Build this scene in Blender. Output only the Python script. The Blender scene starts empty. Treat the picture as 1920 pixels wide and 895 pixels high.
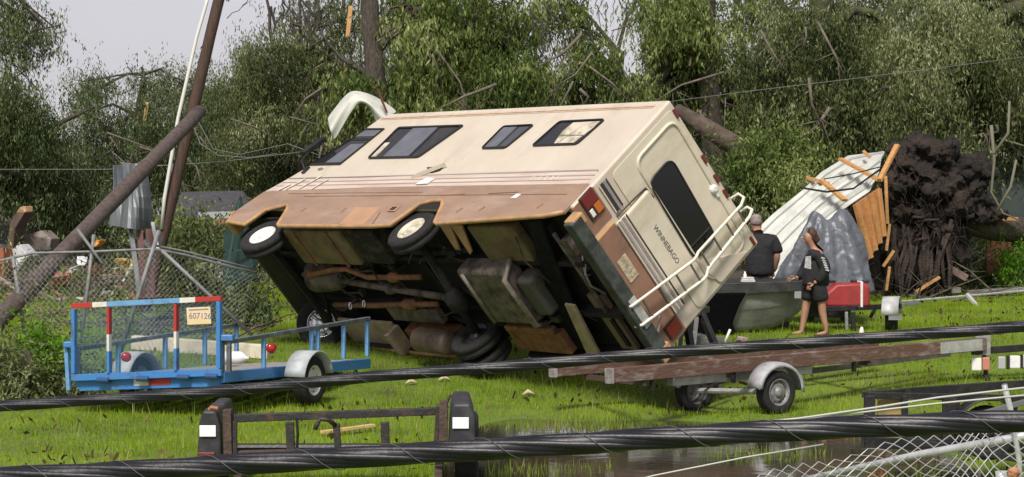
import bpy, bmesh, math, random
import numpy as np
from mathutils import Vector, Matrix, Euler, noise as mnoise
random.seed(7)
rng = np.random.default_rng(11)
S = bpy.context.scene
COL = S.collection
F, ZC = 3900.0, 2.45
# ------------------------------------------------------------------ camera, sky, sun, exposure
cd = bpy.data.cameras.new('camera')
cam = bpy.data.objects.new('camera', cd)
COL.objects.link(cam)
cam.location = (0, 0, ZC)
cam.rotation_euler = (math.radians(90 - math.degrees(math.atan(47.5 / F))), 0, 0)
cd.sensor_width = 36
cd.lens = 36 * F / 1920
cd.clip_start = 0.1
cd.clip_end = 2000
S.camera = cam
SUN_EL, SUN_AZ = math.radians(50), math.radians(193)
world = bpy.data.worlds.new('World')
S.world = world
world.use_nodes = True
wn, wl = world.node_tree.nodes, world.node_tree.links
wn.clear()
sky = wn.new('ShaderNodeTexSky')
sky.sky_type = 'NISHITA'
sky.sun_disc = False
sky.sun_elevation = SUN_EL
sky.sun_rotation = SUN_AZ
sky.air_density = 1.0
sky.dust_density = 1.0
hsv = wn.new('ShaderNodeHueSaturation')
hsv.inputs['Saturation'].default_value = 0.22
wl.new(sky.outputs[0], hsv.inputs['Color'])
# overcast veil: soft uneven cloud brightness with a faint lavender tint
tc = wn.new('ShaderNodeTexCoord')
mp = wn.new('ShaderNodeMapping')
mp.inputs['Scale'].default_value = (3, 3, 9)
nz = wn.new('ShaderNodeTexNoise')
nz.inputs['Scale'].default_value = 1.6
nz.inputs['Detail'].default_value = 5
rp = wn.new('ShaderNodeValToRGB')
rp.color_ramp.elements[0].color = (0.93, 0.90, 0.97, 1)
rp.color_ramp.elements[1].color = (1.08, 1.0, 1.05, 1)
mx = wn.new('ShaderNodeMix')
mx.data_type = 'RGBA'
mx.blend_type = 'MULTIPLY'
mx.inputs['Factor'].default_value = 1
wl.new(tc.outputs['Generated'], mp.inputs[0]); wl.new(mp.outputs[0], nz.inputs['Vector'])
wl.new(nz.outputs['Fac'], rp.inputs[0])
wl.new(hsv.outputs[0], mx.inputs['A']); wl.new(rp.outputs[0], mx.inputs['B'])
bg = wn.new('ShaderNodeBackground')
bg.inputs['Strength'].default_value = 0.088
wo = wn.new('ShaderNodeOutputWorld')
wl.new(mx.outputs['Result'], bg.inputs[0]); wl.new(bg.outputs[0], wo.inputs[0])
sd = bpy.data.lights.new('sun', 'SUN')
sd.energy = 3.5
sd.angle = math.radians(14)
sd.color = (1, 0.95, 0.87)
sun = bpy.data.objects.new('sun', sd)
COL.objects.link(sun)
sv = Vector((math.sin(SUN_AZ) * math.cos(SUN_EL), math.cos(SUN_AZ) * math.cos(SUN_EL), math.sin(SUN_EL)))
sun.rotation_euler = (-sv).to_track_quat('-Z', 'Y').to_euler()
sun.location = (-20, -20, 40)
S.view_settings.view_transform = 'Standard'
S.view_settings.look = 'None'
S.view_settings.gamma = 1
S.view_settings.exposure = 0.28
S.view_settings.use_curve_mapping = False

# ------------------------------------------------------------------ helpers
def P(px, py, d):
    return Vector(((px - 960) / F * d, d, ZC - (py - 400) / F * d))

def PG(px, d):
    x = (px - 960) / F * d
    return Vector((x, d, float(gz(x, d))))

def tag(o, label=None, cat=None, group=None, kind=None):
    if label: o['label'] = label
    if cat: o['category'] = cat
    if group: o['group'] = group
    if kind: o['kind'] = kind
    return o

def thing(name, label, cat, loc=(0, 0, 0), group=None, mat=None):
    o = bpy.data.objects.new(name, None)
    COL.objects.link(o)
    o.empty_display_size = 0.3
    if mat is not None: o.matrix_world = mat
    else: o.location = loc
    tag(o, label, cat, group)
    return o

def wmat(o):
    M = o.matrix_basis.copy()
    while o.parent is not None:
        o = o.parent
        M = o.matrix_basis @ M
    return M

class MB:
    def __init__(s): s.v, s.f, s.cuts = [], [], []
    def add(s, vs, fs):
        n = len(s.v); s.cuts.append((n, len(s.f)))
        s.v += [Vector(p) for p in vs]
        s.f += [tuple(i + n for i in f) for f in fs]
        return s
    def box(s, c, size, rot=None):
        c = Vector(c); h = Vector(size) / 2
        vs = []
        for sx in (-1, 1):
            for sy in (-1, 1):
                for sz in (-1, 1):
                    p = Vector((sx * h.x, sy * h.y, sz * h.z))
                    if rot is not None: p = rot @ p
                    vs.append(c + p)
        return s.add(vs, [(0, 1, 3, 2), (4, 6, 7, 5), (0, 4, 5, 1), (2, 3, 7, 6), (0, 2, 6, 4), (1, 5, 7, 3)])
    def bar(s, a, b, w, h, up=(0, 0, 1)):
        a, b = Vector(a), Vector(b); d = b - a; L = d.length
        x = d.normalized(); u = Vector(up)
        if abs(x.dot(u)) > 0.98: u = Vector((0, 1, 0))
        y = u.cross(x).normalized(); z = x.cross(y)
        return s.box((a + b) / 2, (L, w, h), Matrix((x, y, z)).transposed())
    def tube(s, pts, r, n=8, cap=True, jit=0):
        pts = [Vector(p) for p in pts]; m = len(pts)
        rs = r if isinstance(r, (list, tuple)) else [r] * m
        vs, fs = [], []
        prev = None
        for i, p in enumerate(pts):
            t = (pts[min(i + 1, m - 1)] - pts[max(i - 1, 0)]).normalized()
            if prev is None:
                u = Vector((0, 0, 1)) if abs(t.z) < 0.9 else Vector((1, 0, 0))
                a = t.cross(u).normalized()
            else:
                a = (prev - t * prev.dot(t)).normalized()
            prev = a; b = t.cross(a)
            for k in range(n):
                q = 2 * math.pi * k / n
                rr = rs[i] * (1 + random.uniform(-jit, jit))
                vs.append(p + (a * math.cos(q) + b * math.sin(q)) * rr)
        for i in range(m - 1):
            for k in range(n):
                k2 = (k + 1) % n
                fs.append((i * n + k, i * n + k2, (i + 1) * n + k2, (i + 1) * n + k))
        if cap:
            fs.append(tuple(range(n - 1, -1, -1))); fs.append(tuple((m - 1) * n + k for k in range(n)))
        return s.add(vs, fs)
    def lathe(s, prof, c, axis, n=24):
        """prof: (radius, offset along axis)"""
        c = Vector(c); t = Vector(axis).normalized()
        u = Vector((0, 0, 1)) if abs(t.z) < 0.9 else Vector((1, 0, 0))
        a = t.cross(u).normalized(); b = t.cross(a)
        vs, fs = [], []; m = len(prof)
        for r, h in prof:
            for k in range(n):
                q = 2 * math.pi * k / n
                vs.append(c + t * h + (a * math.cos(q) + b * math.sin(q)) * r)
        for i in range(m - 1):
            for k in range(n):
                k2 = (k + 1) % n
                fs.append((i * n + k, i * n + k2, (i + 1) * n + k2, (i + 1) * n + k))
        return s.add(vs, fs)
    def prism(s, poly, ext):
        """poly: 3D points, ext: extrusion vector"""
        poly = [Vector(p) for p in poly]; ext = Vector(ext); n = len(poly)
        vs = poly + [p + ext for p in poly]
        fs = [tuple(range(n - 1, -1, -1)), tuple(range(n, 2 * n))]
        for k in range(n):
            k2 = (k + 1) % n
            fs.append((k, k2, n + k2, n + k))
        return s.add(vs, fs)
    def grid(s, rows):
        m, n = len(rows), len(rows[0])
        vs = [p for r in rows for p in r]
        fs = [(i * n + j, i * n + j + 1, (i + 1) * n + j + 1, (i + 1) * n + j) for i in range(m - 1) for j in range(n - 1)]
        return s.add(vs, fs)
    def each(s, name, mat, parent=None, **k):
        """every shape added becomes an object of its own"""
        out = []
        cuts = s.cuts + [(len(s.v), len(s.f))]
        for (a, fa), (b, fb) in zip(cuts, cuts[1:]):
            q = MB(); q.v = s.v[a:b]; q.f = [tuple(i - a for i in f) for f in s.f[fa:fb]]
            out.append(q.build(name, mat, parent, **k))
        return out
    def build(s, name, mat, parent=None, world=True, smooth=False, bevel=0, seg=2, solid=0, loc=None, recalc=True):
        me = bpy.data.meshes.new(name)
        vs = s.v
        if parent is not None and world:
            inv = wmat(parent).inverted()
            vs = [inv @ v for v in vs]
        elif parent is None and loc is not None:
            L = Vector(loc); vs = [v - L for v in vs]
        me.from_pydata([tuple(v) for v in vs], [], s.f)
        if recalc:
            bm = bmesh.new(); bm.from_mesh(me)
            bmesh.ops.recalc_face_normals(bm, faces=bm.faces[:])
            bm.to_mesh(me); bm.free()
        if smooth:
            me.polygons.foreach_set('use_smooth', [True] * len(me.polygons))
        o = bpy.data.objects.new(name, me)
        COL.objects.link(o)
        if parent is not None: o.parent = parent
        elif loc is not None: o.location = loc
        if mat is not None: me.materials.append(mat)
        if solid:
            m = o.modifiers.new('solid', 'SOLIDIFY'); m.thickness = solid; m.offset = 0
        if bevel:
            m = o.modifiers.new('bevel', 'BEVEL'); m.width = bevel; m.segments = seg
            m.limit_method = 'ANGLE'; m.angle_limit = math.radians(40)
            if smooth or seg > 2:
                me.polygons.foreach_set('use_smooth', [True] * len(me.polygons))
                m.harden_normals = True
        return o

def copy_tree(o, parent=None):
    c = o.copy(); COL.objects.link(c)
    if parent is not None: c.parent = parent
    for ch in list(o.children): copy_tree(ch, c)
    return c

def hexc(h):
    h = h.lstrip('#')
    c = [int(h[i:i + 2], 16) / 255 for i in (0, 2, 4)]
    return tuple(x / 12.92 if x <= 0.04045 else ((x + 0.055) / 1.055) ** 2.4 for x in c) + (1,)

MATS = {}
def pbr(key, col, rough=0.6, metal=0.0, col2=None, scale=6, lo=0.4, hi=0.65, bump=0.0, bscale=30, spec=0.5, stretch=None, detail=6, coat=0, dirt=None):
    """painted / dirty surface: two colours mixed by noise in object space, optional bump"""
    if key in MATS: return MATS[key]
    m = bpy.data.materials.new(key); m.use_nodes = True
    n, l = m.node_tree.nodes, m.node_tree.links
    b = n['Principled BSDF']
    if isinstance(col, str): col = hexc(col)
    if isinstance(col2, str): col2 = hexc(col2)
    b.inputs['Base Color'].default_value = col
    b.inputs['Roughness'].default_value = rough
    b.inputs['Metallic'].default_value = metal
    b.inputs['Specular IOR Level'].default_value = spec
    b.inputs['Coat Weight'].default_value = coat
    t = n.new('ShaderNodeTexCoord'); src = t.outputs['Object']
    if stretch:
        mpn = n.new('ShaderNodeMapping'); mpn.inputs['Scale'].default_value = stretch
        l.new(src, mpn.inputs[0]); src = mpn.outputs[0]
    if col2 is not None:
        z = n.new('ShaderNodeTexNoise'); z.inputs['Scale'].default_value = scale; z.inputs['Detail'].default_value = detail
        z.inputs['Roughness'].default_value = 0.65
        l.new(src, z.inputs['Vector'])
        r = n.new('ShaderNodeValToRGB'); r.color_ramp.elements[0].position = lo; r.color_ramp.elements[1].position = hi
        r.color_ramp.elements[0].color = col; r.color_ramp.elements[1].color = col2
        l.new(z.outputs['Fac'], r.inputs[0]); l.new(r.outputs[0], b.inputs['Base Color'])
    if dirt:
        dcol, dsc, dlo, dhi, dst, dstr = dirt
        md = n.new('ShaderNodeMapping'); md.inputs['Scale'].default_value = dstr
        l.new(t.outputs['Object'], md.inputs[0])
        zd = n.new('ShaderNodeTexNoise'); zd.inputs['Scale'].default_value = dsc; zd.inputs['Detail'].default_value = 9; zd.inputs['Roughness'].default_value = 0.75
        l.new(md.outputs[0], zd.inputs['Vector'])
        mr = n.new('ShaderNodeMapRange'); mr.inputs['From Min'].default_value = dlo; mr.inputs['From Max'].default_value = dhi; mr.inputs['To Max'].default_value = dst
        l.new(zd.outputs['Fac'], mr.inputs['Value'])
        mm = n.new('ShaderNodeMix'); mm.data_type = 'RGBA'; mm.inputs['B'].default_value = dcol
        l.new(mr.outputs[0], mm.inputs['Factor'])
        if b.inputs['Base Color'].is_linked: l.new(b.inputs['Base Color'].links[0].from_socket, mm.inputs['A'])
        else: mm.inputs['A'].default_value = col
        l.new(mm.outputs['Result'], b.inputs['Base Color'])
    if bump:
        z2 = n.new('ShaderNodeTexNoise'); z2.inputs['Scale'].default_value = bscale; z2.inputs['Detail'].default_value = 5
        l.new(src, z2.inputs['Vector'])
        bp = n.new('ShaderNodeBump'); bp.inputs['Strength'].default_value = bump; bp.inputs['Distance'].default_value = 0.05
        l.new(z2.outputs['Fac'], bp.inputs['Height']); l.new(bp.outputs[0], b.inputs['Normal'])
    MATS[key] = m
    return m

def leafmat(key, cols, trans=0.35, scale=0.7):
    if key in MATS: return MATS[key]
    m = bpy.data.materials.new(key); m.use_nodes = True
    n, l = m.node_tree.nodes, m.node_tree.links
    n.clear()
    out = n.new('ShaderNodeOutputMaterial')
    geo = n.new('ShaderNodeNewGeometry')
    t = n.new('ShaderNodeTexCoord')
    z = n.new('ShaderNodeTexNoise'); z.inputs['Scale'].default_value = scale; z.inputs['Detail'].default_value = 3
    l.new(t.outputs['Object'], z.inputs['Vector'])
    ad = n.new('ShaderNodeMath'); ad.operation = 'MULTIPLY_ADD'; ad.inputs[1].default_value = 0.55
    l.new(geo.outputs['Random Per Island'], ad.inputs[0])
    ms = n.new('ShaderNodeMath'); ms.operation = 'MULTIPLY_ADD'; ms.inputs[1].default_value = 1.5; ms.inputs[2].default_value = -0.52
    l.new(z.outputs['Fac'], ms.inputs[0]); l.new(ms.outputs[0], ad.inputs[2])
    r = n.new('ShaderNodeValToRGB')
    els = r.color_ramp.elements
    while len(els) < len(cols): els.new(0.5)
    for i, c in enumerate(cols):
        els[i].position = i / (len(cols) - 1); els[i].color = hexc(c) if isinstance(c, str) else c
    l.new(ad.outputs[0], r.inputs[0])
    d = n.new('ShaderNodeBsdfPrincipled'); d.inputs['Roughness'].default_value = 0.65; d.inputs['Specular IOR Level'].default_value = 0.2
    tr = n.new('ShaderNodeBsdfTranslucent')
    mixs = n.new('ShaderNodeMixShader'); mixs.inputs[0].default_value = trans
    l.new(r.outputs[0], d.inputs['Base Color']); l.new(r.outputs[0], tr.inputs[0])
    l.new(d.outputs[0], mixs.inputs[1]); l.new(tr.outputs[0], mixs.inputs[2]); l.new(mixs.outputs[0], out.inputs[0])
    MATS[key] = m
    return m

def np_mesh(name, verts, quads=None, tris=None, mat=None, parent=None, loc=None):
    me = bpy.data.meshes.new(name)
    k = 4 if quads is not None else 3
    fa = quads if quads is not None else tris
    if loc is not None: verts = verts - np.array(loc, dtype=float)
    me.vertices.add(len(verts)); me.vertices.foreach_set('co', verts.astype(np.float32).ravel())
    me.loops.add(fa.size); me.loops.foreach_set('vertex_index', fa.astype(np.int32).ravel())
    me.polygons.add(len(fa))
    me.polygons.foreach_set('loop_start', np.arange(0, fa.size, k, dtype=np.int32))
    me.update(calc_edges=True)
    o = bpy.data.objects.new(name, me); COL.objects.link(o)
    if mat: me.materials.append(mat)
    if parent: o.parent = parent
    elif loc is not None: o.location = loc
    return o

def sst(e0, e1, x):
    t = np.clip((x - e0) / (e1 - e0), 0, 1)
    return t * t * (3 - 2 * t)

def wob(x, y):
    return (np.sin(1.7 * x + 0.6 * y) + np.sin(-0.9 * x + 1.9 * y + 1.3) + np.sin(3.1 * x - 1.4 * y + 2.2) * 0.6 + np.sin(4.3 * x + 3.7 * y) * 0.4) / 3

def gz(x, y):
    x = np.asarray(x, float); y = np.asarray(y, float)
    z = np.interp(y, [-50, 22, 26, 29, 31.5, 43, 60, 90, 2000], [0, 0, 0.08, 0.38, 0.6, 0.9, 1.1, 1.1, 1.1])
    mask = sst(-1.0, 0.2, x) * (1 - sst(3.4, 4.8, x)) * (1 - sst(24.3, 25.3, y + 0.45 * wob(x, y)))
    mask = np.maximum(mask, np.exp(-((x - 2.25) / 0.55) ** 2 - ((y - 25.9) / 0.75) ** 2))
    z = z - mask * (0.17 + 0.09 * wob(1.6 * x, 1.3 * y))
    z = z + (1 - mask) * 0.025 * wob(x * 0.8, y * 0.8) * (y < 100)
    return z

# ------------------------------------------------------------------ ground, water, grass
def ground():
    xs = np.concatenate([[-600, -200, -80, -40], np.arange(-20, 20.01, 0.25), [40, 80, 200, 600]])
    ys = np.concatenate([[-60, -10, 4], np.arange(10, 62, 0.25), [70, 80, 90, 120, 200, 400, 1200]])
    X, Y = np.meshgrid(xs, ys)
    Z = gz(X, Y)
    V = np.stack([X, Y, Z], -1).reshape(-1, 3)
    nx, ny = len(xs), len(ys)
    i, j = np.meshgrid(np.arange(nx - 1), np.arange(ny - 1))
    a = (j * nx + i).ravel()
    Q = np.stack([a, a + 1, a + nx + 1, a + nx], 1)
    m = bpy.data.materials.new('grassy_soil'); m.use_nodes = True
    n, l = m.node_tree.nodes, m.node_tree.links
    b = n['Principled BSDF']; b.inputs['Roughness'].default_value = 0.9
    t = n.new('ShaderNodeTexCoord')
    z1 = n.new('ShaderNodeTexNoise'); z1.inputs['Scale'].default_value = 1.1; z1.inputs['Detail'].default_value = 8
    z2 = n.new('ShaderNodeTexNoise'); z2.inputs['Scale'].default_value = 14; z2.inputs['Detail'].default_value = 6
    l.new(t.outputs['Object'], z1.inputs['Vector']); l.new(t.outputs['Object'], z2.inputs['Vector'])
    r = n.new('ShaderNodeValToRGB')
    r.color_ramp.elements[0].position = 0.3; r.color_ramp.elements[0].color = (0.045, 0.035, 0.018, 1)
    r.color_ramp.elements[1].position = 0.62; r.color_ramp.elements[1].color = (0.13, 0.20, 0.018, 1)
    e = r.color_ramp.elements.new(0.45); e.color = (0.10, 0.14, 0.02, 1)
    ad = n.new('ShaderNodeMath'); ad.operation = 'MULTIPLY_ADD'; ad.inputs[1].default_value = 0.4
    l.new(z2.outputs['Fac'], ad.inputs[0])
    mu = n.new('ShaderNodeMath'); mu.operation = 'MULTIPLY'; mu.inputs[1].default_value = 0.65
    l.new(z1.outputs['Fac'], mu.inputs[0]); l.new(mu.outputs[0], ad.inputs[2]); l.new(ad.outputs[0], r.inputs[0])
    # storm litter and bare soil beyond the lawn
    sx = n.new('ShaderNodeSeparateXYZ'); l.new(t.outputs['Object'], sx.inputs[0])
    mr = n.new('ShaderNodeMapRange'); mr.inputs['From Min'].default_value = 42.5; mr.inputs['From Max'].default_value = 45
    wv = n.new('ShaderNodeMath'); wv.operation = 'MULTIPLY_ADD'; wv.inputs[1].default_value = 3.0
    l.new(z1.outputs['Fac'], wv.inputs[0]); l.new(sx.outputs['Y'], wv.inputs[2]); l.new(wv.outputs[0], mr.inputs['Value'])
    r2 = n.new('ShaderNodeValToRGB')
    r2.color_ramp.elements[0].color = (0.03, 0.028, 0.015, 1); r2.color_ramp.elements[1].color = (0.12, 0.10, 0.075, 1)
    l.new(z2.outputs['Fac'], r2.inputs[0])
    mxr = n.new('ShaderNodeMix'); mxr.data_type = 'RGBA'
    l.new(mr.outputs[0], mxr.inputs['Factor']); l.new(r.outputs[0], mxr.inputs['A']); l.new(r2.outputs[0], mxr.inputs['B'])
    l.new(mxr.outputs['Result'], b.inputs['Base Color'])
    bp = n.new('ShaderNodeBump'); bp.inputs['Strength'].default_value = 0.6; bp.inputs['Distance'].default_value = 0.05
    l.new(z2.outputs['Fac'], bp.inputs['Height']); l.new(bp.outputs[0], b.inputs['Normal'])
    o = np_mesh('ground', V, quads=Q, mat=m); tag(o, kind='structure')
    o.data.polygons.foreach_set('use_smooth', [True] * len(o.data.polygons))
    w = pbr('puddle_water', (0.035, 0.033, 0.022, 1), 0.05, 0, (0.06, 0.052, 0.036, 1), 1.2, bump=0.04, bscale=5, spec=0.8)
    wm = MB(); wm.add([(-1.4, 10, -0.03), (5.2, 10, -0.03), (5.2, 26.5, -0.03), (-1.4, 26.5, -0.03)], [(0, 1, 2, 3)])
    tag(wm.build('water', w), kind='structure')
ground()

def grass(name, N, dmin, dmax, hmin, hmax, wid, mat, xlim=None, wet=0.03, only_wet=False, lean=0.5):
    u = rng.random(N)
    y = np.sqrt(dmin ** 2 + u * (dmax ** 2 - dmin ** 2))
    x = (rng.random(N) * 2 - 1) * 0.285 * y
    if xlim is not None:
        x = xlim[0] + rng.random(N) * (xlim[1] - xlim[0])
    z = gz(x, y)
    under = z < -0.02
    p = rng.random(N)
    keep = np.where(under, p < wet, p < np.clip(0.75 + 0.5 * wob(0.7 * x + 3, 0.9 * y), 0.25, 1))
    if only_wet: keep = under & (np.sin(2.1 * x + 1.3 * y) + np.sin(1.7 * x - 3.1 * y) > 0.75 - 0.12 * (y - 20))
    x, y, z = x[keep], y[keep], z[keep]
    n = len(x)
    h = (hmin + (hmax - hmin) * rng.random(n) ** 1.6) * (1 + 0.35 * wob(1.3 * x, 1.1 * y + 4))
    if only_wet: z = np.maximum(z, -0.06)
    a = rng.random(n) * 2 * np.pi
    w = wid * (0.6 + 0.8 * rng.random(n))
    la = rng.random(n) * 2 * np.pi; ll = h * lean * rng.random(n)
    b0 = np.stack([x - np.cos(a) * w / 2, y - np.sin(a) * w / 2, z - 0.01], 1)
    b1 = np.stack([x + np.cos(a) * w / 2, y + np.sin(a) * w / 2, z - 0.01], 1)
    tp = np.stack([x + np.cos(la) * ll, y + np.sin(la) * ll, z + h], 1)
    V = np.stack([b0, b1, tp], 1).reshape(-1, 3)
    o = np_mesh(name, V, tris=np.arange(3 * n).reshape(-1, 3), mat=mat)
    return o
GM = leafmat('grass_blades', [(0.09, 0.14, 0.009, 1), (0.225, 0.345, 0.013, 1), (0.33, 0.46, 0.02, 1), (0.45, 0.52, 0.06, 1)], 0.45, 0.55)
o = grass('grass', 430000, 18.5, 45, 0.03, 0.075, 0.012, GM)
tag(o, 'short bright green storm-wet grass covering the yard', 'grass', kind='stuff')
o = grass('tall_grass', 7000, 19, 38, 0.10, 0.24, 0.010, leafmat('seed_grass', ['#4d6a1c', '#7d9438', '#a9a866', '#c0b587'], 0.35, 0.8), lean=0.35)
tag(o, 'pale taller grass stems scattered through the yard', 'grass', kind='stuff')
o = grass('marsh_grass', 17000, 16, 25.5, 0.05, 0.17, 0.014, leafmat('marsh_blades', ['#3a4a16', '#5f7a20', '#8b9a40', '#a09a62'], 0.35, 0.9), xlim=(-1.2, 4.8), only_wet=True)
tag(o, 'thin marsh grass standing in the brown puddle', 'grass', kind='stuff')

# ------------------------------------------------------------------ shared materials
M_black = pbr('black_paint', (0.012, 0.012, 0.014, 1), 0.45, 0, (0.05, 0.035, 0.028, 1), 9, 0.5, 0.75, bump=0.1)
M_rubber = pbr('tyre_rubber', (0.010, 0.010, 0.011, 1), 0.85, 0, (0.022, 0.021, 0.02, 1), 12, bump=0.2, bscale=60)
M_galv = pbr('galvanised_steel', (0.36, 0.37, 0.38, 1), 0.45, 0.6, (0.24, 0.245, 0.25, 1), 14, bump=0.05)
M_rim = pbr('painted_rim', (0.72, 0.71, 0.68, 1), 0.45, 0.0, (0.45, 0.42, 0.37, 1), 10, 0.5, 0.8)
M_white = pbr('white_paint', (0.75, 0.75, 0.73, 1), 0.5, 0, (0.5, 0.49, 0.45, 1), 8, 0.5, 0.8)
M_chrome = pbr('dull_chrome', (0.6, 0.6, 0.6, 1), 0.25, 0.9)
M_red_lens = pbr('red_lens', (0.36, 0.012, 0.012, 1), 0.2, 0, coat=0.5)
M_dark_red_lens = pbr('dark_red_lens', (0.16, 0.012, 0.01, 1), 0.2, 0, coat=0.5)
M_amber = pbr('amber_lens', (0.5, 0.14, 0.015, 1), 0.2, 0, coat=0.5)
M_white_lens = pbr('white_lens', (0.8, 0.78, 0.75, 1), 0.2)
M_raw_wood = pbr('raw_timber', (0.62, 0.36, 0.15, 1), 0.7, 0, (0.45, 0.23, 0.08, 1), 6, stretch=(1, 8, 8), bump=0.15)
M_pale_wood = pbr('pale_timber', (0.62, 0.45, 0.2, 1), 0.7, 0, (0.45, 0.3, 0.13, 1), 6, bump=0.15)

def wheel_parts(parent, c, axis, R=0.36, W=0.2, rim_r=None, rim_mat=None, world=True, spokes=0, hub=True, name='wheel'):
    """tyre with tread grooves and a dished rim; axis points to the outer face"""
    rim_r = rim_r or R * 0.58
    ax = Vector(axis).normalized(); c = Vector(c)
    h = W / 2
    t = MB()
    t.lathe([(rim_r, -h * 0.8), (rim_r + 0.01, -h * 0.9), (R * 0.86, -h), (R * 0.95, -h * 0.9), (R, -h * 0.7), (R, -h * 0.2), (R * 0.985, -h * 0.16), (R * 0.985, h * 0.16), (R, h * 0.2), (R, h * 0.7), (R * 0.95, h * 0.9), (R * 0.86, h), (rim_r + 0.01, h * 0.9), (rim_r, h * 0.8)], c, ax, 32)
    w = t.build(name, M_rubber, parent, world=world, smooth=True)
    r = MB()
    r.lathe([(rim_r, -h * 0.8), (rim_r * 0.97, -h * 0.5), (rim_r * 0.94, 0.0), (rim_r * 0.94, h * 0.55), (rim_r * 0.99, h * 0.8), (rim_r * 1.0, h * 0.84), (rim_r * 0.93, h * 0.84), (rim_r * 0.86, h * 0.35), (rim_r * 0.74, h * 0.30), (rim_r * 0.70, h * 0.5), (rim_r * 0.5, h * 0.62), (rim_r * 0.36, h * 0.5), (rim_r * 0.33, h * 0.8), (rim_r * 0.2, h * 0.95), (0.001, h * 0.95)], c, ax, 32)
    u = Vector((0, 0, 1)) if abs(ax.z) < 0.9 else Vector((1, 0, 0))
    a = ax.cross(u).normalized(); b = ax.cross(a)
    if spokes:
        for k in range(spokes):
            q = 2 * math.pi * k / spokes
            dv = a * math.cos(q) + b * math.sin(q)
            r.bar(c + dv * rim_r * 0.25 + ax * h * 0.75, c + dv * rim_r * 0.92 + ax * h * 0.5, rim_r * 0.22, 0.02, ax)
    nf = len(r.f)
    for k in range(8):
        q = 2 * math.pi * (k + 0.5) / 8
        p = c + (a * math.cos(q) + b * math.sin(q)) * rim_r * 0.79
        r.lathe([(rim_r * 0.075, h * 0.2), (rim_r * 0.075, h * 0.36), (0.001, h * 0.36)], p, ax, 8)
    if parent is not None and world:
        inv = wmat(parent).inverted()
        r.v = [inv @ v for v in r.v]
    ro = r.build('rim', rim_mat or M_rim, w, world=False, smooth=True)
    ro.data.materials.append(M_black)
    for f in ro.data.polygons[nf:]: f.material_index = 1
    return w

def text_mesh(cu, name, mat, par, mtx):
    tmp = bpy.data.objects.new('lettering_source', cu); COL.objects.link(tmp)
    bpy.context.view_layer.update()
    me = bpy.data.meshes.new_from_object(tmp)
    bpy.data.objects.remove(tmp); bpy.data.curves.remove(cu)
    me.materials.clear(); me.materials.append(mat)
    o = bpy.data.objects.new(name, me); COL.objects.link(o)
    o.parent = par; o.matrix_local = mtx
    return o

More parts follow.
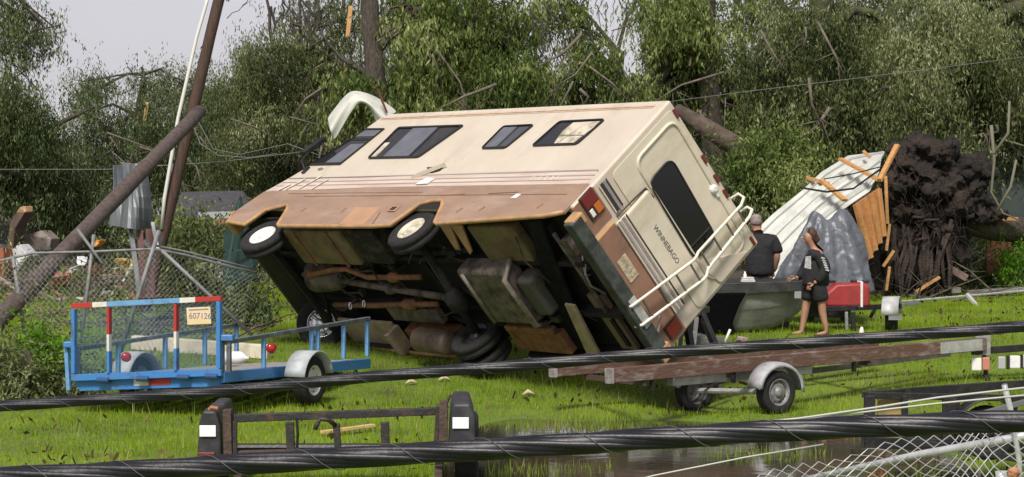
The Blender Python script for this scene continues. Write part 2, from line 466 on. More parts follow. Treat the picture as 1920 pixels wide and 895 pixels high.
# ------------------------------------------------------------------ motorhome
RV_M = Matrix(((-0.6071, -0.5162, 0.6041, 1.315), (0.7946, -0.3964, 0.4598, 25.194), (0.0021, 0.7592, 0.6509, 1.62), (0, 0, 0, 1)))
def motorhome():
    rv = thing('motorhome', 'cream and brown motorhome rolled onto its right side with its muddy underside showing', 'motorhome', mat=RV_M)
    YL = 1.175
    cream = pbr('cream_fibreglass', (0.62, 0.545, 0.45, 1), 0.45, 0, (0.53, 0.455, 0.365, 1), 1.1, 0.35, 0.75, bump=0.10, bscale=2.2, coat=0.1, dirt=((0.36, 0.27, 0.19, 1), 2.2, 0.52, 0.75, 0.55, (0.9, 1, 0.35)))
    rearc = pbr('aged_cream_fibreglass', (0.66, 0.60, 0.48, 1), 0.42, 0, (0.60, 0.52, 0.39, 1), 2.4, 0.4, 0.75, bump=0.05, bscale=3, dirt=((0.38, 0.31, 0.2, 1), 2.6, 0.50, 0.72, 0.55, (1, 1, 0.3)))
    brown = pbr('brown_fibreglass', (0.335, 0.215, 0.15, 1), 0.55, 0, (0.235, 0.16, 0.122, 1), 3.2, 0.40, 0.75, bump=0.22, bscale=5, stretch=(0.4, 1, 1), dirt=((0.50, 0.42, 0.37, 1), 2.0, 0.5, 0.75, 0.5, (0.35, 1, 1.6)))
    brownr = pbr('brown_gelcoat', (0.28, 0.15, 0.098, 1), 0.5, 0, (0.22, 0.125, 0.085, 1), 5, 0.4, 0.7, bump=0.04, dirt=((0.10, 0.085, 0.07, 1), 3, 0.52, 0.72, 0.6, (1, 1, 0.5)))
    tan = pbr('tan_edge_moulding', (0.50, 0.29, 0.13, 1), 0.5, 0, (0.36, 0.21, 0.12, 1), 6)
    belt = pbr('faded_belt_stripe', (0.62, 0.52, 0.45, 1), 0.5, 0, (0.50, 0.38, 0.33, 1), 3, 0.4, 0.65, stretch=(0.3, 1, 6))
    grey = pbr('grey_stripe', (0.22, 0.20, 0.20, 1), 0.5, 0, (0.3, 0.27, 0.26, 1), 8)
    dark = pbr('dark_stripe', (0.035, 0.03, 0.03, 1), 0.5)
    L = lambda mb, name, mat, par=rv, **k: mb.build(name, mat, par, world=False, **k)
    LE = lambda mb, name, mat, par=rv, **k: mb.each(name, mat, par, world=False, **k)
    # shell
    prof = [(0, 0.02), (0, 2.06), (6.22, 2.15), (6.40, 2.10), (6.52, 1.86), (6.60, 1.58), (7.08, 0.96), (7.33, 0.67), (7.60, 0.40), (7.79, 0.03), (7.74, 0.02)]
    m = MB(); m.prism([(x, -YL, z) for x, z in prof], (0, 2 * YL, 0))
    L(m, 'body', cream, bevel=0.085, seg=4)
    # underside floor recess sits under the shell: lower side panels hang below it
    low = [(0.06, 0.44), (1.6, 0.43), (4.7, 0.43), (7.2, 0.37), (7.58, 0.36), (7.84, -0.11), (7.72, -0.34), (7.14, -0.39),
           (7.05, -0.18), (6.98, -0.055), (6.62, 0.03), (6.50, 0.05), (6.40, -0.06), (6.25, -0.38), (6.18, -0.41),
           (4.7, -0.40), (3.83, -0.39), (3.42, -0.36), (3.34, -0.16), (3.21, 0.07), (2.98, 0.13), (2.76, 0.13), (2.66, 0.02), (2.48, -0.30), (2.40, -0.325), (0.36, -0.16), (0.06, -0.09)]
    for sgn in (1, -1):
        m = MB(); y0 = sgn * YL
        m.prism([(x, y0 - sgn * 0.03, z) for x, z in low], (0, sgn * 0.046, 0))
        p = L(m, 'lower_side_panel', brown if sgn > 0 else brownr, bevel=0.008)
        # rolled tan lip along the bottom edge and wheel arches
        lip = low[5:]
        e = MB(); e.tube([(x, y0 + sgn * 0.012, z) for x, z in lip], 0.032, 6)
        L(e, 'edge_moulding', tan, p, smooth=True)
        if sgn < 0:
            e = MB(); e.prism([(x, y0 + 0.034, z) for x, z in low], (0, 0.01, 0)); L(e, 'inner_liner', pbr('liner_black', (0.012, 0.010, 0.009, 1), 0.8), p)
        if sgn > 0:
            e = MB()
            for x0, x1, z0, z1 in [(4.05, 4.66, -0.36, -0.01)]:
                e.box(((x0 + x1) / 2, y0 + 0.018, (z0 + z1) / 2), (x1 - x0, 0.008, z1 - z0))
            L(e, 'access_door', pbr('tan_access_door', (0.47, 0.275, 0.155, 1), 0.5, 0, (0.41, 0.24, 0.15, 1), 3), p)
            e = MB(); e.prism([(3.78, y0 + 0.017, -0.10), (3.60, y0 + 0.017, -0.105), (3.57, y0 + 0.017, 0.0), (3.77, y0 + 0.017, 0.005)], (0, 0.02, 0))
            L(e, 'filler_recess', pbr('tan_recess', (0.4, 0.24, 0.14, 1), 0.6), p)
            e = MB(); e.prism([(3.74, y0 + 0.037, -0.085), (3.64, y0 + 0.037, -0.085), (3.61, y0 + 0.037, -0.02), (3.73, y0 + 0.037, -0.02)], (0, 0.004, 0))
            L(e, 'filler_hole', dark, p)
            # seams, latches, chips
            e = MB(); e.box((3.3, y0 + 0.018, 0.235), (6.0, 0.006, 0.012)); e.box((5.1, y0 + 0.018, 0.30), (3.4, 0.006, 0.008))
            e.bar((3.84, y0 + 0.018, -0.39), (3.93, y0 + 0.018, -0.12), 0.006, 0.02, (0, 1, 0))
            LE(e, 'panel_seam', pbr('seam_shadow_line', (0.22, 0.12, 0.08, 1), 0.7), p)
            e = MB()
            for x, z in [(5.95, -0.06), (4.9, -0.06), (2.2, -0.06), (1.75, -0.03), (0.62, 0.02)]:
                e.bar((x, y0 + 0.022, z - 0.05), (x - 0.05, y0 + 0.022, z + 0.03), 0.01, 0.03, (0, 1, 0))
            LE(e, 'panel_latch', pbr('latch_metal', (0.4, 0.26, 0.19, 1), 0.5), p)
            e = MB(); e.prism([(1.35, y0 + 0.019, 0.16), (1.23, y0 + 0.019, 0.17), (1.20, y0 + 0.019, 0.24), (1.30, y0 + 0.019, 0.25)], (0, 0.003, 0))
            L(e, 'paint_chip', M_white, p)
    for xa, xb in ((2.40, 3.40), (6.15, 7.2)):
        m = MB(); m.box(((xa + xb) / 2, YL + 0.001, 0.07), (xb - xa, 0.006, 0.16)); L(m, 'arch_liner', MATS['liner_black'])
    # belt stripe band
    m = MB(); m.prism([(0.10, YL - 0.002, 0.445), (0.14, YL - 0.002, 0.70), (3.0, YL - 0.002, 0.68), (7.28, YL - 0.002, 0.62), (7.36, YL - 0.002, 0.56), (7.50, YL - 0.002, 0.38), (4.7, YL - 0.002, 0.435)], (0, 0.008, 0))
    b = L(m, 'belt_stripe', belt)
    m = MB()
    for z0, z1, xe in [(0.685, 0.66, 7.25), (0.60, 0.57, 7.32), (0.52, 0.49, 7.40)]:
        m.bar((0.12, YL + 0.009, z0), (xe, YL + 0.009, z1), 0.006, 0.014, (0, 0, 1))
    LE(m, 'pin_stripe', pbr('taupe_pinstripe', (0.36, 0.30, 0.26, 1), 0.6), b)
    m = MB(); m.bar((0.15, YL + 0.006, 0.715), (7.15, YL + 0.006, 0.665), 0.012, 0.025, (0, 0, 1)); L(m, 'trim_rail', pbr('dull_trim', (0.55, 0.48, 0.42, 1), 0.4), b)
    # roof-edge rail on the side
    m = MB(); m.bar((0.18, YL + 0.004, 1.945), (6.35, YL + 0.004, 2.035), 0.014, 0.035, (0, 0, 1)); m.bar((0.18, YL + 0.004, 1.905), (6.35, YL + 0.004, 1.995), 0.008, 0.012, (0, 0, 1))
    LE(m, 'drip_rail', pbr('drip_rail_tan', (0.62, 0.47, 0.36, 1), 0.5, 0, (0.5, 0.36, 0.27, 1), 5))
    # faint side lettering
    def text(s, size, mat, name, par, mtx):
        cu = bpy.data.curves.new(name, 'FONT'); cu.body = s; cu.size = size; cu.extrude = 0.002; cu.align_x = 'CENTER'; cu.align_y = 'CENTER'
        return text_mesh(cu, name, mat, par, mtx)
    ml = Matrix(((-1, 0, 0, 1.05), (0, 0, 1, YL + 0.010), (0, 1, 0, 0.57), (0, 0, 0, 1)))
    text('F  I  E S I', 0.15, pbr('faded_letter_white', (0.74, 0.64, 0.55, 1), 0.5), 'faded_lettering', b, ml)
    # torn vent
    m = MB()
    for k in range(5):
        m.bar((3.98 - 0.09 * k, YL + 0.02 + 0.01 * (k % 2), 0.60 + 0.05 * k), (3.62 - 0.05 * k, YL + 0.05, 0.74 + 0.025 * k), 0.008, 0.05, (0, 1, 0.4))
    v = L(m, 'torn_vent', pbr('vent_plastic', (0.66, 0.6, 0.48, 1), 0.5))
    m = MB(); m.prism([(3.70, YL + 0.003, 0.70), (3.50, YL + 0.003, 0.76), (3.52, YL + 0.003, 0.85), (3.9, YL + 0.003, 0.84)], (0, 0.006, 0)); L(m, 'vent_opening', dark, v)
    m = MB(); m.prism([(3.74, YL + 0.015, 0.46), (3.48, YL + 0.015, 0.47), (3.42, YL + 0.015, 0.58), (3.62, YL + 0.015, 0.60)], (0, 0.012, 0)); L(m, 'vent_flap', M_white, v)
    # side windows
    glass = pbr('dark_window_glass', (0.02, 0.02, 0.022, 1), 0.06, 0, (0.05, 0.04, 0.032, 1), 3, 0.45, 0.7, spec=0.9)
    bluegl = pbr('sky_grey_glass', (0.15, 0.155, 0.185, 1), 0.15, 0, (0.11, 0.112, 0.13, 1), 4, spec=0.8)
    frame_m = pbr('black_window_frame', (0.015, 0.014, 0.014, 1), 0.5)
    curtain = pbr('cream_curtain', (0.6, 0.53, 0.42, 1), 0.8, 0, (0.3, 0.26, 0.2, 1), 6, 0.45, 0.6, bump=0.3)
    def window(poly, panes):
        y = YL + 0.003
        cx = sum(p[0] for p in poly) / len(poly); cz = sum(p[1] for p in poly) / len(poly)
        inner = [(cx + (x - cx) * 0.955, cz + (z - cz) * 0.91) for x, z in poly]
        f = MB(); n = len(poly)
        vs = [(x, y, z) for x, z in poly] + [(x, y, z) for x, z in inner] + [(x, y + 0.022, z) for x, z in poly] + [(x, y + 0.022, z) for x, z in inner]
        fs = []
        for k in range(n):
            q = (k + 1) % n
            fs += [(2 * n + k, 2 * n + q, 3 * n + q, 3 * n + k), (k, q, 2 * n + q, 2 * n + k), (n + k, 3 * n + k, 3 * n + q, n + q)]
        f.add(vs, fs); w = L(f, 'window', frame_m)
        g = MB(); g.prism([(x, y + 0.001, z) for x, z in inner], (0, 0.006, 0)); L(g, 'pane', glass, w)
        for nm, mt, pp in panes:
            g = MB(); g.prism([(x, y + 0.0085, z) for x, z in pp], (0, 0.004, 0)); L(g, nm, mt, w)
        return w
    def rounded(poly, r=0.06, n=4):
        out = []
        m_ = len(poly)
        for i in range(m_):
            a, b_, c_ = Vector(poly[i - 1]), Vector(poly[i]), Vector(poly[(i + 1) % m_])
            d1 = (a - b_).normalized() * min(r, (a - b_).length / 2); d2 = (c_ - b_).normalized() * min(r, (c_ - b_).length / 2)
            for k in range(n + 1):
                t = k / n
                out.append(tuple((b_ + d1) * (1 - t) ** 2 + b_ * 2 * t * (1 - t) + (b_ + d2) * t * t))
        return out
    window(rounded([(5.62, 1.065), (4.33, 1.05), (3.97, 1.745), (5.62, 1.775)]),
           [('sliding_pane', bluegl, [(5.25, 1.10), (4.62, 1.09), (4.58, 1.73), (5.20, 1.74)]), ('curtain', curtain, [(5.56, 1.10), (5.44, 1.10), (5.44, 1.42), (5.56, 1.42)]),
            ('pane_divider', frame_m, [(4.62, 1.09), (4.56, 1.09), (4.52, 1.73), (4.58, 1.73)])])
    window(rounded([(3.03, 1.193), (2.484, 1.185), (2.337, 1.676), (3.01, 1.675)]),
           [('sliding_pane', bluegl, [(2.98, 1.23), (2.72, 1.23), (2.68, 1.64), (2.97, 1.64)]), ('sliding_pane', pbr('grey_glass', (0.07, 0.072, 0.085, 1), 0.12, spec=0.8), [(2.66, 1.23), (2.51, 1.23), (2.40, 1.63), (2.61, 1.63)])])
    window(rounded([(1.951, 1.21), (1.023, 1.208), (0.918, 1.712), (1.849, 1.717)]),
           [('curtain', curtain, [(1.52, 1.25), (1.12, 1.25), (1.0, 1.55), (0.99, 1.67), (1.52, 1.67), (1.58, 1.5)]), ('curtain_rod', M_chrome, [(1.46, 1.25), (1.44, 1.25), (1.22, 1.66), (1.24, 1.66)]),
            ('curtain_rod', M_chrome, [(1.55, 1.40), (1.03, 1.38), (1.03, 1.40), (1.55, 1.42)])])
    window([(7.04, 0.955), (6.20, 0.95), (5.96, 1.76), (6.45, 1.78), (6.60, 1.55)],
           [('pane', bluegl, [(6.66, 1.0), (6.24, 1.0), (6.10, 1.42), (6.46, 1.42)]), ('pane_divider', frame_m, [(6.75, 1.52), (6.06, 1.50), (6.05, 1.55), (6.72, 1.57)]), ('sliding_pane', bluegl, [(6.56, 1.60), (6.05, 1.59), (6.0, 1.73), (6.44, 1.75)])])
    # windshield on the raked front
    m = MB(); m.prism([(6.62, -1.05, 1.585), (7.075, -1.05, 0.995), (7.075, 1.05, 0.995), (6.62, 1.05, 1.585)], (0.012, 0, 0.009)); L(m, 'windshield', glass)
    m = MB(); m.box((7.80, -0.14, -0.17), (0.12, 2.0, 0.24)); fb = L(m, 'front_bumper', M_black, bevel=0.03); m = MB(); m.box((7.80, 1.05, -0.19), (0.16, 0.26, 0.30)); L(m, 'bumper_end', tan, fb, bevel=0.04)
    # door mirror on its arm
    m = MB(); m.prism([(7.26, 1.28, 1.05), (7.16, 1.28, 1.05), (6.98, 1.28, 1.40), (7.06, 1.28, 1.44)], (0, 0.09, 0)); mi = L(m, 'side_mirror', M_black, bevel=0.02)
    m = MB(); m.tube([(7.02, 1.18, 0.84), (7.10, 1.30, 0.92), (7.16, 1.30, 1.20)], 0.018, 6); m.tube([(6.88, 1.18, 1.3), (7.0, 1.3, 1.32)], 0.014, 6); m.box((7.0, 1.19, 0.84), (0.07, 0.03, 0.14)); L(m, 'mirror_arm', M_black, mi)
    m = MB(); m.box((6.62, YL + 0.01, 0.86), (0.14, 0.012, 0.03)); m.box((6.62, YL + 0.01, 0.86), (0.03, 0.016, 0.06)); L(m, 'door_handle', M_chrome)
    # ---- rear face (outer side is -x)
    m = MB(); m.prism([(-0.004, y, z) for y, z in rounded([(1.09, 0.72), (1.09, 2.0), (-1.12, 2.0), (-1.12, 0.72)], 0.1)], (-0.010, 0, 0)); back = L(m, 'rear_panel', rearc, bevel=0.008)
    m = MB()
    ring = rounded([(0.97, 1.10), (0.97, 1.93), (-1.0, 1.88), (-1.0, 1.10)], 0.16, 5)
    m.tube([(-0.016, y, z) for y, z in ring + ring[:1]], 0.024, 6, cap=False)
    L(m, 'moulded_ridge', rearc, back, smooth=True)
    m = MB(); m.prism([(-0.01, y, z) for y, z in rounded([(-0.72, 1.08), (-0.72, 1.22), (-1.10, 1.82), (-1.10, 1.2)], 0.05)], (-0.03, 0, 0)); L(m, 'moulded_ridge', cream, back, bevel=0.015)
    wring = rounded([(0.64, 1.10), (0.64, 1.585), (-0.60, 1.52), (-0.60, 1.07)], 0.14, 5)
    m = MB(); m.prism([(-0.016, y, z) for y, z in wring], (-0.016, 0, 0)); rw = L(m, 'rear_window', pbr('black_rear_glass', (0.008, 0.008, 0.009, 1), 0.08, spec=0.6))
    m = MB(); m.tube([(-0.03, y, z) for y, z in wring + wring[:1]], 0.014, 6, cap=False); L(m, 'window_seal', frame_m, rw, smooth=True)
    # lower rear: brown corner, raised boot block
    m = MB(); m.box((-0.006, 0.93, 0.20), (0.014, 0.46, 0.42)); m.box((-0.006, -1.01, 0.20), (0.014, 0.30, 0.42)); LE(m, 'rear_corner_panel', brownr, bevel=0.003)
    m = MB(); m.box((-0.035, -0.11, 0.165), (0.075, 1.52, 0.38)); bl = L(m, 'boot_block', brownr, bevel=0.03, seg=3)
    m = MB(); m.box((-0.0355, -0.11, 0.70), (0.076, 1.42, 0.66)); bu = L(m, 'upper_boot_block', rearc, bevel=0.04, seg=3)
    m = MB(); m.box((-0.03, 0.645, 0.165), (0.09, 0.035, 0.37)); L(m, 'block_edge', tan, bl, bevel=0.012)
    m = MB(); m.tube([(-0.012, 0.645, 0.46), (-0.05, 0.655, 0.72), (-0.03, 0.62, 1.02), (-0.03, 0.45, 1.05)], 0.012, 6); L(m, 'block_gasket', dark, bu)
    for z0, h, mt in [(0.375, 0.022, cream), (0.405, 0.03, grey), (0.445, 0.02, cream), (0.475, 0.035, grey), (0.51, 0.016, cream), (0.545, 0.018, dark)]:
        m = MB(); m.box((-0.078, -0.12, z0), (0.008, 1.46, h)); L(m, 'rear_stripe', mt, bu)
    for z0, h, mt in [(0.485, 0.022, cream), (0.52, 0.05, dark), (0.57, 0.035, grey), (0.62, 0.016, dark)]:
        m = MB(); m.box((-0.018, 0.90, z0), (0.008, 0.42, h)); L(m, 'corner_stripe', mt)
    text('WINNEBAGO', 0.098, pbr('grey_lettering', (0.14, 0.13, 0.12, 1), 0.5), 'rear_lettering', bu, Matrix(((0, 0, -1, -0.0755), (-1, 0, 0, -0.10), (0, 1, 0, 0.80), (0, 0, 0, 1))))
    m = MB(); m.box((-0.078, 0.09, 0.145), (0.008, 0.34, 0.17)); pl = L(m, 'licence_plate', pbr('worn_plate', (0.55, 0.47, 0.33, 1), 0.6, 0, (0.33, 0.27, 0.17, 1), 14, 0.4, 0.6), bevel=0.003)
    text('A K 3 2', 0.09, pbr('plate_ink', (0.27, 0.24, 0.17, 1), 0.6), 'plate_lettering', pl, Matrix(((0, 0, -1, -0.0825), (-1, 0, 0, 0.09), (0, 1, 0, 0.145), (0, 0, 0, 1))))
    for y0 in (1.02, -0.91):
        s = 1 if y0 > 0 else -1
        m = MB(); m.box((-0.02, y0, 0.25), (0.03, 0.34, 0.25)); t = L(m, 'tail_light', pbr('light_housing', (0.05, 0.03, 0.025, 1), 0.5), bevel=0.006)
        m = MB(); m.box((-0.038, y0 + s * 0.075, 0.25), (0.016, 0.17, 0.22)); L(m, 'red_lens', M_dark_red_lens, t, bevel=0.005)
        m = MB(); m.box((-0.038, y0 - s * 0.085, 0.305), (0.016, 0.13, 0.11)); L(m, 'amber_lens', M_amber if s > 0 else M_dark_red_lens, t, bevel=0.005)
        m = MB(); m.box((-0.038, y0 - s * 0.085, 0.185), (0.016, 0.10, 0.06)); L(m, 'reversing_lens', M_white_lens if s > 0 else M_dark_red_lens, t, bevel=0.005)
    for y0, z0 in [(0.995, 2.0), (0.264, 2.0), (-0.053, 2.0), (-0.30, 2.0), (-1.06, 1.97)]:
        m = MB(); m.box((-0.02, y0, z0 - 0.0), (0.03, 0.13, 0.04)); L(m, 'marker_light', M_dark_red_lens, bevel=0.006)
    m = MB(); m.lathe([(0.06, 0), (0.06, 0.03), (0.03, 0.05), (0.001, 0.05)], (-0.015, -0.12, 1.88), (-1, 0, 0), 12); m.box((-0.03, -0.2, 1.88), (0.03, 0.10, 0.05)); L(m, 'vent_cap', M_white, bevel=0.01)
    # bumper
    bum = pbr('green_grey_bumper', (0.085, 0.10, 0.085, 1), 0.6, 0.2, (0.035, 0.04, 0.035, 1), 5, 0.35, 0.6, bump=0.15)
    m = MB(); m.box((-0.10, 0.0, -0.15), (0.16, 2.24, 0.20)); bp = L(m, 'rear_bumper', bum, bevel=0.02)
    m = MB(); m.box((-0.09, 1.06, -0.11), (0.175, 0.15, 0.20)); m.box((-0.09, -1.05, -0.12), (0.19, 0.2, 0.22)); LE(m, 'bumper_end', tan, bp, bevel=0.02)
    m = MB(); m.box((-0.185, -0.38, -0.12), (0.01, 0.44, 0.12)); L(m, 'step_plate', pbr('pale_step', (0.42, 0.44, 0.40, 1), 0.5, 0, (0.25, 0.27, 0.24, 1), 9), bp)
    # ladder
    lad = MB()
    A = [(-0.10, -0.225, -0.22), (-0.20, -0.225, -0.19), (-0.20, -0.47, 0.93), (-0.19, -0.475, 0.99), (-0.13, -0.488, 1.10), (-0.12, -0.525, 2.04), (-0.09, -0.50, 2.16), (0.02, -0.47, 2.20), (0.10, -0.47, 2.08)]
    B = [(-0.10, -0.51, -0.24), (-0.20, -0.511, -0.21), (-0.20, -0.76, 0.90), (-0.19, -0.765, 0.97), (-0.13, -0.752, 1.10), (-0.12, -0.73, 2.06), (-0.09, -0.71, 2.17), (0.02, -0.70, 2.21), (0.10, -0.70, 2.08)]
    lad.tube(A, 0.021, 8); lad.tube(B, 0.021, 8)
    ld = L(lad, 'ladder', pbr('white_ladder_tube', (0.78, 0.75, 0.66, 1), 0.4, 0, (0.62, 0.58, 0.48, 1), 12), smooth=True)
    def on_path(path, z):
        for p, q in zip(path[1:], path[2:]):
            if p[2] <= z <= q[2]:
                t = (z - p[2]) / (q[2] - p[2]); return Vector(p).lerp(Vector(q), t)
        return Vector(path[5])
    for z in (-0.0, 0.30, 0.60, 0.86, 1.14, 1.42, 1.70, 1.96):
        m = MB(); m.tube([on_path(A, z), on_path(B, z - 0.01)], 0.014, 6); L(m, 'rung', pbr('dark_rung_tread', (0.12, 0.105, 0.085, 1), 0.6), ld)
    m = MB(); m.bar((-0.14, -0.66, 0.12), (-0.12, -0.99, -0.30), 0.03, 0.02); L(m, 'ladder_stay', pbr('grey_stay', (0.3, 0.27, 0.24, 1), 0.5), ld)
    # ---- underside
    under = pbr('underbody_black', (0.006, 0.005, 0.005, 1), 0.85, 0, (0.022, 0.016, 0.011, 1), 3, 0.5, 0.75, bump=0.3, bscale=10)
    rust = pbr('rusty_pipe', (0.27, 0.115, 0.05, 1), 0.75, 0.1, (0.12, 0.06, 0.035, 1), 7, bump=0.2)
    olive = pbr('muddy_tank', (0.22, 0.17, 0.085, 1), 0.7, 0, (0.10, 0.075, 0.045, 1), 3.5, 0.35, 0.7, bump=0.2, bscale=12, spec=0.2)
    gmet = pbr('grimy_steel', (0.19, 0.16, 0.135, 1), 0.65, 0.0, (0.05, 0.04, 0.032, 1), 5, 0.35, 0.65, bump=0.2, spec=0.2)
    beige = pbr('beige_underpanel', (0.42, 0.33, 0.23, 1), 0.7, 0, (0.25, 0.19, 0.13, 1), 4, 0.4, 0.7, bump=0.1)
    m = MB(); m.box((3.8, 0, 0.0), (7.4, 2.2, 0.03)); L(m, 'floor_pan', under)
    for y in (0.42, -0.42):
        m = MB(); m.box((3.7, y, -0.10), (7.2, 0.07, 0.17)); L(m, 'chassis_rail', under, bevel=0.008)
    for x in (0.5, 1.3, 2.5, 3.75, 5.2, 7.1):
        m = MB(); m.box((x, 0, -0.07), (0.07, 2.0, 0.10)); L(m, 'cross_member', under)
    m = MB(); m.box((5.62, 0.72, -0.20), (1.52, 0.62, 0.30)); tk = L(m, 'fuel_tank', olive, bevel=0.04, seg=3)
    m = MB(); m.box((5.2, 0.72, -0.36), (0.05, 0.64, 0.02)); m.box((6.05, 0.72, -0.36), (0.05, 0.64, 0.02)); LE(m, 'tank_strap', rust, tk)
    m = MB(); m.box((4.40, 0.75, -0.20), (0.72, 0.60, 0.28)); L(m, 'battery_box', pbr('black_box', (0.02, 0.018, 0.015, 1), 0.8, 0, (0.08, 0.07, 0.055, 1), 6, 0.5, 0.7, bump=0.4, spec=0.2), bevel=0.03)
    m = MB(); m.box((2.1, 0.0, -0.26), (1.02, 0.92, 0.32)); gt = L(m, 'holding_tank', gmet, bevel=0.07, seg=3)
    m = MB()
    m.tube([(1.58, 0.50, -0.20), (1.58, 0.36, -0.44), (1.58, -0.42, -0.44), (1.58, -0.52, -0.25)], 0.04, 8); m.tube([(2.45, 0.42, -0.43), (2.45, -0.42, -0.43)], 0.03, 8)
    L(m, 'tank_rib', pbr('worn_steel', (0.26, 0.22, 0.18, 1), 0.5, 0.2, (0.12, 0.1, 0.08, 1), 7), gt, smooth=True)
    m = MB(); m.box((1.38, -0.02, -0.22), (0.30, 0.62, 0.30)); L(m, 'drain_housing', pbr('drain_grey', (0.07, 0.065, 0.055, 1), 0.7), bevel=0.07, seg=3)
    m = MB(); m.tube([(6.75, 0.15, -0.30), (6.3, 0.22, -0.34), (5.75, 0.31, -0.34), (5.45, 0.30, -0.30), (5.05, 0.16, -0.30), (4.4, 0.18, -0.30), (3.7, 0.21, -0.30)], [0.04] * 7, 10)
    m.lathe([(0.04, -0.1), (0.075, -0.06), (0.075, 0.06), (0.04, 0.1)], (4.38, 0.18, -0.30), (1, 0, 0), 12); m.lathe([(0.04, -0.05), (0.07, -0.02), (0.07, 0.02), (0.04, 0.05)], (6.45, 0.2, -0.33), (1, 0, 0), 12)
    L(m, 'exhaust_pipe', rust, smooth=True)
    m = MB(); m.tube([(6.5, -0.43, -0.30), (5.4, -0.39, -0.30), (4.6, -0.33, -0.30), (3.75, -0.28, -0.30)], 0.042, 10); m.lathe([(0.04, -0.16), (0.085, -0.1), (0.085, 0.1), (0.04, 0.16)], (4.45, -0.32, -0.30), (1, 0, 0), 12)
    L(m, 'exhaust_pipe', rust, smooth=True)
    m = MB(); m.tube([(5.9, 0.03, -0.26), (4.8, -0.05, -0.28), (3.2, -0.14, -0.32)], 0.05, 12); m.lathe([(0.05, -0.08), (0.085, -0.05), (0.085, 0.05), (0.05, 0.08)], (4.7, -0.055, -0.28), (1, 0, 0), 12); L(m, 'drive_shaft', gmet, smooth=True)
    m = MB(); m.lathe([(0.05, -0.3), (0.15, -0.28), (0.22, -0.1), (0.25, 0.15), (0.27, 0.4), (0.2, 0.5)], (6.25, 0.02, -0.15), (1, 0, 0), 14); L(m, 'gearbox', gmet, smooth=True)
    m = MB(); m.box((4.52, -0.52, -0.27), (1.22, 0.24, 0.10)); L(m, 'heat_shield', gmet, bevel=0.01)
    m = MB(); m.lathe([(0.001, -0.36), (0.13, -0.36), (0.17, -0.33), (0.17, 0.33), (0.13, 0.36), (0.001, 0.36)], (3.95, -0.72, -0.58), (1, 0.05, 0), 18); L(m, 'muffler', pbr('muffler_steel', (0.20, 0.155, 0.12, 1), 0.55, 0.3, (0.11, 0.07, 0.05, 1), 6), smooth=True)
    m = MB(); m.tube([(3.05, -1.0, -0.45), (3.05, 1.0, -0.34)], 0.06, 10); m.lathe([(0.06, -0.2), (0.16, -0.1), (0.16, 0.1), (0.06, 0.2)], (3.05, -0.1, -0.38), (0, 1, 0), 14); L(m, 'rear_axle', under, smooth=True)
    m = MB(); m.bar((6.75, -0.95, -0.42), (6.75, 0.95, -0.46), 0.10, 0.09); m.bar((6.9, -0.7, -0.30), (6.4, 0.2, -0.24), 0.05, 0.04); L(m, 'front_axle', under, bevel=0.01)
    for y in (0.62, -0.62):
        m = MB()
        for k in range(3): m.bar((3.8 - 0.1 * k, y, -0.20 - 0.03 * k), (2.4 + 0.1 * k, y, -0.20 - 0.03 * k), 0.07, 0.012)
        L(m, 'leaf_spring', under)
    m = MB(); m.prism([(0.72, 1.12, -0.20), (0.44, 1.14, -0.20), (1.18, -1.02, -0.20), (1.82, -1.10, -0.20)], (0, 0, 0.05)); L(m, 'splash_flap', pbr('black_flap', (0.004, 0.004, 0.006, 1), 0.8, 0, (0.012, 0.012, 0.016, 1), 5, spec=0.15), bevel=0.02)
    m = MB(); m.prism([(1.02, -0.20, -0.24), (0.84, -0.22, -0.24), (1.0, -1.05, -0.24), (1.26, -1.05, -0.24)], (0, 0, 0.03)); L(m, 'underside_board', beige)
    m = MB(); m.box((0.55, -0.62, -0.06), (0.3, 0.9, 0.06)); L(m, 'rear_crossboard', pbr('brown_board', (0.17, 0.13, 0.085, 1), 0.7))
    for x0 in (2.55, 2.30):
        m = MB(); m.prism([(x0 + 0.14, 1.02, -0.13), (x0 - 0.10, 1.02, -0.13), (x0 - 0.04, 0.62, -0.20), (x0 + 0.04, 0.58, -0.20)], (0, 0, -0.03)); L(m, 'flap_bracket', tan, bevel=0.005)
    m = MB(); m.box((1.62, 0.72, -0.1), (0.95, 0.58, 0.16)); L(m, 'storage_box', olive, bevel=0.03)
    m = MB(); m.box((6.0, -0.93, -0.30), (1.4, 0.45, 0.05)); m.box((5.2, -0.95, -0.42), (0.10, 0.42, 0.24)); LE(m, 'running_board', beige, bevel=0.01)
    m = MB(); m.box((4.55, -1.0, -0.18), (1.2, 0.28, 0.22)); m.box((2.0, -0.85, -0.22), (1.1, 0.36, 0.20)); m.box((2.0, -0.62, -0.30), (1.0, 0.10, 0.1)); LE(m, 'side_locker', rust, bevel=0.02)
    m = MB()
    m.tube([(0.25, 0.5, -0.1), (0.22, 0.3, -0.22), (0.3, 0.1, -0.2), (0.25, -0.1, -0.12)], 0.016, 6); m.tube([(0.12, 0.45, -0.2), (0.10, 0.38, -0.3), (0.13, 0.30, -0.22)], 0.012, 6)
    L(m, 'dangling_hose', pbr('hose_grey', (0.25, 0.24, 0.22, 1), 0.5), smooth=True)
    m = MB(); m.tube([(0.42, 0.9, -0.15), (0.35, 0.2, -0.18), (0.45, -0.5, -0.14)], 0.03, 8); m.box((0.30, 0.55, -0.10), (0.12, 0.5, 0.14)); L(m, 'tow_hitch', gmet)
    m = MB(); m.box((7.05, 0.0, -0.10), (1.4, 2.15, 0.04)); m.box((7.45, -0.2, -0.22), (0.5, 1.7, 0.2)); L(m, 'nose_pan', under, bevel=0.02)
    m = MB()
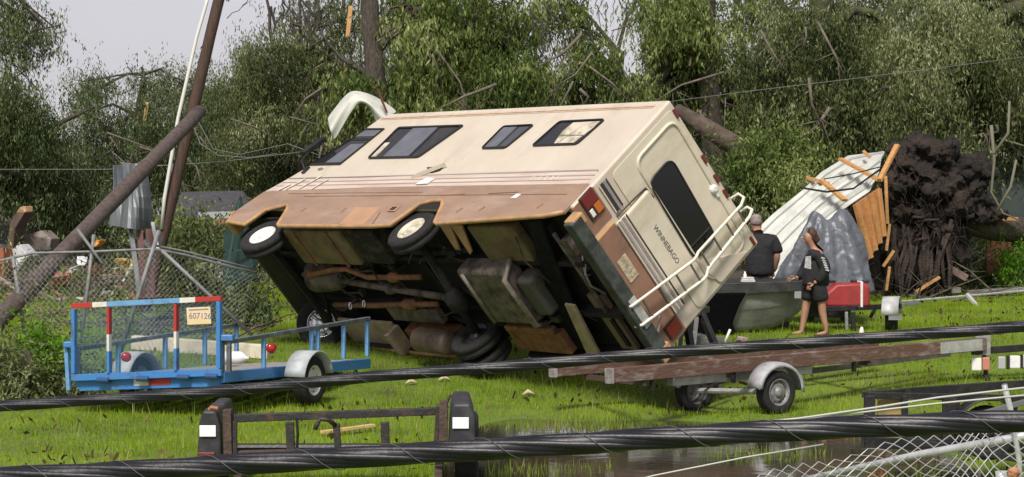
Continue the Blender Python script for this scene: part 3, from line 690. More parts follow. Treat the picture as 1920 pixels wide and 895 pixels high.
    for k in range(46):
        x, y, z = random.uniform(0.6, 6.3), random.uniform(-0.85, 0.75), random.uniform(-0.30, -0.08)
        dx, dy = random.choice([(1, 0.1), (0.1, 1), (0.7, 0.5), (1, -0.3)]); ll = random.uniform(0.2, 0.9)
        if y + dy * ll > 0.95: dy = -dy
        m.tube([(x, y, z), (x + dx * ll * 0.5, y + dy * ll * 0.5 + random.uniform(-.08, .08), z - random.uniform(0, .12)), (x + dx * ll, y + dy * ll, z)], random.uniform(0.008, 0.022), 5)
        if k % 3 == 0: m.box((x, y, z + 0.02), (random.uniform(0.05, 0.2), random.uniform(0.05, 0.2), random.uniform(0.04, 0.12)))
    o = L(m, 'hoses_and_brackets', pbr('grimy_hose', (0.02, 0.018, 0.016, 1), 0.7, 0, (0.09, 0.065, 0.045, 1), 5, 0.5, 0.7)); o['kind'] = 'stuff'
    # scuffs scraped through the paint near the cab
    for x, z, ln, w_, a_ in [(7.0, 0.52, 0.34, 0.05, 0.75), (6.65, 0.55, 0.40, 0.035, 0.8), (6.3, 0.50, 0.30, 0.03, 0.85), (7.2, 0.45, 0.22, 0.06, 0.7), (2.9, 0.24, 0.5, 0.012, 0.05), (1.9, 0.27, 0.6, 0.010, 0.04)]:
        m = MB(); m.bar((x, YL + 0.021, z - ln * 0.5 * math.sin(a_)), (x - ln * math.cos(a_), YL + 0.021, z + ln * 0.5 * math.sin(a_)), 0.004, w_, (0, 0, 1)); L(m, 'scuff', pbr('scraped_white', (0.66, 0.6, 0.52, 1), 0.6, 0, (0.5, 0.42, 0.35, 1), 14) if w_ > 0.02 else pbr('dark_scuff', (0.2, 0.12, 0.08, 1), 0.7))
    # wheels
    wheel_parts(rv, (6.66, 1.0, -0.50), (-0.12, 1, 0.1), 0.36, 0.21, world=False)
    wheel_parts(rv, (3.08, 1.02, -0.32), (0, 1, 0.03), 0.36, 0.20, world=False, rim_mat=pbr('cream_rim', (0.68, 0.62, 0.5, 1), 0.5, 0, (0.4, 0.36, 0.28, 1), 8))
    wheel_parts(rv, (7.07, -0.75, -0.40), (-0.80, 0.50, -0.33), 0.37, 0.24, world=False, rim_mat=M_chrome, spokes=5)
    wheel_parts(rv, (3.05, -0.70, -0.48), (0, 1, 0.03), 0.36, 0.20, world=False, rim_mat=M_black)
    wheel_parts(rv, (3.05, -0.96, -0.50), (0, 1, 0.03), 0.36, 0.20, world=False, rim_mat=M_black)
motorhome()

# ------------------------------------------------------------------ blue utility trailer
def mesh_wires(fn, nu, nv, r, n=3):
    """chain link: zigzag wires; fn(s, t) -> point, s and t in 0..1"""
    m = MB()
    for i in range(nu):
        pts = [fn((i + ((j + i) & 1)) / nu, j / nv) for j in range(nv + 1)]
        m.tube(pts, r, n, cap=False)
    return m

def blue_trailer():
    a = math.radians(22)
    O = Vector((-3.35, 24.2, 0)); h = Vector((math.sin(a), math.cos(a), 0)); rt = Vector((math.cos(a), -math.sin(a), 0))
    T = lambda u, v, z: O + h * u - rt * v + Vector((0, 0, z - 0.06 * v - 0.015 * u))
    c = T(1.7, 1.0, 0.1)
    tr = thing('utility_trailer', 'bright blue utility trailer with red and white taped ramp gate raised', 'trailer', (c.x, c.y, 0.1))
    blue = pbr('blue_paint', (0.05, 0.21, 0.53, 1), 0.45, 0, (0.10, 0.20, 0.38, 1), 9, 0.5, 0.8, bump=0.12, dirt=((0.10, 0.06, 0.04, 1), 6, 0.56, 0.66, 0.75, (1, 1, 1)))
    pale = pbr('faded_blue_paint', (0.16, 0.36, 0.62, 1), 0.55, 0, (0.10, 0.25, 0.47, 1), 8, 0.4, 0.7, bump=0.08, dirt=((0.10, 0.06, 0.04, 1), 6, 0.55, 0.66, 0.7, (1, 1, 1)))
    worn = pbr('weathered_rail', (0.09, 0.10, 0.105, 1), 0.6, 0, (0.2, 0.25, 0.3, 1), 5, 0.45, 0.7, bump=0.1)
    redt = pbr('red_tape', (0.45, 0.035, 0.03, 1), 0.45, 0, (0.34, 0.05, 0.045, 1), 9)
    wht = pbr('white_tape', (0.72, 0.70, 0.64, 1), 0.45, 0, (0.6, 0.57, 0.5, 1), 9)
    W = 2.05; LN = 3.9
    B = lambda p, q, w, hh, name, mat, par=tr, up=(0, 0, 1), **k: MB().bar(p, q, w, hh, up).build(name, mat, par, **k)
    # bed
    B(T(0, 0.03, 0.54), T(LN, 0.03, 0.50), 0.06, 0.13, 'side_beam', blue, bevel=0.006)
    B(T(0, W - 0.03, 0.54), T(LN, W - 0.03, 0.50), 0.06, 0.13, 'side_beam', blue, bevel=0.006)
    B(T(0.03, 0.06, 0.51), T(0.03, W - 0.06, 0.51), 0.08, 0.15, 'rear_beam', blue, bevel=0.006)
    for p0, p1, mt in [(0.72, 1.02, redt), (1.02, 1.22, wht)]:
        B(T(-0.013, p0, 0.52), T(-0.013, p1, 0.52), 0.006, 0.09, 'reflective_tape', mt)
    B(T(LN - 0.03, 0.06, 0.50), T(LN - 0.03, W - 0.06, 0.50), 0.06, 0.12, 'front_beam', blue)
    for k in range(7):
        v0 = 0.09 + k * 0.27
        B(T(0.08, v0 + 0.125, 0.575), T(LN - 0.06, v0 + 0.125, 0.545), 0.25, 0.03, 'deck_plank', pbr('grey_deck_wood', (0.33, 0.31, 0.29, 1), 0.8, 0, (0.22, 0.20, 0.19, 1), 6, stretch=(1, 6, 6), bump=0.2))
    for v in (0.03, W - 0.03):
        rail = [T(0.0, v, 0.94), T(LN, v, 1.10)]
        B(rail[0], rail[1], 0.06, 0.05, 'top_rail', worn, bevel=0.006)
        for u in ([0.0, 1.0, 2.25, 2.42, 3.15, 3.85] if v < 1 else [0.0, 0.9, 2.0, 3.0, 3.85]):
            B(T(u, v, 0.60), T(u, v, 0.94 + 0.041 * u), 0.05, 0.05, 'rail_post', pale if u > 0.5 else worn, up=tuple(h), bevel=0.004)
    for u, v, z in ((1.05, -0.03, 0.83), (0.85, W - 0.16, 0.80)):
        m = MB(); m.lathe([(0.05, 0), (0.062, 0.02), (0.062, 0.06), (0.04, 0.075), (0.001, 0.08)], T(u, v, z), tuple(-h * 0.6 + rt * 0.8), 14); m.build('marker_light', M_red_lens, tr, smooth=True)
    for u in (3.35, 3.75):
        m = MB(); q = [T(u + 0.035 * math.cos(t), 0.03, 1.13 + 0.04 * u - 0.03 + 0.05 + 0.045 * math.sin(t)) for t in np.linspace(0, 2 * math.pi, 11)]
        m.tube(q, 0.009, 5, cap=False); m.build('tie_ring', M_galv, tr)
    # ramp gate
    g0, g1 = 0.58, 1.46
    top = [(W, W - 0.30, redt), (W - 0.30, W - 0.50, wht), (W - 0.50, 0.55, pale), (0.55, 0.34, wht), (0.34, 0.0, redt)]
    gate = MB().bar(T(-0.06, W, g0 + 0.02), T(-0.06, 0, g0 + 0.02), 0.05, 0.08).build('ramp_gate', blue, tr, bevel=0.005)
    for p, q, mt in top:
        MB().bar(T(-0.06, p, g1), T(-0.06, q, g1), 0.05, 0.06).build('gate_top_bar', mt, gate, bevel=0.004)
    for v in (W - 0.03, 0.03):
        MB().bar(T(-0.06, v, g0 + 0.07), T(-0.06, v, g1 - 0.04), 0.05, 0.07, tuple(h)).build('gate_post', blue, gate, bevel=0.005)
    for v in (1.52, 0.60):
        for z0, z1, mt in [(g0 + 0.06, 0.90, blue), (0.90, 1.10, wht), (1.10, g1 - 0.04, redt)]:
            MB().bar(T(-0.07, v, z0), T(-0.07, v, z1), 0.035, 0.07, tuple(h)).build('gate_post', mt, gate, bevel=0.003)
    em = mesh_wires(lambda s, t: T(-0.055, 0.06 + s * (W - 0.12), g0 + 0.06 + t * (g1 - g0 - 0.08)), 74, 60, 0.0036)
    em.build('expanded_metal_mesh', pbr('blue_grey_mesh', (0.06, 0.16, 0.27, 1), 0.6), gate)
    for v in (W + 0.05, -0.06):
        MB().box(T(-0.03, v, 1.00), (0.14, 0.12, 0.07)).build('gate_latch', blue, gate, bevel=0.01)
    for v in (1.6, 1.05, 0.5, 0.12):
        MB().lathe([(0.001, -0.08), (0.035, -0.08), (0.035, 0.08), (0.001, 0.08)], T(-0.08, v, g0 - 0.02), tuple(rt), 10).build('hinge', pbr('dark_blue_hinge', (0.03, 0.08, 0.2, 1), 0.5), gate)
    MB().bar(T(-0.03, W + 0.10, 0.98), T(-0.01, W + 0.08, 0.45), 0.05, 0.04, tuple(h)).build('gate_strut', pale, tr)
    MB().bar(T(-0.03, -0.08, 0.98), T(-0.01, -0.07, 0.60), 0.05, 0.04, tuple(h)).build('gate_strut', worn, tr)
    # number plate on the gate
    pl = MB().bar(T(-0.10, 0.44, 1.27), T(-0.10, 0.12, 1.27), 0.008, 0.20).build('licence_plate', pbr('cream_plate', (0.72, 0.56, 0.32, 1), 0.45, 0, (0.74, 0.66, 0.55, 1), 7), tr, bevel=0.004)
    cu = bpy.data.curves.new('plate_text', 'FONT'); cu.body = '607126'; cu.size = 0.10; cu.extrude = 0.001; cu.align_x = 'CENTER'; cu.align_y = 'CENTER'
    X = rt; Zv = Vector((0, 0, 1)); N = -h
    p = T(-0.1055, 0.26, 1.265)
    M = Matrix(((X.x, Zv.x, N.x, p.x), (X.y, Zv.y, N.y, p.y), (X.z, Zv.z, N.z, p.z), (0, 0, 0, 1)))
    text_mesh(cu, 'plate_lettering', pbr('plate_violet', (0.22, 0.16, 0.24, 1), 0.6), pl, wmat(tr).inverted() @ M)
    MB().bar(T(-0.106, 0.41, 1.345), T(-0.106, 0.15, 1.345), 0.004, 0.014).build('plate_stripe', pbr('plate_brown', (0.4, 0.25, 0.15, 1), 0.6), pl)
    # wheels, fenders, axle
    for v, s in ((-0.22, 1), (W + 0.22, -1)):
        cc = T(1.7, v, 0); cc.z = 0.385 if s > 0 else 0.31
        wheel_parts(tr, cc, tuple(rt * s), 0.30, 0.19, 0.19)
        m = MB(); rows = []
        for k in range(13):
            t = math.pi * (0.06 + 0.88 * k / 12)
            q = cc + h * (0.39 * math.cos(t)) + Vector((0, 0, 0.36 * math.sin(t)))
            rows.append([q - rt * 0.14, q + rt * 0.14])
        m.grid(rows); m.build('fender', pbr('grey_fender', (0.38, 0.41, 0.43, 1), 0.55, 0, (0.46, 0.49, 0.5, 1), 6, dirt=((0.16, 0.14, 0.11, 1), 4, 0.5, 0.7, 0.6, (1, 1, 1))), tr, smooth=True, solid=0.02)
        MB().bar(cc + h * 0.42 + Vector((0, 0, 0.05)), cc - h * 0.42 + Vector((0, 0, 0.05)), 0.10, 0.02).build('fender_bracket', M_black, tr) if False else None
    MB().tube([T(1.7, -0.2, 0.385), T(1.7, W + 0.2, 0.385)], 0.035, 8).build('axle', M_black, tr)
    MB().bar(T(LN, 1.0, 0.45), T(LN + 0.5, 1.02, 0.40), 0.09, 0.07).build('tongue', blue, tr)
    # loose items in and beside the trailer
    p = PG(0, 20)
    c0 = T(2.55, 1.3, 0.60)
    b = thing('plastic_jug', 'white plastic jug lying on the deck of the blue trailer', 'jug', tuple(c0))
    MB().lathe([(0.001, -0.16), (0.08, -0.15), (0.085, 0.08), (0.05, 0.14), (0.02, 0.16), (0.02, 0.20), (0.001, 0.2)], c0 + Vector((0, 0, 0.085)), tuple(rt), 12).build('jug_body', M_white, b, smooth=True)
blue_trailer()

# white beam lying on the grass behind it
m = MB(); A, Bp = PG(250, 30), PG(505, 29.3)
m.bar(A + Vector((0, 0, 0.11)), Bp + Vector((0, 0, 0.10)), 0.16, 0.2)
tag(m.build('fallen_beam', pbr('cream_beam_paint', (0.74, 0.68, 0.56, 1), 0.6, 0, (0.58, 0.5, 0.38, 1), 3), loc=tuple(A), bevel=0.01), 'long cream painted beam lying on the grass behind the blue trailer', 'beam')

# ------------------------------------------------------------------ boat trailer
def boat_trailer():
    A = Vector((1.13, 24.0, 0.573)); B = Vector((6.25, 27.5, 0.72))
    ax = (B - A); ax.z = 0; ax.normalize()
    out = Vector((ax.y, -ax.x, 0))             # towards the camera
    zat = lambda s: A.z + (B.z - A.z) * s
    Q = lambda s, o, dz=0: A.lerp(B, s) + out * o + Vector((0, 0, dz))
    c = Q(0.4, -0.5); c.z = 0
    tr = thing('boat_trailer', 'empty boat trailer with long weathered brown timber bunks and grey fenders', 'trailer', tuple(c))
    wood = pbr('weathered_bunk', (0.115, 0.062, 0.042, 1), 0.8, 0, (0.33, 0.29, 0.26, 1), 3.0, 0.5, 0.78, bump=0.25, stretch=(1, 1, 3), bscale=14)
    gal = pbr('pale_galvanised', (0.52, 0.52, 0.50, 1), 0.5, 0.3, (0.36, 0.35, 0.33, 1), 7)
    for o, e in ((0, 1.0), (-1.12, 0.86)):
        MB().bar(Q(0, o), Q(e, o), 0.09, 0.17).build('bunk', wood, tr, bevel=0.008)
        MB().bar(Q(-0.006, o), Q(0.004, o), 0.096, 0.176).build('bunk_end_cap', pbr('grey_end_cap', (0.2, 0.18, 0.165, 1), 0.7, 0, (0.4, 0.37, 0.34, 1), 12), tr)
    MB().bar(Q(0.86, 0.051), Q(0.985, 0.051), 0.006, 0.15).build('aluminium_plate', gal, tr)
    # steel frame under the bunks
    for o in (-0.12, -1.0):
        MB().bar(Q(0.17, o, -0.15), Q(0.52, o, -0.15), 0.06, 0.10).build('frame_rail', gal, tr, bevel=0.006)
        MB().bar(Q(0.5, o, -0.17), Q(0.97, -0.56 + (o + 0.56) * 0.25, -0.14), 0.05, 0.07).build('tongue_rail', pbr('dark_steel_rail', (0.09, 0.085, 0.08, 1), 0.6, 0.2, (0.16, 0.14, 0.12, 1), 6), tr)
    for s in (0.08, 0.30, 0.66):
        MB().bar(Q(s, 0.02, -0.12), Q(s, -1.14, -0.12), 0.05, 0.06).build('cross_member', pbr('brown_steel', (0.07, 0.045, 0.035, 1), 0.7), tr)
    for s, o in ((0.10, 0), (0.62, 0), (0.30, 0), (0.30, -1.12), (0.55, -1.12)):
        MB().bar(Q(s, o, -0.06), Q(s, o, -0.21), 0.05, 0.04, tuple(ax)).build('bunk_bracket', M_black, tr)
    # axle and wheels
    w1 = Vector((3.17, 24.97, 0.30)); w2 = Vector((2.30, 26.27, 0.21))
    MB().tube([w1 - out * 0.05, w2 + out * 0.05], 0.035, 8).build('axle', gal, tr)
    for o in (-0.25, -0.95):
        p = w1.lerp(w2, 0.2 if o > -0.5 else 0.8)
        m = MB(); m.bar(p + ax * 0.3 + Vector((0, 0, 0.13)), p + Vector((0, 0, 0.05)), 0.05, 0.03); m.bar(p - ax * 0.3 + Vector((0, 0, 0.13)), p + Vector((0, 0, 0.05)), 0.05, 0.03)
        m.build('leaf_spring', M_black, tr)
    rim2 = pbr('rusty_grey_rim', (0.30, 0.30, 0.29, 1), 0.55, 0.3, (0.15, 0.14, 0.13, 1), 9)
    wheel_parts(tr, w1, tuple(out), 0.26, 0.17, 0.165, rim_mat=rim2)
    wheel_parts(tr, w2, tuple(-out), 0.26, 0.17, 0.165, rim_mat=rim2)
    for cc, s in ((w1, 1), (w2, -1)):
        m = MB(); rows = []
        for k in range(15):
            t = math.pi * (-0.02 + 0.98 * k / 14)
            q = cc + ax * (0.36 * math.cos(t)) + Vector((0, 0, 0.33 * math.sin(t) + 0.03))
            rows.append([q - out * 0.11, q + out * 0.06, q + out * 0.11 - Vector((0, 0, 0.02)), q + out * 0.115 - (q - cc).normalized() * 0.05])
        m.grid(rows); m.build('fender', pbr('pale_grey_fender', (0.40, 0.40, 0.42, 1), 0.6, 0, (0.30, 0.30, 0.31, 1), 8, dirt=((0.16, 0.13, 0.10, 1), 4, 0.5, 0.7, 0.6, (1, 1, 1))), tr, smooth=True, solid=0.012)
        if s > 0:
            MB().bar(cc + Vector((0, 0, 0.22)) - out * 0.12 + ax * 0.05, cc + Vector((0, 0, 0.24)) - out * 0.4 + ax * 0.05, 0.05, 0.03).build('fender_stay', M_black, tr)
    # bow end: winch plate, light board, jack
    e = Q(1.0, -0.03)
    MB().box(e + Vector((0, 0.0, 0.0)), (0.20, 0.05, 0.30)).build('bow_plate', pbr('grey_bow_plate', (0.22, 0.22, 0.21, 1), 0.6, 0, (0.35, 0.34, 0.32, 1), 9), tr, bevel=0.006)
    for dx in (-0.05, 0.05):
        MB().lathe([(0.018, 0), (0.018, 0.06), (0.001, 0.06)], e + Vector((dx, -0.03, 0.15)), (0, 0, 1), 8).build('bolt', M_white, tr)
    MB().bar(e + Vector((-0.15, -0.03, -0.10)), e + Vector((1.2, 0.3, -0.03)), 0.06, 0.09).build('tongue_bar', M_black, tr, bevel=0.006)
    for k, (x0, wd, mt) in enumerate([(-0.10, 0.13, M_white_lens), (0.03, 0.10, pbr('faded_red_lens', (0.5, 0.2, 0.15, 1), 0.4)), (0.24, 0.10, pbr('grey_lens', (0.4, 0.4, 0.39, 1), 0.4)), (0.42, 0.14, M_white), (0.60, 0.16, pbr('grey_lens', (0.4, 0.4, 0.39, 1), 0.4))]):
        MB().box(e + Vector((x0, -0.07 + 0.1 * x0, -0.26 + 0.05 * x0)), (wd, 0.05, 0.17)).build('lamp_lens', mt, tr, bevel=0.015)
    for x0 in (0.33, 0.51):
        MB().box(e + Vector((x0, -0.06 + 0.1 * x0, -0.26 + 0.05 * x0)), (0.03, 0.06, 0.18)).build('lamp_divider', M_black, tr)
    MB().tube([e + Vector((0.02, 0.02, -0.1)), e + Vector((0.06, 0.02, -0.52))], 0.03, 8).build('jack_post', M_black, tr)
    MB().lathe([(0.001, -0.03), (0.09, -0.03), (0.10, 0), (0.09, 0.03), (0.001, 0.03)], e + Vector((0.04, 0.0, -0.50)), (1, 0.2, 0), 16).build('jack_wheel', M_rubber, tr)
boat_trailer()

# ------------------------------------------------------------------ black trailers in front
def black_trailer():
    d = 18.5
    tr = thing('utility_trailer', 'rusty black utility trailer with open rails and boxy fenders behind the nearest cable', 'trailer', (-1.55, d, 0))
    rust = pbr('rusty_black_steel', (0.022, 0.020, 0.020, 1), 0.6, 0, (0.085, 0.045, 0.03, 1), 7, 0.5, 0.72, bump=0.2)
    brown = pbr('rusty_brown_steel', (0.05, 0.033, 0.026, 1), 0.75, 0, (0.10, 0.06, 0.04, 1), 10, bump=0.3)
    h = Vector((-0.03, 1, 0)).normalized()
    def B(p, q, w, hh, name, mat=rust, up=(0, 0, 1), par=tr): return MB().bar(p, q, w, hh, up).build(name, mat, par, bevel=0.006)
    Lr, Rr = P(438, 785, d), P(832, 771, d + 0.15)
    B(Lr, Rr, 0.07, 0.07, 'top_rail')
    B(P(425, 856, d), P(836, 846, d + 0.15), 0.09, 0.09, 'rear_beam', brown)
    for px in (546, 724):
        B(P(px - 3, 792, d + 0.03), P(px - 1, 848, d + 0.03), 0.075, 0.05, 'rail_post', rust, (1, 0, 0) if False else (0, 1, 0))
    B(P(630, 795, d + 0.02), P(634, 848, d + 0.02), 0.06, 0.05, 'rail_post', rust, (0, 1, 0))
    m = MB(); m.tube([P(628, 798, d), P(616, 788, d - 0.05), P(600, 786, d - 0.05), P(594, 796, d - 0.06), P(590, 806, d - 0.06)], 0.022, 7); m.build('latch_handle', rust, tr, smooth=True)
    m = MB(); m.tube([P(556, 784, d - 0.05), P(558, 815, d - 0.06), P(556, 848, d - 0.05)], 0.014, 6); m.build('chain_strap', M_black, tr)
    for x0, x1, sx in ((372, 418, -1), (840, 893, 1)):
        xa, xb = P(x0, 800, d), P(x1, 800, d)
        ztop = P(0, 768 if sx < 0 else 755, d).z; zbot = P(0, 862, d).z
        # fender box: flat rear face with a chamfered top, running forward
        prof = [(xa.x + (0.0 if sx < 0 else 0.0), zbot), (xa.x + 0.02, ztop - 0.12), (xa.x + 0.05, ztop), (xb.x - 0.05, ztop), (xb.x - 0.01, ztop - 0.14), (xb.x, zbot)]
        m = MB(); m.prism([Vector((x, d - 0.12, z)) for x, z in prof], h * 1.3)
        fe = m.build('fender', pbr('dusty_black_fender', (0.022, 0.022, 0.026, 1), 0.55, 0, (0.075, 0.072, 0.075, 1), 5, 0.5, 0.75), tr, bevel=0.025)
        cx = (xa.x + xb.x) / 2
        MB().box((cx - 0.01, d - 0.135, P(0, 806 if sx < 0 else 791, d).z), (0.145, 0.012, 0.10)).build('white_reflector', pbr('white_reflector', (0.85, 0.85, 0.86, 1), 0.3), fe, bevel=0.004)
        MB().box((cx + 0.02 * sx, d - 0.14, P(0, 853 if sx < 0 else 830, d).z), (0.15, 0.03, 0.07)).build('tail_light', M_dark_red_lens, fe, bevel=0.006)
        wheel_parts(tr, (cx + 0.03 * sx, d + 0.50, 0.31), (sx, 0, 0), 0.33, 0.21, 0.2)
        # brown channel between fender and rail
        B(P(426 if sx < 0 else 832, 768 if sx < 0 else 752, d - 0.03), P(428 if sx < 0 else 830, 862, d - 0.03), 0.075, 0.12, 'corner_post', brown, (0, 1, 0))
        B(P(440 if sx < 0 else 822, 790 if sx < 0 else 762, d - 0.05), P(440 if sx < 0 else 816, 855 if sx < 0 else 850, d - 0.05), 0.04, 0.04, 'corner_brace', rust, (0, 1, 0))
    m = MB(); m.tube([P(838, 756, d - 0.08), P(842, 744, d - 0.08), P(846, 741, d - 0.08)], 0.018, 6); m.build('rail_hook', brown, tr)
    m = MB(); m.tube([P(408, 767, d - 0.08), P(395, 765, d - 0.08), P(392, 770, d - 0.08)], 0.022, 6); m.build('bent_tab', pbr('bright_rust', (0.3, 0.13, 0.06, 1), 0.7), tr)
    for px in (445, 822):
        p = P(px, 893, d); B(p, p + h * 2.2 - Vector((0, 0, 0.05)), 0.07, 0.10, 'side_beam', brown)
    MB().tube([P(395, 0, d + 0.5) * 0 + Vector((-2.65, d + 0.5, 0.31)), Vector((-0.4, d + 0.5, 0.31))], 0.035, 8).build('axle', M_black, tr)

black_trailer()

def rail_trailer():
    tr = thing('utility_trailer', 'black trailer with angle iron rails and a plywood board at the right', 'trailer', (4.2, 19.6, 0))
    rust = M_black
    def B(p, q, w, hh, name, mat=rust, up=(0, 0, 1)): return MB().bar(p, q, w, hh, up).build(name, mat, tr, bevel=0.005)
    d0, d1 = 19.2, 20.4
    B(P(1622, 742, d0), P(1960, 748, d0 + 0.3), 0.06, 0.06, 'top_rail'); B(P(1690, 737, d1), P(1960, 719, d1 + 0.4), 0.06, 0.09, 'top_rail')
    B(P(1622, 740, d0), P(1692, 735, d1), 0.06, 0.06, 'end_rail')
    B(P(1622, 830, d0), P(1960, 842, d0 + 0.3), 0.08, 0.10, 'side_beam'); B(P(1690, 812, d1), P(1960, 818, d1 + 0.4), 0.08, 0.10, 'side_beam'); B(P(1622, 830, d0), P(1690, 812, d1), 0.08, 0.10, 'end_beam')
    for px, dd, w in ((1631, d0, 0.10), (1697, d0 + 0.05, 0.055), (1781, d0 + 0.1, 0.13), (1795, d1, 0.05), (1900, d0 + 0.2, 0.08)):
        B(P(px, 742, dd), P(px, 832, dd), w, 0.06, 'rail_post', rust, (0, 1, 0))
    m = MB(); a, b = P(1646, 748, d0 + 0.12), P(1690, 832, d0 + 0.14)
    m.box(((a.x + b.x) / 2, a.y, (a.z + b.z) / 2), (b.x - a.x, 0.02, a.z - b.z)); m.build('plywood_board', pbr('ochre_plywood', (0.36, 0.26, 0.085, 1), 0.7, 0, (0.24, 0.2, 0.07, 1), 5), tr)
    cw = P(1853, 800, d0 - 0.05)
    rows = []
    for k in range(13):
        t = math.pi * k / 12
        q = cw + Vector((0.30 * math.cos(t), -0.02, 0.26 * math.sin(t)))
        rows.append([q + Vector((0, -0.12, 0)), q + Vector((0, 0.16, 0))])
    MB().grid(rows).build('fender', rust, tr, smooth=True, solid=0.015)
    wheel_parts(tr, cw + Vector((0, 0.02, -0.06)), (0, -1, 0), 0.25, 0.17, 0.14, rim_mat=M_black)
    B(P(1700, 826, d0 - 0.25), P(1960, 870, d0 - 0.3), 0.05, 0.06, 'lower_brace')
    p = P(1838, 802, d0 - 0.2)
    B(P(1800, 788, d0 - 0.2), P(1930, 752, d0 - 0.25), 0.03, 0.05, 'diagonal_brace', pbr('grey_brace', (0.12, 0.12, 0.12, 1), 0.6))
rail_trailer()

# ------------------------------------------------------------------ boat under the motorhome, its trailer and the things around it
def jon_boat():
    d = 32.2
    bt = thing('aluminium_boat', 'grey aluminium boat with a black deck wedged under the motorhome', 'boat', tuple(P(1400, 620, d)))
    hull = pbr('grey_aluminium_hull', (0.33, 0.335, 0.33, 1), 0.6, 0.0, (0.20, 0.20, 0.19, 1), 2.5, 0.4, 0.7, bump=0.08, dirt=((0.10, 0.085, 0.06, 1), 2.5, 0.45, 0.7, 0.6, (0.6, 1, 2)))
    x0, x1 = P(1255, 0, d).x, P(1512, 0, d).x
    zt, zb = P(0, 537, d).z, P(0, 626, d).z
    rows = []
    for k in range(15):
        s = k / 14
        x = x0 + (x1 - x0) * s
        bow = max(0, (s - 0.45) / 0.55)
        w = 0.62 * math.sqrt(max(0.0, 1 - bow ** 2.4)) + 0.02
        zlow = zb + (zt - zb) * 0.62 * bow ** 2.6
        row = []
        for t in (-1, -0.97, -0.93, -0.92, -0.80, -0.5, 0, 0.5, 0.80, 0.92, 0.93, 0.97, 1):
            a_ = abs(t)
            if a_ > 0.95: y, z = w * 1.0, zt
            elif a_ > 0.925: y, z = w * 0.99, zt - (zt - zlow) * 0.42
            elif a_ > 0.9: y, z = w * 0.93, zt - (zt - zlow) * 0.46
            elif a_ > 0.7: y, z = w * 0.86, zt - (zt - zlow) * 0.80
            elif a_ > 0.3: y, z = w * 0.55, zlow + 0.02
            else: y, z = 0, zlow
            if a_ == 1: z = zt + 0.03
            row.append(Vector((x, d + math.copysign(y, t) if t else d, z)))
        rows.append(row)
    m = MB(); m.grid(rows); m.add(rows[0], [tuple(range(13))]); m.build('hull', hull, bt, smooth=True, solid=0.01)
    m = MB(); m.tube([r[0] for r in rows], 0.025, 6); m.tube([r[12] for r in rows], 0.025, 6)
    m.each('gunwale', pbr('pale_gunwale', (0.32, 0.31, 0.28, 1), 0.4, 0.4), bt, smooth=True)
    m = MB(); m.prism([P(1270, 540, d - 0.72), P(1340, 532, d - 0.72), P(1506, 527, d - 0.72), P(1506, 546, d - 0.72), P(1400, 552, d - 0.72), P(1270, 566, d - 0.72)], (0, 1.4, 0))
    m.build('deck', pbr('black_deck', (0.014, 0.014, 0.015, 1), 0.6, 0, (0.04, 0.038, 0.035, 1), 6, bump=0.1), bt, bevel=0.01)
    m = MB(); m.box(P(1496, 552, d - 0.70), (0.10, 0.03, 0.12)); m.build('registration_patch', pbr('grey_patch', (0.28, 0.28, 0.29, 1), 0.6), bt)
    MB().prism([P(1255, 552, d - 0.76), P(1400, 549, d - 0.76), P(1386, 575, d - 0.76), P(1374, 606, d - 0.76), P(1384, 634, d - 0.76), P(1255, 646, d - 0.76)], (0, 0.5, 0)).build('shade_block', pbr('shade_black', (0.003, 0.003, 0.004, 1), 0.9, bump=0.5, bscale=6, spec=0.05), bt, bevel=0.03)  # added black block, stands in for shade and dark clutter under the motorhome
    # things on and below
    q = thing('paper_stack', 'small stack of white papers on the black boat deck', 'papers', tuple(P(1402, 526, d - 0.4)))
    for k in range(3):
        MB().box(P(1402, 527 - 3.0 * k, d - 0.4), (0.21 - 0.02 * k, 0.16, 0.018)).build('paper_sheet', M_white, q)
    b = thing('white_bottle', 'small white bottle standing on the boat deck beside the motorhome', 'bottle', tuple(P(1397, 523, d - 0.3)))
    MB().lathe([(0.001, 0), (0.025, 0), (0.027, 0.07), (0.012, 0.10), (0.012, 0.12), (0.001, 0.12)], P(1397, 524, d - 0.3), (0, 0, 1), 10).build('bottle_body', M_white, b, smooth=True)
    # boat trailer
    t = thing('boat_trailer', 'dark trailer carrying the grey boat jammed against the motorhome', 'trailer', tuple(PG(1330, d)))
    g = float(gz(3, d))
    for y in (-0.45, 0.45):
        MB().bar((P(1220, 0, d).x, d + y, g + 0.14), (P(1440, 0, d).x, d + y * 0.7, g + 0.16), 0.07, 0.10).build('frame_rail', M_black, t)
    MB().bar((P(1440, 0, d).x, d, g + 0.14), (P(1480, 0, d).x, d, g + 0.12), 0.09, 0.09).build('tongue', M_black, t)
    for y in (-0.75, 0.75):
        wheel_parts(t, (P(1262, 0, d).x, d + y, g + 0.24), (0, 1 if y > 0 else -1, 0), 0.27, 0.17, 0.15, rim_mat=M_black)
    for x_ in (1275, 1300):
        p = P(x_, 500, d - 2.2)
        m = MB(); m.bar((p.x, p.y, g - 0.1), (p.x + 0.12, p.y, 1.55), 0.06, 0.06, (0, 1, 0)); m.build('guide_post', M_galv if x_ > 1290 else M_black, t)
    # dark wreckage propping the motorhome's low side
    w = thing('lift_frame', 'black steel lift frame crushed beneath the motorhome', 'frame', (2.6, 28.3, float(gz(2.6, 28.3))))
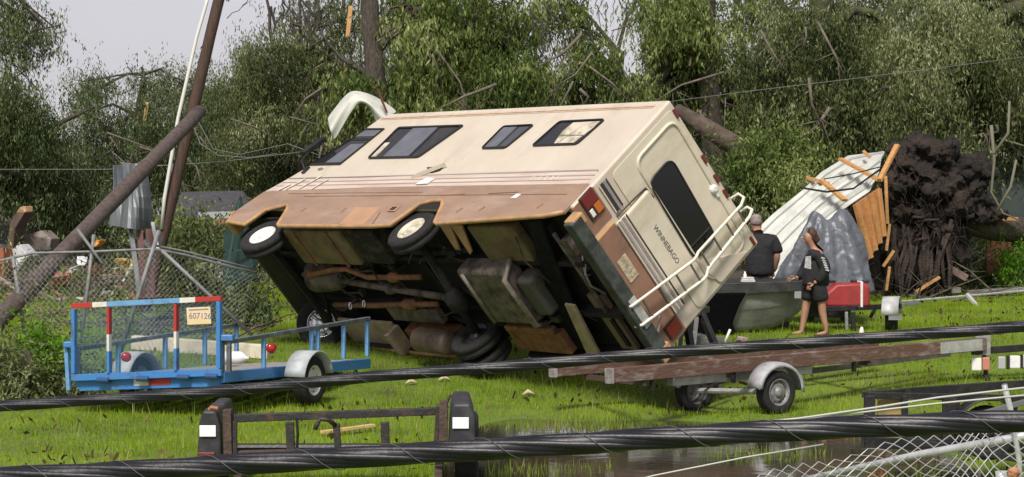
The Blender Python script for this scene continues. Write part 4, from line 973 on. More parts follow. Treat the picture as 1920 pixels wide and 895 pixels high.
    for p, q_ in [((2.3, 27.7, 0.25), (2.9, 29.2, 0.3)), ((2.9, 27.9, 0.25), (3.0, 29.6, 0.28)), ((2.5, 28.4, 0.3), (2.35, 28.6, 1.25)), ((2.95, 28.8, 0.3), (2.55, 29.2, 1.3)), ((2.3, 28.5, 1.0), (2.75, 29.3, 1.1)), ((2.35, 27.9, 0.3), (3.1, 28.1, 0.7))]:
        MB().bar(p, q_, 0.09, 0.09).build('steel_bar', M_black, w, bevel=0.01)
    # grey scrap on the ground
    for i, (px, py, d_, sz, col, nm, lb, cat) in enumerate([
        (1330, 648, 30.4, (0.42, 0.3, 0.14), (0.13, 0.125, 0.12, 1), 'concrete_block', 'grey concrete lump half hidden behind the cable under the motorhome', 'block'),
        (1392, 641, 30.6, (0.14, 0.1, 0.09), (0.42, 0.32, 0.3, 1), 'plastic_scrap', 'pale pink broken plastic scrap lying under the grey boat', 'debris')]):
        p = PG(px, d_) + Vector((0, 0, sz[2] / 2)); m = MB(); m.box(p, sz, Euler((0.1, 0.15, 0.3 * i)).to_matrix())
        tag(m.build(nm, pbr(nm, col, 0.8, 0, tuple(c * 0.6 for c in col[:3]) + (1,), 8, bump=0.2), loc=tuple(p), bevel=0.02), lb, cat)
    p = PG(1358, 30.5); m = MB(); m.tube([p, p + Vector((0.09, 0, 0.22))], 0.02, 8)
    tag(m.build('white_stake', M_white, loc=tuple(p), smooth=True), 'short white stake leaning out of the grass under the boat', 'stake')
    p = PG(1615, 31.0); m = MB(); m.lathe([(0.001, 0), (0.035, 0), (0.04, 0.12), (0.02, 0.19), (0.001, 0.2)], p + Vector((0, 0, 0.0)), (0.05, 0, 1), 10)
    tag(m.build('marker_stub', pbr('white_orange_stub', (0.75, 0.7, 0.62, 1), 0.5), loc=tuple(p), smooth=True), 'small white marker stub standing in grass near the red drum trailer', 'marker')
jon_boat()

def tarp_and_drum():
    d = 34.0
    # grey tarp draped over machinery
    c = P(1548, 540, d); g = float(gz(c.x, d))
    rows = []
    NT, NA = 24, 132
    zb = P(0, 556, d).z
    for i in range(NT + 1):
        t = i / NT
        row = []
        for k in range(NA + 1):
            th = 2 * math.pi * k / NA
            hx = (0.12 + 0.52 * t ** 0.35 + 0.05 * t) if math.cos(th) > 0 else (0.10 + 0.30 * t ** 0.5 + 0.42 * t ** 1.3)
            hy = 0.10 + 0.50 * t ** 0.6
            fold = 1 + (0.19 * math.sin(6 * th + 0.9 * t) + 0.14 * abs(math.sin(5.5 * th + 1.0 - 0.9 * t)) ** 3 - 0.08 * abs(math.sin(8 * th + 2.2 + 1.2 * t)) ** 4 + 0.16 * (abs(math.sin(6.5 * th + 0.6 + 0.5 * math.sin(3 * t))) - 0.6) * t + 0.02 * math.sin(19 * th + 3 * t)) * t ** 0.6
            x = c.x + hx * math.cos(th) * fold
            y = d + hy * math.sin(th) * fold
            peak = 1.38 + 0.0
            z = zb + peak * (1 - t ** 1.5) + 0.05 * math.sin(5 * th + 4 * t) * t * (1 - t) * 2
            # two poles push up two peaks with a valley between
            xn = (x - c.x)
            z += 0.10 * math.exp(-((xn + 0.24) / 0.10) ** 2) * (1 - t) + 0.09 * math.exp(-((xn - 0.30) / 0.2) ** 2) * (1 - t) - 0.14 * math.exp(-((xn - 0.03) / 0.12) ** 2) * (1 - t)
            if t > 0.8: z += 0.10 * math.sin(3 * th + 1) * (t - 0.8) * 5
            row.append(Vector((x, y, z)))
        rows.append(row)
    m = MB(); m.grid(rows)
    o = m.build('tarp', pbr('silver_grey_tarp', (0.085, 0.093, 0.11, 1), 0.42, 0.0, (0.145, 0.155, 0.178, 1), 3, 0.35, 0.7, bump=0.35, bscale=5, spec=0.5), loc=(c.x, d, g), smooth=True)
    ss = o.modifiers.new('sub', 'SUBSURF'); ss.levels = 1; ss.render_levels = 2
    tx = bpy.data.textures.new('tarp_wrinkle', 'CLOUDS'); tx.noise_scale = 0.3; tx.noise_depth = 3
    tx.noise_scale = 0.12
    vx = bpy.data.textures.new('tarp_crease', 'VORONOI'); vx.noise_scale = 0.6; vx.weight_1 = -1.0; vx.weight_2 = 1.0; vx.noise_intensity = 1.2
    dm = o.modifiers.new('crease', 'DISPLACE'); dm.texture = vx; dm.strength = 0.11; dm.mid_level = 0.3
    dm = o.modifiers.new('wrinkle', 'DISPLACE'); dm.texture = tx; dm.strength = 0.03; dm.mid_level = 0.5
    tag(o, 'silver grey tarp draped over tall machinery behind the woman', 'tarp')
    # machinery below it
    mc = thing('outboard_rack', 'dark machinery standing hidden beneath the silver grey tarp', 'machinery', (c.x, d, g))
    for dx in (-0.24, 0.30):
        MB().bar((c.x + dx, d, g), (c.x + dx, d, zb + 1.15), 0.10, 0.10, (0, 1, 0)).build('post', M_black, mc)
    MB().box((c.x + 0.03, d, g + 0.35), (0.7, 0.5, 0.5)).build('housing', M_black, mc, bevel=0.05)
    # red drum with a white strap on a small trailer
    d2 = 32.6
    xa, xb = P(1545, 0, d2).x, P(1627, 0, d2).x; zt, zq = P(0, 529, d2).z, P(0, 575, d2).z
    dr = thing('red_cooler', 'faded red rounded chest with a white strap on a small trailer', 'chest', ((xa + xb) / 2, d2, zq))
    m = MB(); m.prism([(xa, d2 - 0.25, zq), (xa - 0.02, d2 - 0.25, zq + 0.2), (xa + 0.16, d2 - 0.25, zt - 0.02), (xb - 0.1, d2 - 0.25, zt), (xb, d2 - 0.25, zt - 0.06), (xb, d2 - 0.25, zq)], (0, 0.5, 0))
    m.build('chest_body', pbr('faded_red_plastic', (0.36, 0.03, 0.03, 1), 0.5, 0, (0.25, 0.03, 0.03, 1), 5, bump=0.05), dr, bevel=0.05, seg=4)
    xs = P(1611, 0, d2).x
    MB().box((xs, d2, (zt + zq) / 2 + 0.005), (0.04, 0.52, zt - zq + 0.02)).build('white_strap', M_white, dr, bevel=0.01)
    for px in (1560, 1600, 1622):
        MB().box((P(px, 0, d2).x, d2 - 0.05, zt + 0.012), (0.10, 0.06, 0.05)).build('latch', M_black, dr, bevel=0.01)
    t = thing('small_trailer', 'low black trailer with a grey fender holding the red chest', 'trailer', (P(1615, 0, d2).x, d2, float(gz(5.4, d2))))
    B = lambda p, q, w, h_, nm, mt=M_black, **k: MB().bar(p, q, w, h_, **k).build(nm, mt, t, bevel=0.006)
    B(P(1540, 580, d2 - 0.3), P(1690, 574, d2 - 0.1), 0.07, 0.08, 'frame_rail'); B(P(1540, 580, d2 + 0.35), P(1690, 574, d2 + 0.5), 0.07, 0.08, 'frame_rail')
    for px in (1550, 1612, 1660): B(P(px, 578, d2 - 0.3), P(px, 578, d2 + 0.5), 0.05, 0.06, 'cross_member')
    wc = P(1672, 592, d2 - 0.35)
    wheel_parts(t, wc, (0.35, -0.25, 0) if False else (0.95, -0.2, 0), 0.23, 0.19, 0.13, rim_mat=M_black)
    rows = []
    for k in range(11):
        a = math.pi * k / 10
        q = wc + Vector((0.08 * math.cos(a), 0.28 * math.cos(a), 0.27 * math.sin(a) + 0.02))
        rows.append([q + Vector((-0.13, 0, 0)), q + Vector((0.13, 0, 0))])
    MB().grid(rows).build('fender', pbr('light_grey_fender', (0.5, 0.5, 0.5, 1), 0.45, 0, (0.36, 0.36, 0.36, 1), 7), t, smooth=True, solid=0.015)
    MB().box(wc + Vector((0.0, -0.29, -0.02)), (0.2, 0.02, 0.07)).build('mud_plate', M_galv, t)
    B(P(1600, 585, d2 - 0.3), P(1601, 628, d2 - 0.3), 0.07, 0.05, 'jack_leg', M_black, up=(0, 1, 0))
    B(P(1587, 585, d2 - 0.25), P(1588, 620, d2 - 0.25), 0.05, 0.05, 'jack_leg', M_galv, up=(0, 1, 0))
    B(P(1632, 596, d2), P(1645, 572, d2), 0.05, 0.05, 'brace', M_black)
    B(P(1690, 572, d2 - 0.1), P(1722, 569, d2 + 0.4), 0.05, 0.05, 'tongue', M_galv)
    # white ribbed metal roof torn off and leaning, with battens
    d3 = 40
    rf = thing('metal_roof_sheet', 'large torn white metal roof panel leaning over broken timbers', 'roof', tuple(P(1530, 520, d3)))
    whm = pbr('white_metal_roof', (0.58, 0.59, 0.55, 1), 0.6, 0.0, (0.46, 0.47, 0.43, 1), 2.2)
    lo = [P(1405, 452, d3 - 1.0), P(1450, 408, d3 - 0.9), P(1505, 364, d3 - 0.6), P(1540, 330, d3 - 0.2), P(1590, 299, d3 + 0.4), P(1658, 291, d3 + 0.9)]
    hi = [P(1445, 540, d3 - 2.4), P(1500, 480, d3 - 2.2), P(1550, 424, d3 - 2.0), P(1592, 392, d3 - 1.6), P(1630, 366, d3 - 1.2), P(1648, 330, d3 - 0.9)]
    rows = []
    NW = 24
    for k in range(NW + 1):
        s = k / NW
        rib = 0.07 if k % 4 == 0 else 0.0
        row = []
        for a, b in zip(lo, hi):
            row.append(a.lerp(b, s) + Vector((-0.01, -0.4 * rib, rib)) + Vector((0, 0, 0.10 * math.sin(math.pi * s))))
        # refine along the length
        fine = []
        for a, b in zip(row, row[1:]):
            for q in range(4): fine.append(a.lerp(b, q / 4))
        fine.append(row[-1]); rows.append(fine)
    m = MB(); m.grid(rows); m.build('ribbed_sheet', whm, rf, smooth=False, solid=0.012)
    for k in (4, 10, 16, 21):
        MB().tube([p + Vector((0, -0.03, 0.02)) for p in rows[k]], 0.007, 5).build('seam_line', pbr('grey_seam', (0.34, 0.34, 0.32, 1), 0.7), rf)
    M_or = pbr('fresh_orange_timber', (0.58, 0.31, 0.12, 1), 0.65, 0, (0.42, 0.2, 0.065, 1), 5, stretch=(1, 6, 6), bump=0.2)
    for a, b, da, db, w in [((1575, 298), (1648, 338), 39.3, 38.6, 0.12), ((1540, 338), (1584, 376), 38.6, 38.0, 0.12), ((1514, 334), (1552, 344), 39.6, 39.2, 0.10), ((1648, 340), (1682, 272), 38.9, 39.3, 0.10), ((1618, 283), (1632, 296), 39.8, 39.8, 0.08)]:
        MB().bar(P(*a, da), P(*b, db), w, 0.05).build('batten', M_or, rf)
    MB().tube([P(1500, 352, 38.2), P(1550, 360, 37.6), P(1600, 354, 37.3), P(1650, 318, 37.6)], 0.02, 5).build('loose_strap', M_black, rf)
    MB().tube([P(1545, 336, 38.2), P(1600, 326, 37.9), P(1655, 312, 38.0)], 0.012, 5).build('loose_strap', M_black, rf)
    # orange ceiling panel hanging down
    op = thing('timber_panel', 'hanging orange timber ceiling panel with pale battens beside the roots', 'panel', tuple(P(1630, 487, 38)))
    quad = [P(1602, 385, 37.9), P(1650, 352, 38.6), P(1659, 440, 38.6), P(1630, 487, 38.0)]
    n = (quad[1] - quad[0]).cross(quad[3] - quad[0]).normalized()
    if n.y > 0: n = -n
    MB().prism(quad, -n * 0.04).build('ceiling_board', pbr('orange_board', (0.50, 0.22, 0.075, 1), 0.7, 0, (0.36, 0.14, 0.045, 1), 6, stretch=(4, 4, 1)), op)
    for s in (0.06, 0.36, 0.64, 0.92):
        a = quad[0].lerp(quad[1], s); b = quad[3].lerp(quad[2], s)
        MB().bar(a + n * 0.03, b + n * 0.03, 0.07, 0.05, tuple(n)).build('batten', M_or, op)
    b = thing('dark_wall', 'dark collapsed shed wall behind the tarp', 'wall', tuple(P(1620, 540, 41)))
    MB().prism([P(1560, 545, 41), P(1580, 420, 41), P(1600, 385, 41), P(1665, 350, 41.2), P(1700, 545, 41.2)], (0.0, 0.15, 0)).build('shed_boarding', pbr('dark_boarding', (0.02, 0.018, 0.015, 1), 0.9, 0, (0.05, 0.04, 0.03, 1), 5), b)
tarp_and_drum()

# ------------------------------------------------------------------ people
def skin_mesh(chains, parent, name, mat, sub=2, k=1.12):
    """chains: list of (points [(x,y,z,rx,ry)], link) joined into ONE mesh; link = (chain, index) to branch from, or None for a new island"""
    vs, es, rad, roots, start = [], [], [], [], []
    for pts, link in chains:
        start.append([]); prev = None
        if link is not None: prev = start[link[0]][link[1]]
        for p in pts:
            vs.append(p[:3]); rad.append((p[3], p[4] if len(p) > 4 else p[3]))
            i = len(vs) - 1; start[-1].append(i)
            if prev is not None: es.append((prev, i))
            else: roots.append(i)
            prev = i
    me = bpy.data.meshes.new(name); me.from_pydata(vs, es, [])
    o = bpy.data.objects.new(name, me); COL.objects.link(o); o.parent = parent
    sk = o.modifiers.new('skin', 'SKIN'); sk.use_smooth_shade = True; sk.branch_smoothing = 0.4
    dat = me.skin_vertices[0].data
    for i, r in enumerate(rad): dat[i].radius = (r[0] * k, r[1] * k) if r[0] > 0.03 else r
    for i in roots: dat[i].use_root = True
    ss = o.modifiers.new('sub', 'SUBSURF'); ss.levels = sub; ss.render_levels = sub
    # bake to a plain mesh
    bpy.context.view_layer.update()
    dg = bpy.context.evaluated_depsgraph_get()
    me2 = bpy.data.meshes.new_from_object(o.evaluated_get(dg))
    o.modifiers.clear(); o.data = me2; bpy.data.meshes.remove(me)
    me2.materials.clear(); me2.materials.append(mat)
    me2.polygons.foreach_set('use_smooth', [True] * len(me2.polygons))
    return o

def hand(wrist, direction, palm_n, chains, side=1):
    """palm and five bent fingers as further chains rooted inside the palm"""
    w = Vector(wrist); d = Vector(direction).normalized(); n = Vector(palm_n).normalized(); s = d.cross(n).normalized() * side
    pc = w + d * 0.045
    chains.append(([(*w, 0.024, 0.019), (*pc, 0.036, 0.016), (*(w + d * 0.085), 0.036, 0.014)], None))
    for k, (off, ln) in enumerate([(-0.028, 0.062), (-0.010, 0.075), (0.010, 0.07), (0.028, 0.055)]):
        b = w + d * 0.075 + s * off
        m1 = b + d * ln * 0.5 + n * 0.008; m2 = m1 + d * ln * 0.35 + n * 0.025; m3 = m2 + d * ln * 0.1 + n * 0.025
        chains.append(([(*b, 0.0095), (*m1, 0.009), (*m2, 0.008), (*m3, 0.007)], None))
    b = w + d * 0.02 - s * 0.02
    chains.append(([(*b, 0.012), (*(b - s * 0.03 + d * 0.025), 0.011), (*(b - s * 0.035 + d * 0.055 + n * 0.015), 0.009)], None))

def people():
    skin = pbr('skin', (0.42, 0.225, 0.15, 1), 0.6, 0, (0.34, 0.165, 0.11, 1), 6)
    blk = pbr('black_cotton', (0.010, 0.010, 0.012, 1), 0.85, 0, (0.018, 0.018, 0.02, 1), 12, bump=0.3, bscale=14)
    # ---- woman, profile to the left, mid-stride
    base = PG(1526, 31.4)
    g = thing('person', 'woman with brown hair up in a black hoodie and shorts standing beside the boat', 'person', tuple(base))
    ch = []
    ch.append(([(0.02, 0, 0.86, 0.13, 0.11), (0.03, 0, 0.97, 0.115, 0.10), (0.03, 0, 1.08, 0.12, 0.105), (0.02, 0, 1.19, 0.125, 0.11), (0.01, 0, 1.29, 0.07, 0.07), (-0.03, 0, 1.35, 0.045, 0.045),
                (-0.075, 0, 1.43, 0.075, 0.066), (-0.085, 0, 1.49, 0.088, 0.076), (-0.07, 0, 1.555, 0.07, 0.062)], None))
    # legs: (toward camera leg is the right one, set back), knees, ankles, feet
    ch.append(([(0.06, -0.085, 0.78, 0.088), (0.11, -0.09, 0.47, 0.058), (0.12, -0.09, 0.34, 0.054), (0.175, -0.09, 0.09, 0.034), (0.17, -0.09, 0.04, 0.035), (0.08, -0.095, 0.022, 0.03), (0.02, -0.1, 0.018, 0.02)], (0, 0)))
    ch.append(([(-0.02, 0.085, 0.78, 0.086), (-0.10, 0.09, 0.47, 0.058), (-0.12, 0.09, 0.34, 0.054), (-0.165, 0.09, 0.09, 0.034), (-0.17, 0.09, 0.04, 0.035), (-0.26, 0.09, 0.022, 0.03), (-0.32, 0.09, 0.018, 0.02)], (0, 0)))
    # arms
    ch.append(([(0.07, -0.15, 1.21, 0.058), (0.15, -0.19, 0.98, 0.044), (0.06, -0.20, 0.86, 0.036), (-0.03, -0.20, 0.785, 0.026)], (0, 3)))
    ch.append(([(-0.02, 0.15, 1.20, 0.055), (-0.10, 0.19, 1.0, 0.042), (-0.19, 0.17, 0.88, 0.034), (-0.25, 0.15, 0.86, 0.025)], (0, 3)))
    # nose and chin
    ch.append(([(-0.14, 0, 1.478, 0.02), (-0.175, 0, 1.468, 0.013), (-0.182, 0, 1.462, 0.010)], None))
    ch.append(([(-0.11, 0, 1.425, 0.03), (-0.142, 0, 1.415, 0.022), (-0.15, 0, 1.42, 0.016)], None))
    ch.append(([(-0.145, 0, 1.436, 0.013), (-0.158, 0, 1.436, 0.009)], None))
    ch.append(([(-0.055, -0.072, 1.485, 0.016), (-0.05, -0.08, 1.465, 0.012)], None))
    hand((-0.03, -0.20, 0.785), (-0.75, 0, -0.65), (0.3, 0.9, 0), ch)
    hand((-0.25, 0.15, 0.86), (-0.95, 0, -0.3), (0, -1, -0.2), ch, -1)
    skin_mesh(ch, g, 'body', skin)
    for y in (-0.033, 0.033):
        m = MB(); m.lathe([(0.011, -0.006), (0.012, 0), (0.008, 0.006), (0.001, 0.008)], (-0.150, y, 1.495), (-1, 0.3 * (1 if y > 0 else -1), 0), 8); m.build('eye', pbr('eye_dark', (0.04, 0.025, 0.02, 1), 0.3), g, world=False)
    hair = pbr('brown_hair', (0.04, 0.018, 0.011, 1), 0.6, 0, (0.09, 0.042, 0.022, 1), 14, bump=0.5, bscale=40, stretch=(1, 1, 0.3))
    skin_mesh([([(-0.10, 0, 1.565, 0.055, 0.06), (-0.055, 0, 1.565, 0.085, 0.085), (-0.015, 0, 1.51, 0.088, 0.085), (0.005, 0, 1.455, 0.065, 0.07), (0.045, 0, 1.44, 0.06, 0.06), (0.075, 0, 1.41, 0.045, 0.045)], None)], g, 'hair', hair)
    skin_mesh([([(0.03, 0, 0.72, 0.14, 0.125), (0.03, 0, 0.78, 0.15, 0.135), (0.03, 0, 0.88, 0.15, 0.135), (0.03, 0, 1.0, 0.135, 0.125), (0.03, 0, 1.12, 0.14, 0.13), (0.02, 0, 1.22, 0.135, 0.135), (0.01, 0, 1.30, 0.075, 0.08)], None),
               ([(0.08, -0.15, 1.21, 0.075), (0.155, -0.195, 0.98, 0.062), (0.06, -0.205, 0.86, 0.052), (0.0, -0.203, 0.81, 0.04)], (0, 5)),
               ([(-0.02, 0.15, 1.20, 0.07), (-0.10, 0.195, 1.0, 0.058), (-0.19, 0.172, 0.88, 0.048), (-0.23, 0.155, 0.865, 0.038)], (0, 5)),
               ([(0.05, 0, 1.30, 0.075, 0.07), (0.085, 0, 1.335, 0.055, 0.06)], (0, 5))], g, 'hoodie', blk, k=1.5)
    skin_mesh([([(0.03, 0, 0.88, 0.145, 0.125), (0.03, 0, 0.80, 0.14, 0.12)], None), ([(0.065, -0.085, 0.74, 0.105), (0.09, -0.088, 0.58, 0.092), (0.105, -0.088, 0.50, 0.088)], (0, 1)), ([(-0.025, 0.085, 0.74, 0.10), (-0.055, 0.088, 0.58, 0.09), (-0.075, 0.088, 0.50, 0.086)], (0, 1))], g, 'shorts', blk, k=1.42)
    for s_, (x, y) in enumerate(((0.07, -0.097), (-0.27, 0.09))):
        m = MB(); m.box((x + 0.05, y, 0.008), (0.27, 0.085, 0.02)); m.build('sandal', pbr('dark_sandal', (0.03, 0.02, 0.018, 1), 0.7), g, world=False, bevel=0.008)
    wht = pbr('white_print', (0.6, 0.6, 0.62, 1), 0.8, 0, (0.35, 0.35, 0.37, 1), 18, 0.4, 0.6)
    m = MB()
    for k in range(6):
        s = k / 5
        p = Vector((0.10, -0.258, 1.17)).lerp(Vector((0.160, -0.295, 0.99)), s)
        m.box(p, (0.055, 0.012, 0.024), Euler((0.15, 0.3, 0)).to_matrix())
    m.build('sleeve_print', wht, g, world=False, bevel=0.003)
    m = MB(); m.prism([(-0.06, -0.145, 1.20), (-0.125, -0.06, 1.19), (-0.14, -0.05, 1.02), (-0.06, -0.16, 1.0)], (-0.012, -0.012, 0)); m.build('chest_print', wht, g, world=False, bevel=0.004)
    # ---- man, back turned, leaning over the boat
    base = PG(1424, 33.3)
    g = thing('person', 'man with short grey hair in a black t-shirt standing behind the boat', 'person', tuple(base))
    ch = []
    ch.append(([(0.0, 0, 0.92, 0.16, 0.13), (0.0, 0, 1.05, 0.165, 0.13), (0.0, 0.01, 1.22, 0.175, 0.13), (0.0, 0.02, 1.38, 0.17, 0.12), (-0.01, 0.02, 1.47, 0.085, 0.08), (-0.03, 0.04, 1.53, 0.06, 0.06), (-0.045, 0.05, 1.60, 0.082, 0.085), (-0.05, 0.055, 1.66, 0.088, 0.096), (-0.05, 0.05, 1.725, 0.07, 0.075)], None))
    for s in (-1, 1):
        ch.append(([(0.10 * s, 0, 0.82, 0.10), (0.11 * s, -0.01, 0.48, 0.068), (0.11 * s, 0.0, 0.36, 0.062), (0.115 * s, 0.03, 0.09, 0.04), (0.115 * s, 0.02, 0.04, 0.04), (0.12 * s, 0.12, 0.03, 0.035), (0.12 * s, 0.18, 0.025, 0.025)], (0, 0)))
    ch.append(([(0.20, 0.0, 1.39, 0.07), (0.285, -0.04, 1.12, 0.052), (0.25, 0.06, 0.93, 0.042), (0.235, 0.10, 0.86, 0.030)], (0, 3)))
    ch.append(([(-0.20, 0.0, 1.39, 0.07), (-0.29, 0.06, 1.14, 0.052), (-0.25, 0.26, 1.02, 0.042), (-0.23, 0.32, 0.98, 0.030)], (0, 3)))
    for s in (-1, 1): ch.append(([(-0.05 + 0.09 * s, 0.05, 1.655, 0.02), (-0.05 + 0.102 * s, 0.05, 1.63, 0.014)], None))
    ch.append(([(-0.05, 0.14, 1.64, 0.02), (-0.05, 0.168, 1.628, 0.013)], None))
    hand((0.235, 0.10, 0.86), (-0.1, 0.3, -0.95), (-1, 0.1, 0), ch)
    hand((-0.23, 0.32, 0.98), (0.1, 0.9, -0.2), (0, 0.2, -1), ch, -1)
    skin_mesh(ch, g, 'body', skin)
    skin_mesh([([(-0.05, -0.0, 1.60, 0.06, 0.05), (-0.05, 0.005, 1.66, 0.095, 0.085), (-0.05, 0.03, 1.735, 0.085, 0.09), (-0.05, 0.08, 1.75, 0.06, 0.06)], None)], g, 'hair', pbr('grey_hair', (0.30, 0.25, 0.23, 1), 0.7, 0, (0.16, 0.12, 0.11, 1), 14, bump=0.3))
    for x in (-0.085, -0.015):
        m = MB(); m.lathe([(0.011, -0.004), (0.010, 0.006), (0.001, 0.009)], (x, 0.148, 1.665), (0, 1, 0), 8); m.build('eye', MATS['eye_dark'], g, world=False)
    skin_mesh([([(0.0, 0, 0.78, 0.18, 0.15), (0.0, 0, 0.88, 0.19, 0.155), (0.0, 0, 1.05, 0.19, 0.155), (0.0, 0.01, 1.22, 0.20, 0.155), (0.0, 0.02, 1.39, 0.20, 0.145), (-0.01, 0.02, 1.475, 0.09, 0.09)], None),
               ([(0.22, 0.0, 1.39, 0.095), (0.275, -0.02, 1.22, 0.085), (0.285, -0.03, 1.15, 0.075)], (0, 4)), ([(-0.22, 0.0, 1.39, 0.095), (-0.275, 0.03, 1.24, 0.085), (-0.28, 0.04, 1.17, 0.075)], (0, 4))], g, 't_shirt', blk, k=1.34)
    skin_mesh([([(0, 0, 0.95, 0.175, 0.145), (0, 0, 0.86, 0.17, 0.14)], None), ([(0.10, 0, 0.78, 0.12), (0.11, -0.005, 0.5, 0.095)], (0, 1)), ([(-0.10, 0, 0.78, 0.12), (-0.11, -0.005, 0.5, 0.095)], (0, 1))], g, 'shorts', pbr('dark_shorts', (0.03, 0.032, 0.04, 1), 0.85))
    for s in (-1, 1):
        m = MB(); m.box((0.118 * s, 0.08, 0.03), (0.10, 0.28, 0.07)); m.build('shoe', M_black, g, world=False, bevel=0.03, seg=3)
people()

# ------------------------------------------------------------------ poles, cables, wires, fences
def poles():
    bark = pbr('creosoted_pole', (0.095, 0.052, 0.038, 1), 0.85, 0, (0.055, 0.035, 0.028, 1), 4, stretch=(6, 6, 0.6), bump=0.4, bscale=10)
    bark2 = pbr('dark_weathered_pole', (0.075, 0.052, 0.045, 1), 0.85, 0, (0.12, 0.095, 0.085, 1), 4, stretch=(3, 3, 3), bump=0.4)
    a, b = P(452, -170, 36), P(268, 596, 36)
    t = thing('utility_pole', 'tall brown utility pole leaning right with a white conduit along it', 'pole', tuple(b))
    MB().tube([b.lerp(a, q / 16) for q in range(17)], [0.112 - 0.0012 * q for q in range(17)], 12, jit=0.04).build('pole_shaft', bark, t, smooth=True)
    o = Vector((-0.13, -0.08, 0))
    MB().tube([P(306, 430, 35.9) + o * 0.2, P(318, 372, 35.9) + o * 0.6, P(350, 222, 35.9) + o, P(384, 68, 35.9) + o * 0.9, P(398, 10, 35.9) + o * 0.7, P(402, -20, 35.9) + o * 0.5], 0.032, 7).build('conduit', pbr('pale_conduit', (0.7, 0.68, 0.66, 1), 0.5), t, smooth=True)
    a, b = P(374, 210, 34.6), P(-90, 690, 26.5)
    t = thing('broken_pole', 'snapped dark utility pole lying diagonally against the leaning pole', 'pole', tuple(b))
    m = MB(); m.tube([b.lerp(a, q / 14) for q in range(15)], [0.135 - 0.0016 * q for q in range(15)], 12, jit=0.05); m.build('pole_shaft', bark2, t, smooth=True)
    p = b.lerp(a, 0.55)
    # grey sheet of roofing hung on it
    rows = []
    for k in range(17):
        s = k / 16
        tp = P(212 + 60 * s, 310 - 4 * s, 33.5 + 0.3 * math.sin(6 * s)); bt = P(202 + 82 * s, 422 + 14 * s, 33.0 + 0.25 * math.sin(7 * s + 1))
        row = []
        for q in range(7):
            u = q / 6
            row.append(tp.lerp(bt, u) + Vector((0.06 * math.sin(3 * u), -0.25 * math.sin(math.pi * u) * 0.6 + (0.05 if k % 4 == 0 else 0), 0)))
        rows.append(row)
    m = MB(); m.grid(rows)
    o = m.build('metal_sheet', pbr('blue_grey_sheet', (0.11, 0.125, 0.138, 1), 0.5, 0.2, (0.20, 0.215, 0.23, 1), 3, 0.4, 0.7, stretch=(3, 1, 0.4)), loc=tuple(P(245, 430, 33.2)), solid=0.01, smooth=False)
    tag(o, 'bent blue grey corrugated metal sheet hanging across the broken pole', 'metal sheet')
    t = thing('twisted_frame', 'twisted grey posts and red brown boards under the hanging metal sheet', 'wreckage', tuple(PG(280, 33)))
    for (x0, y0), (x1, y1), w, mt in [((245, 430), (262, 560), 0.07, M_galv), ((262, 432), (270, 560), 0.09, pbr('maroon_board', (0.13, 0.06, 0.055, 1), 0.7)), ((280, 430), (284, 560), 0.12, pbr('maroon_board', (0.13, 0.06, 0.055, 1), 0.7)), ((286, 418), (296, 470), 0.05, M_white), ((302, 445), (262, 560), 0.06, M_galv), ((268, 452), (292, 470), 0.07, M_galv)]:
        MB().bar(P(x0, y0, 33), P(x1, y1, 32.6), w, 0.04).build('post', mt, t)
poles()

def bundle(name, label, pts, R, strands, pitch, group=None, lash=True):
    """twisted overhead cable bundle along a polyline"""
    # resample
    P0 = [Vector(p) for p in pts]
    seg = [(b - a).length for a, b in zip(P0, P0[1:])]
    tot = sum(seg); N = int(tot / 0.05)
    def at(s):
        s *= tot
        for k, L in enumerate(seg):
            if s <= L or k == len(seg) - 1: return P0[k].lerp(P0[k + 1], min(1, s / L))
            s -= L
    # smooth by chaikin-style averaging
    C = [at(k / N) for k in range(N + 1)]
    for _ in range(30): C = [C[0]] + [(C[k - 1] + C[k] * 2 + C[k + 1]) / 4 for k in range(1, N)] + [C[-1]]
    t = thing(name, label, 'cable', tuple(C[0]), group)
    jac = pbr('black_cable_jacket', (0.008, 0.008, 0.012, 1), 0.42, 0, (0.014, 0.014, 0.019, 1), 14, bump=0.06, bscale=30, spec=0.45)
    Y, Zv = Vector((0, 1, 0)), Vector((0, 0, 1))
    MB().tube(C, R * 0.90, 14).build('core', jac, t, smooth=True)
    for k in range(strands):
        r = R * (0.40 if strands > 1 else 1)
        path = []
        for i, c in enumerate(C):
            q = 2 * math.pi * (k / strands + i * 0.05 / pitch)
            path.append(c + (Y * math.cos(q) + Zv * math.sin(q)) * R * (0.60 if strands > 1 else 0))
        MB().tube(path, r, 12).build('strand', jac, t, smooth=True)
    if lash:
        path = [c + (Y * math.cos(2 * math.pi * i * 0.025 / 0.27) + Zv * math.sin(2 * math.pi * i * 0.025 / 0.27)) * R * 1.06 for i, c in enumerate(sum([[a, (a + b) / 2] for a, b in zip(C, C[1:])], []))]
        MB().tube(path, R * 0.035, 5).build('lashing_wire', pbr('lashing_grey', (0.13, 0.13, 0.14, 1), 0.5, 0.2), t, smooth=True)

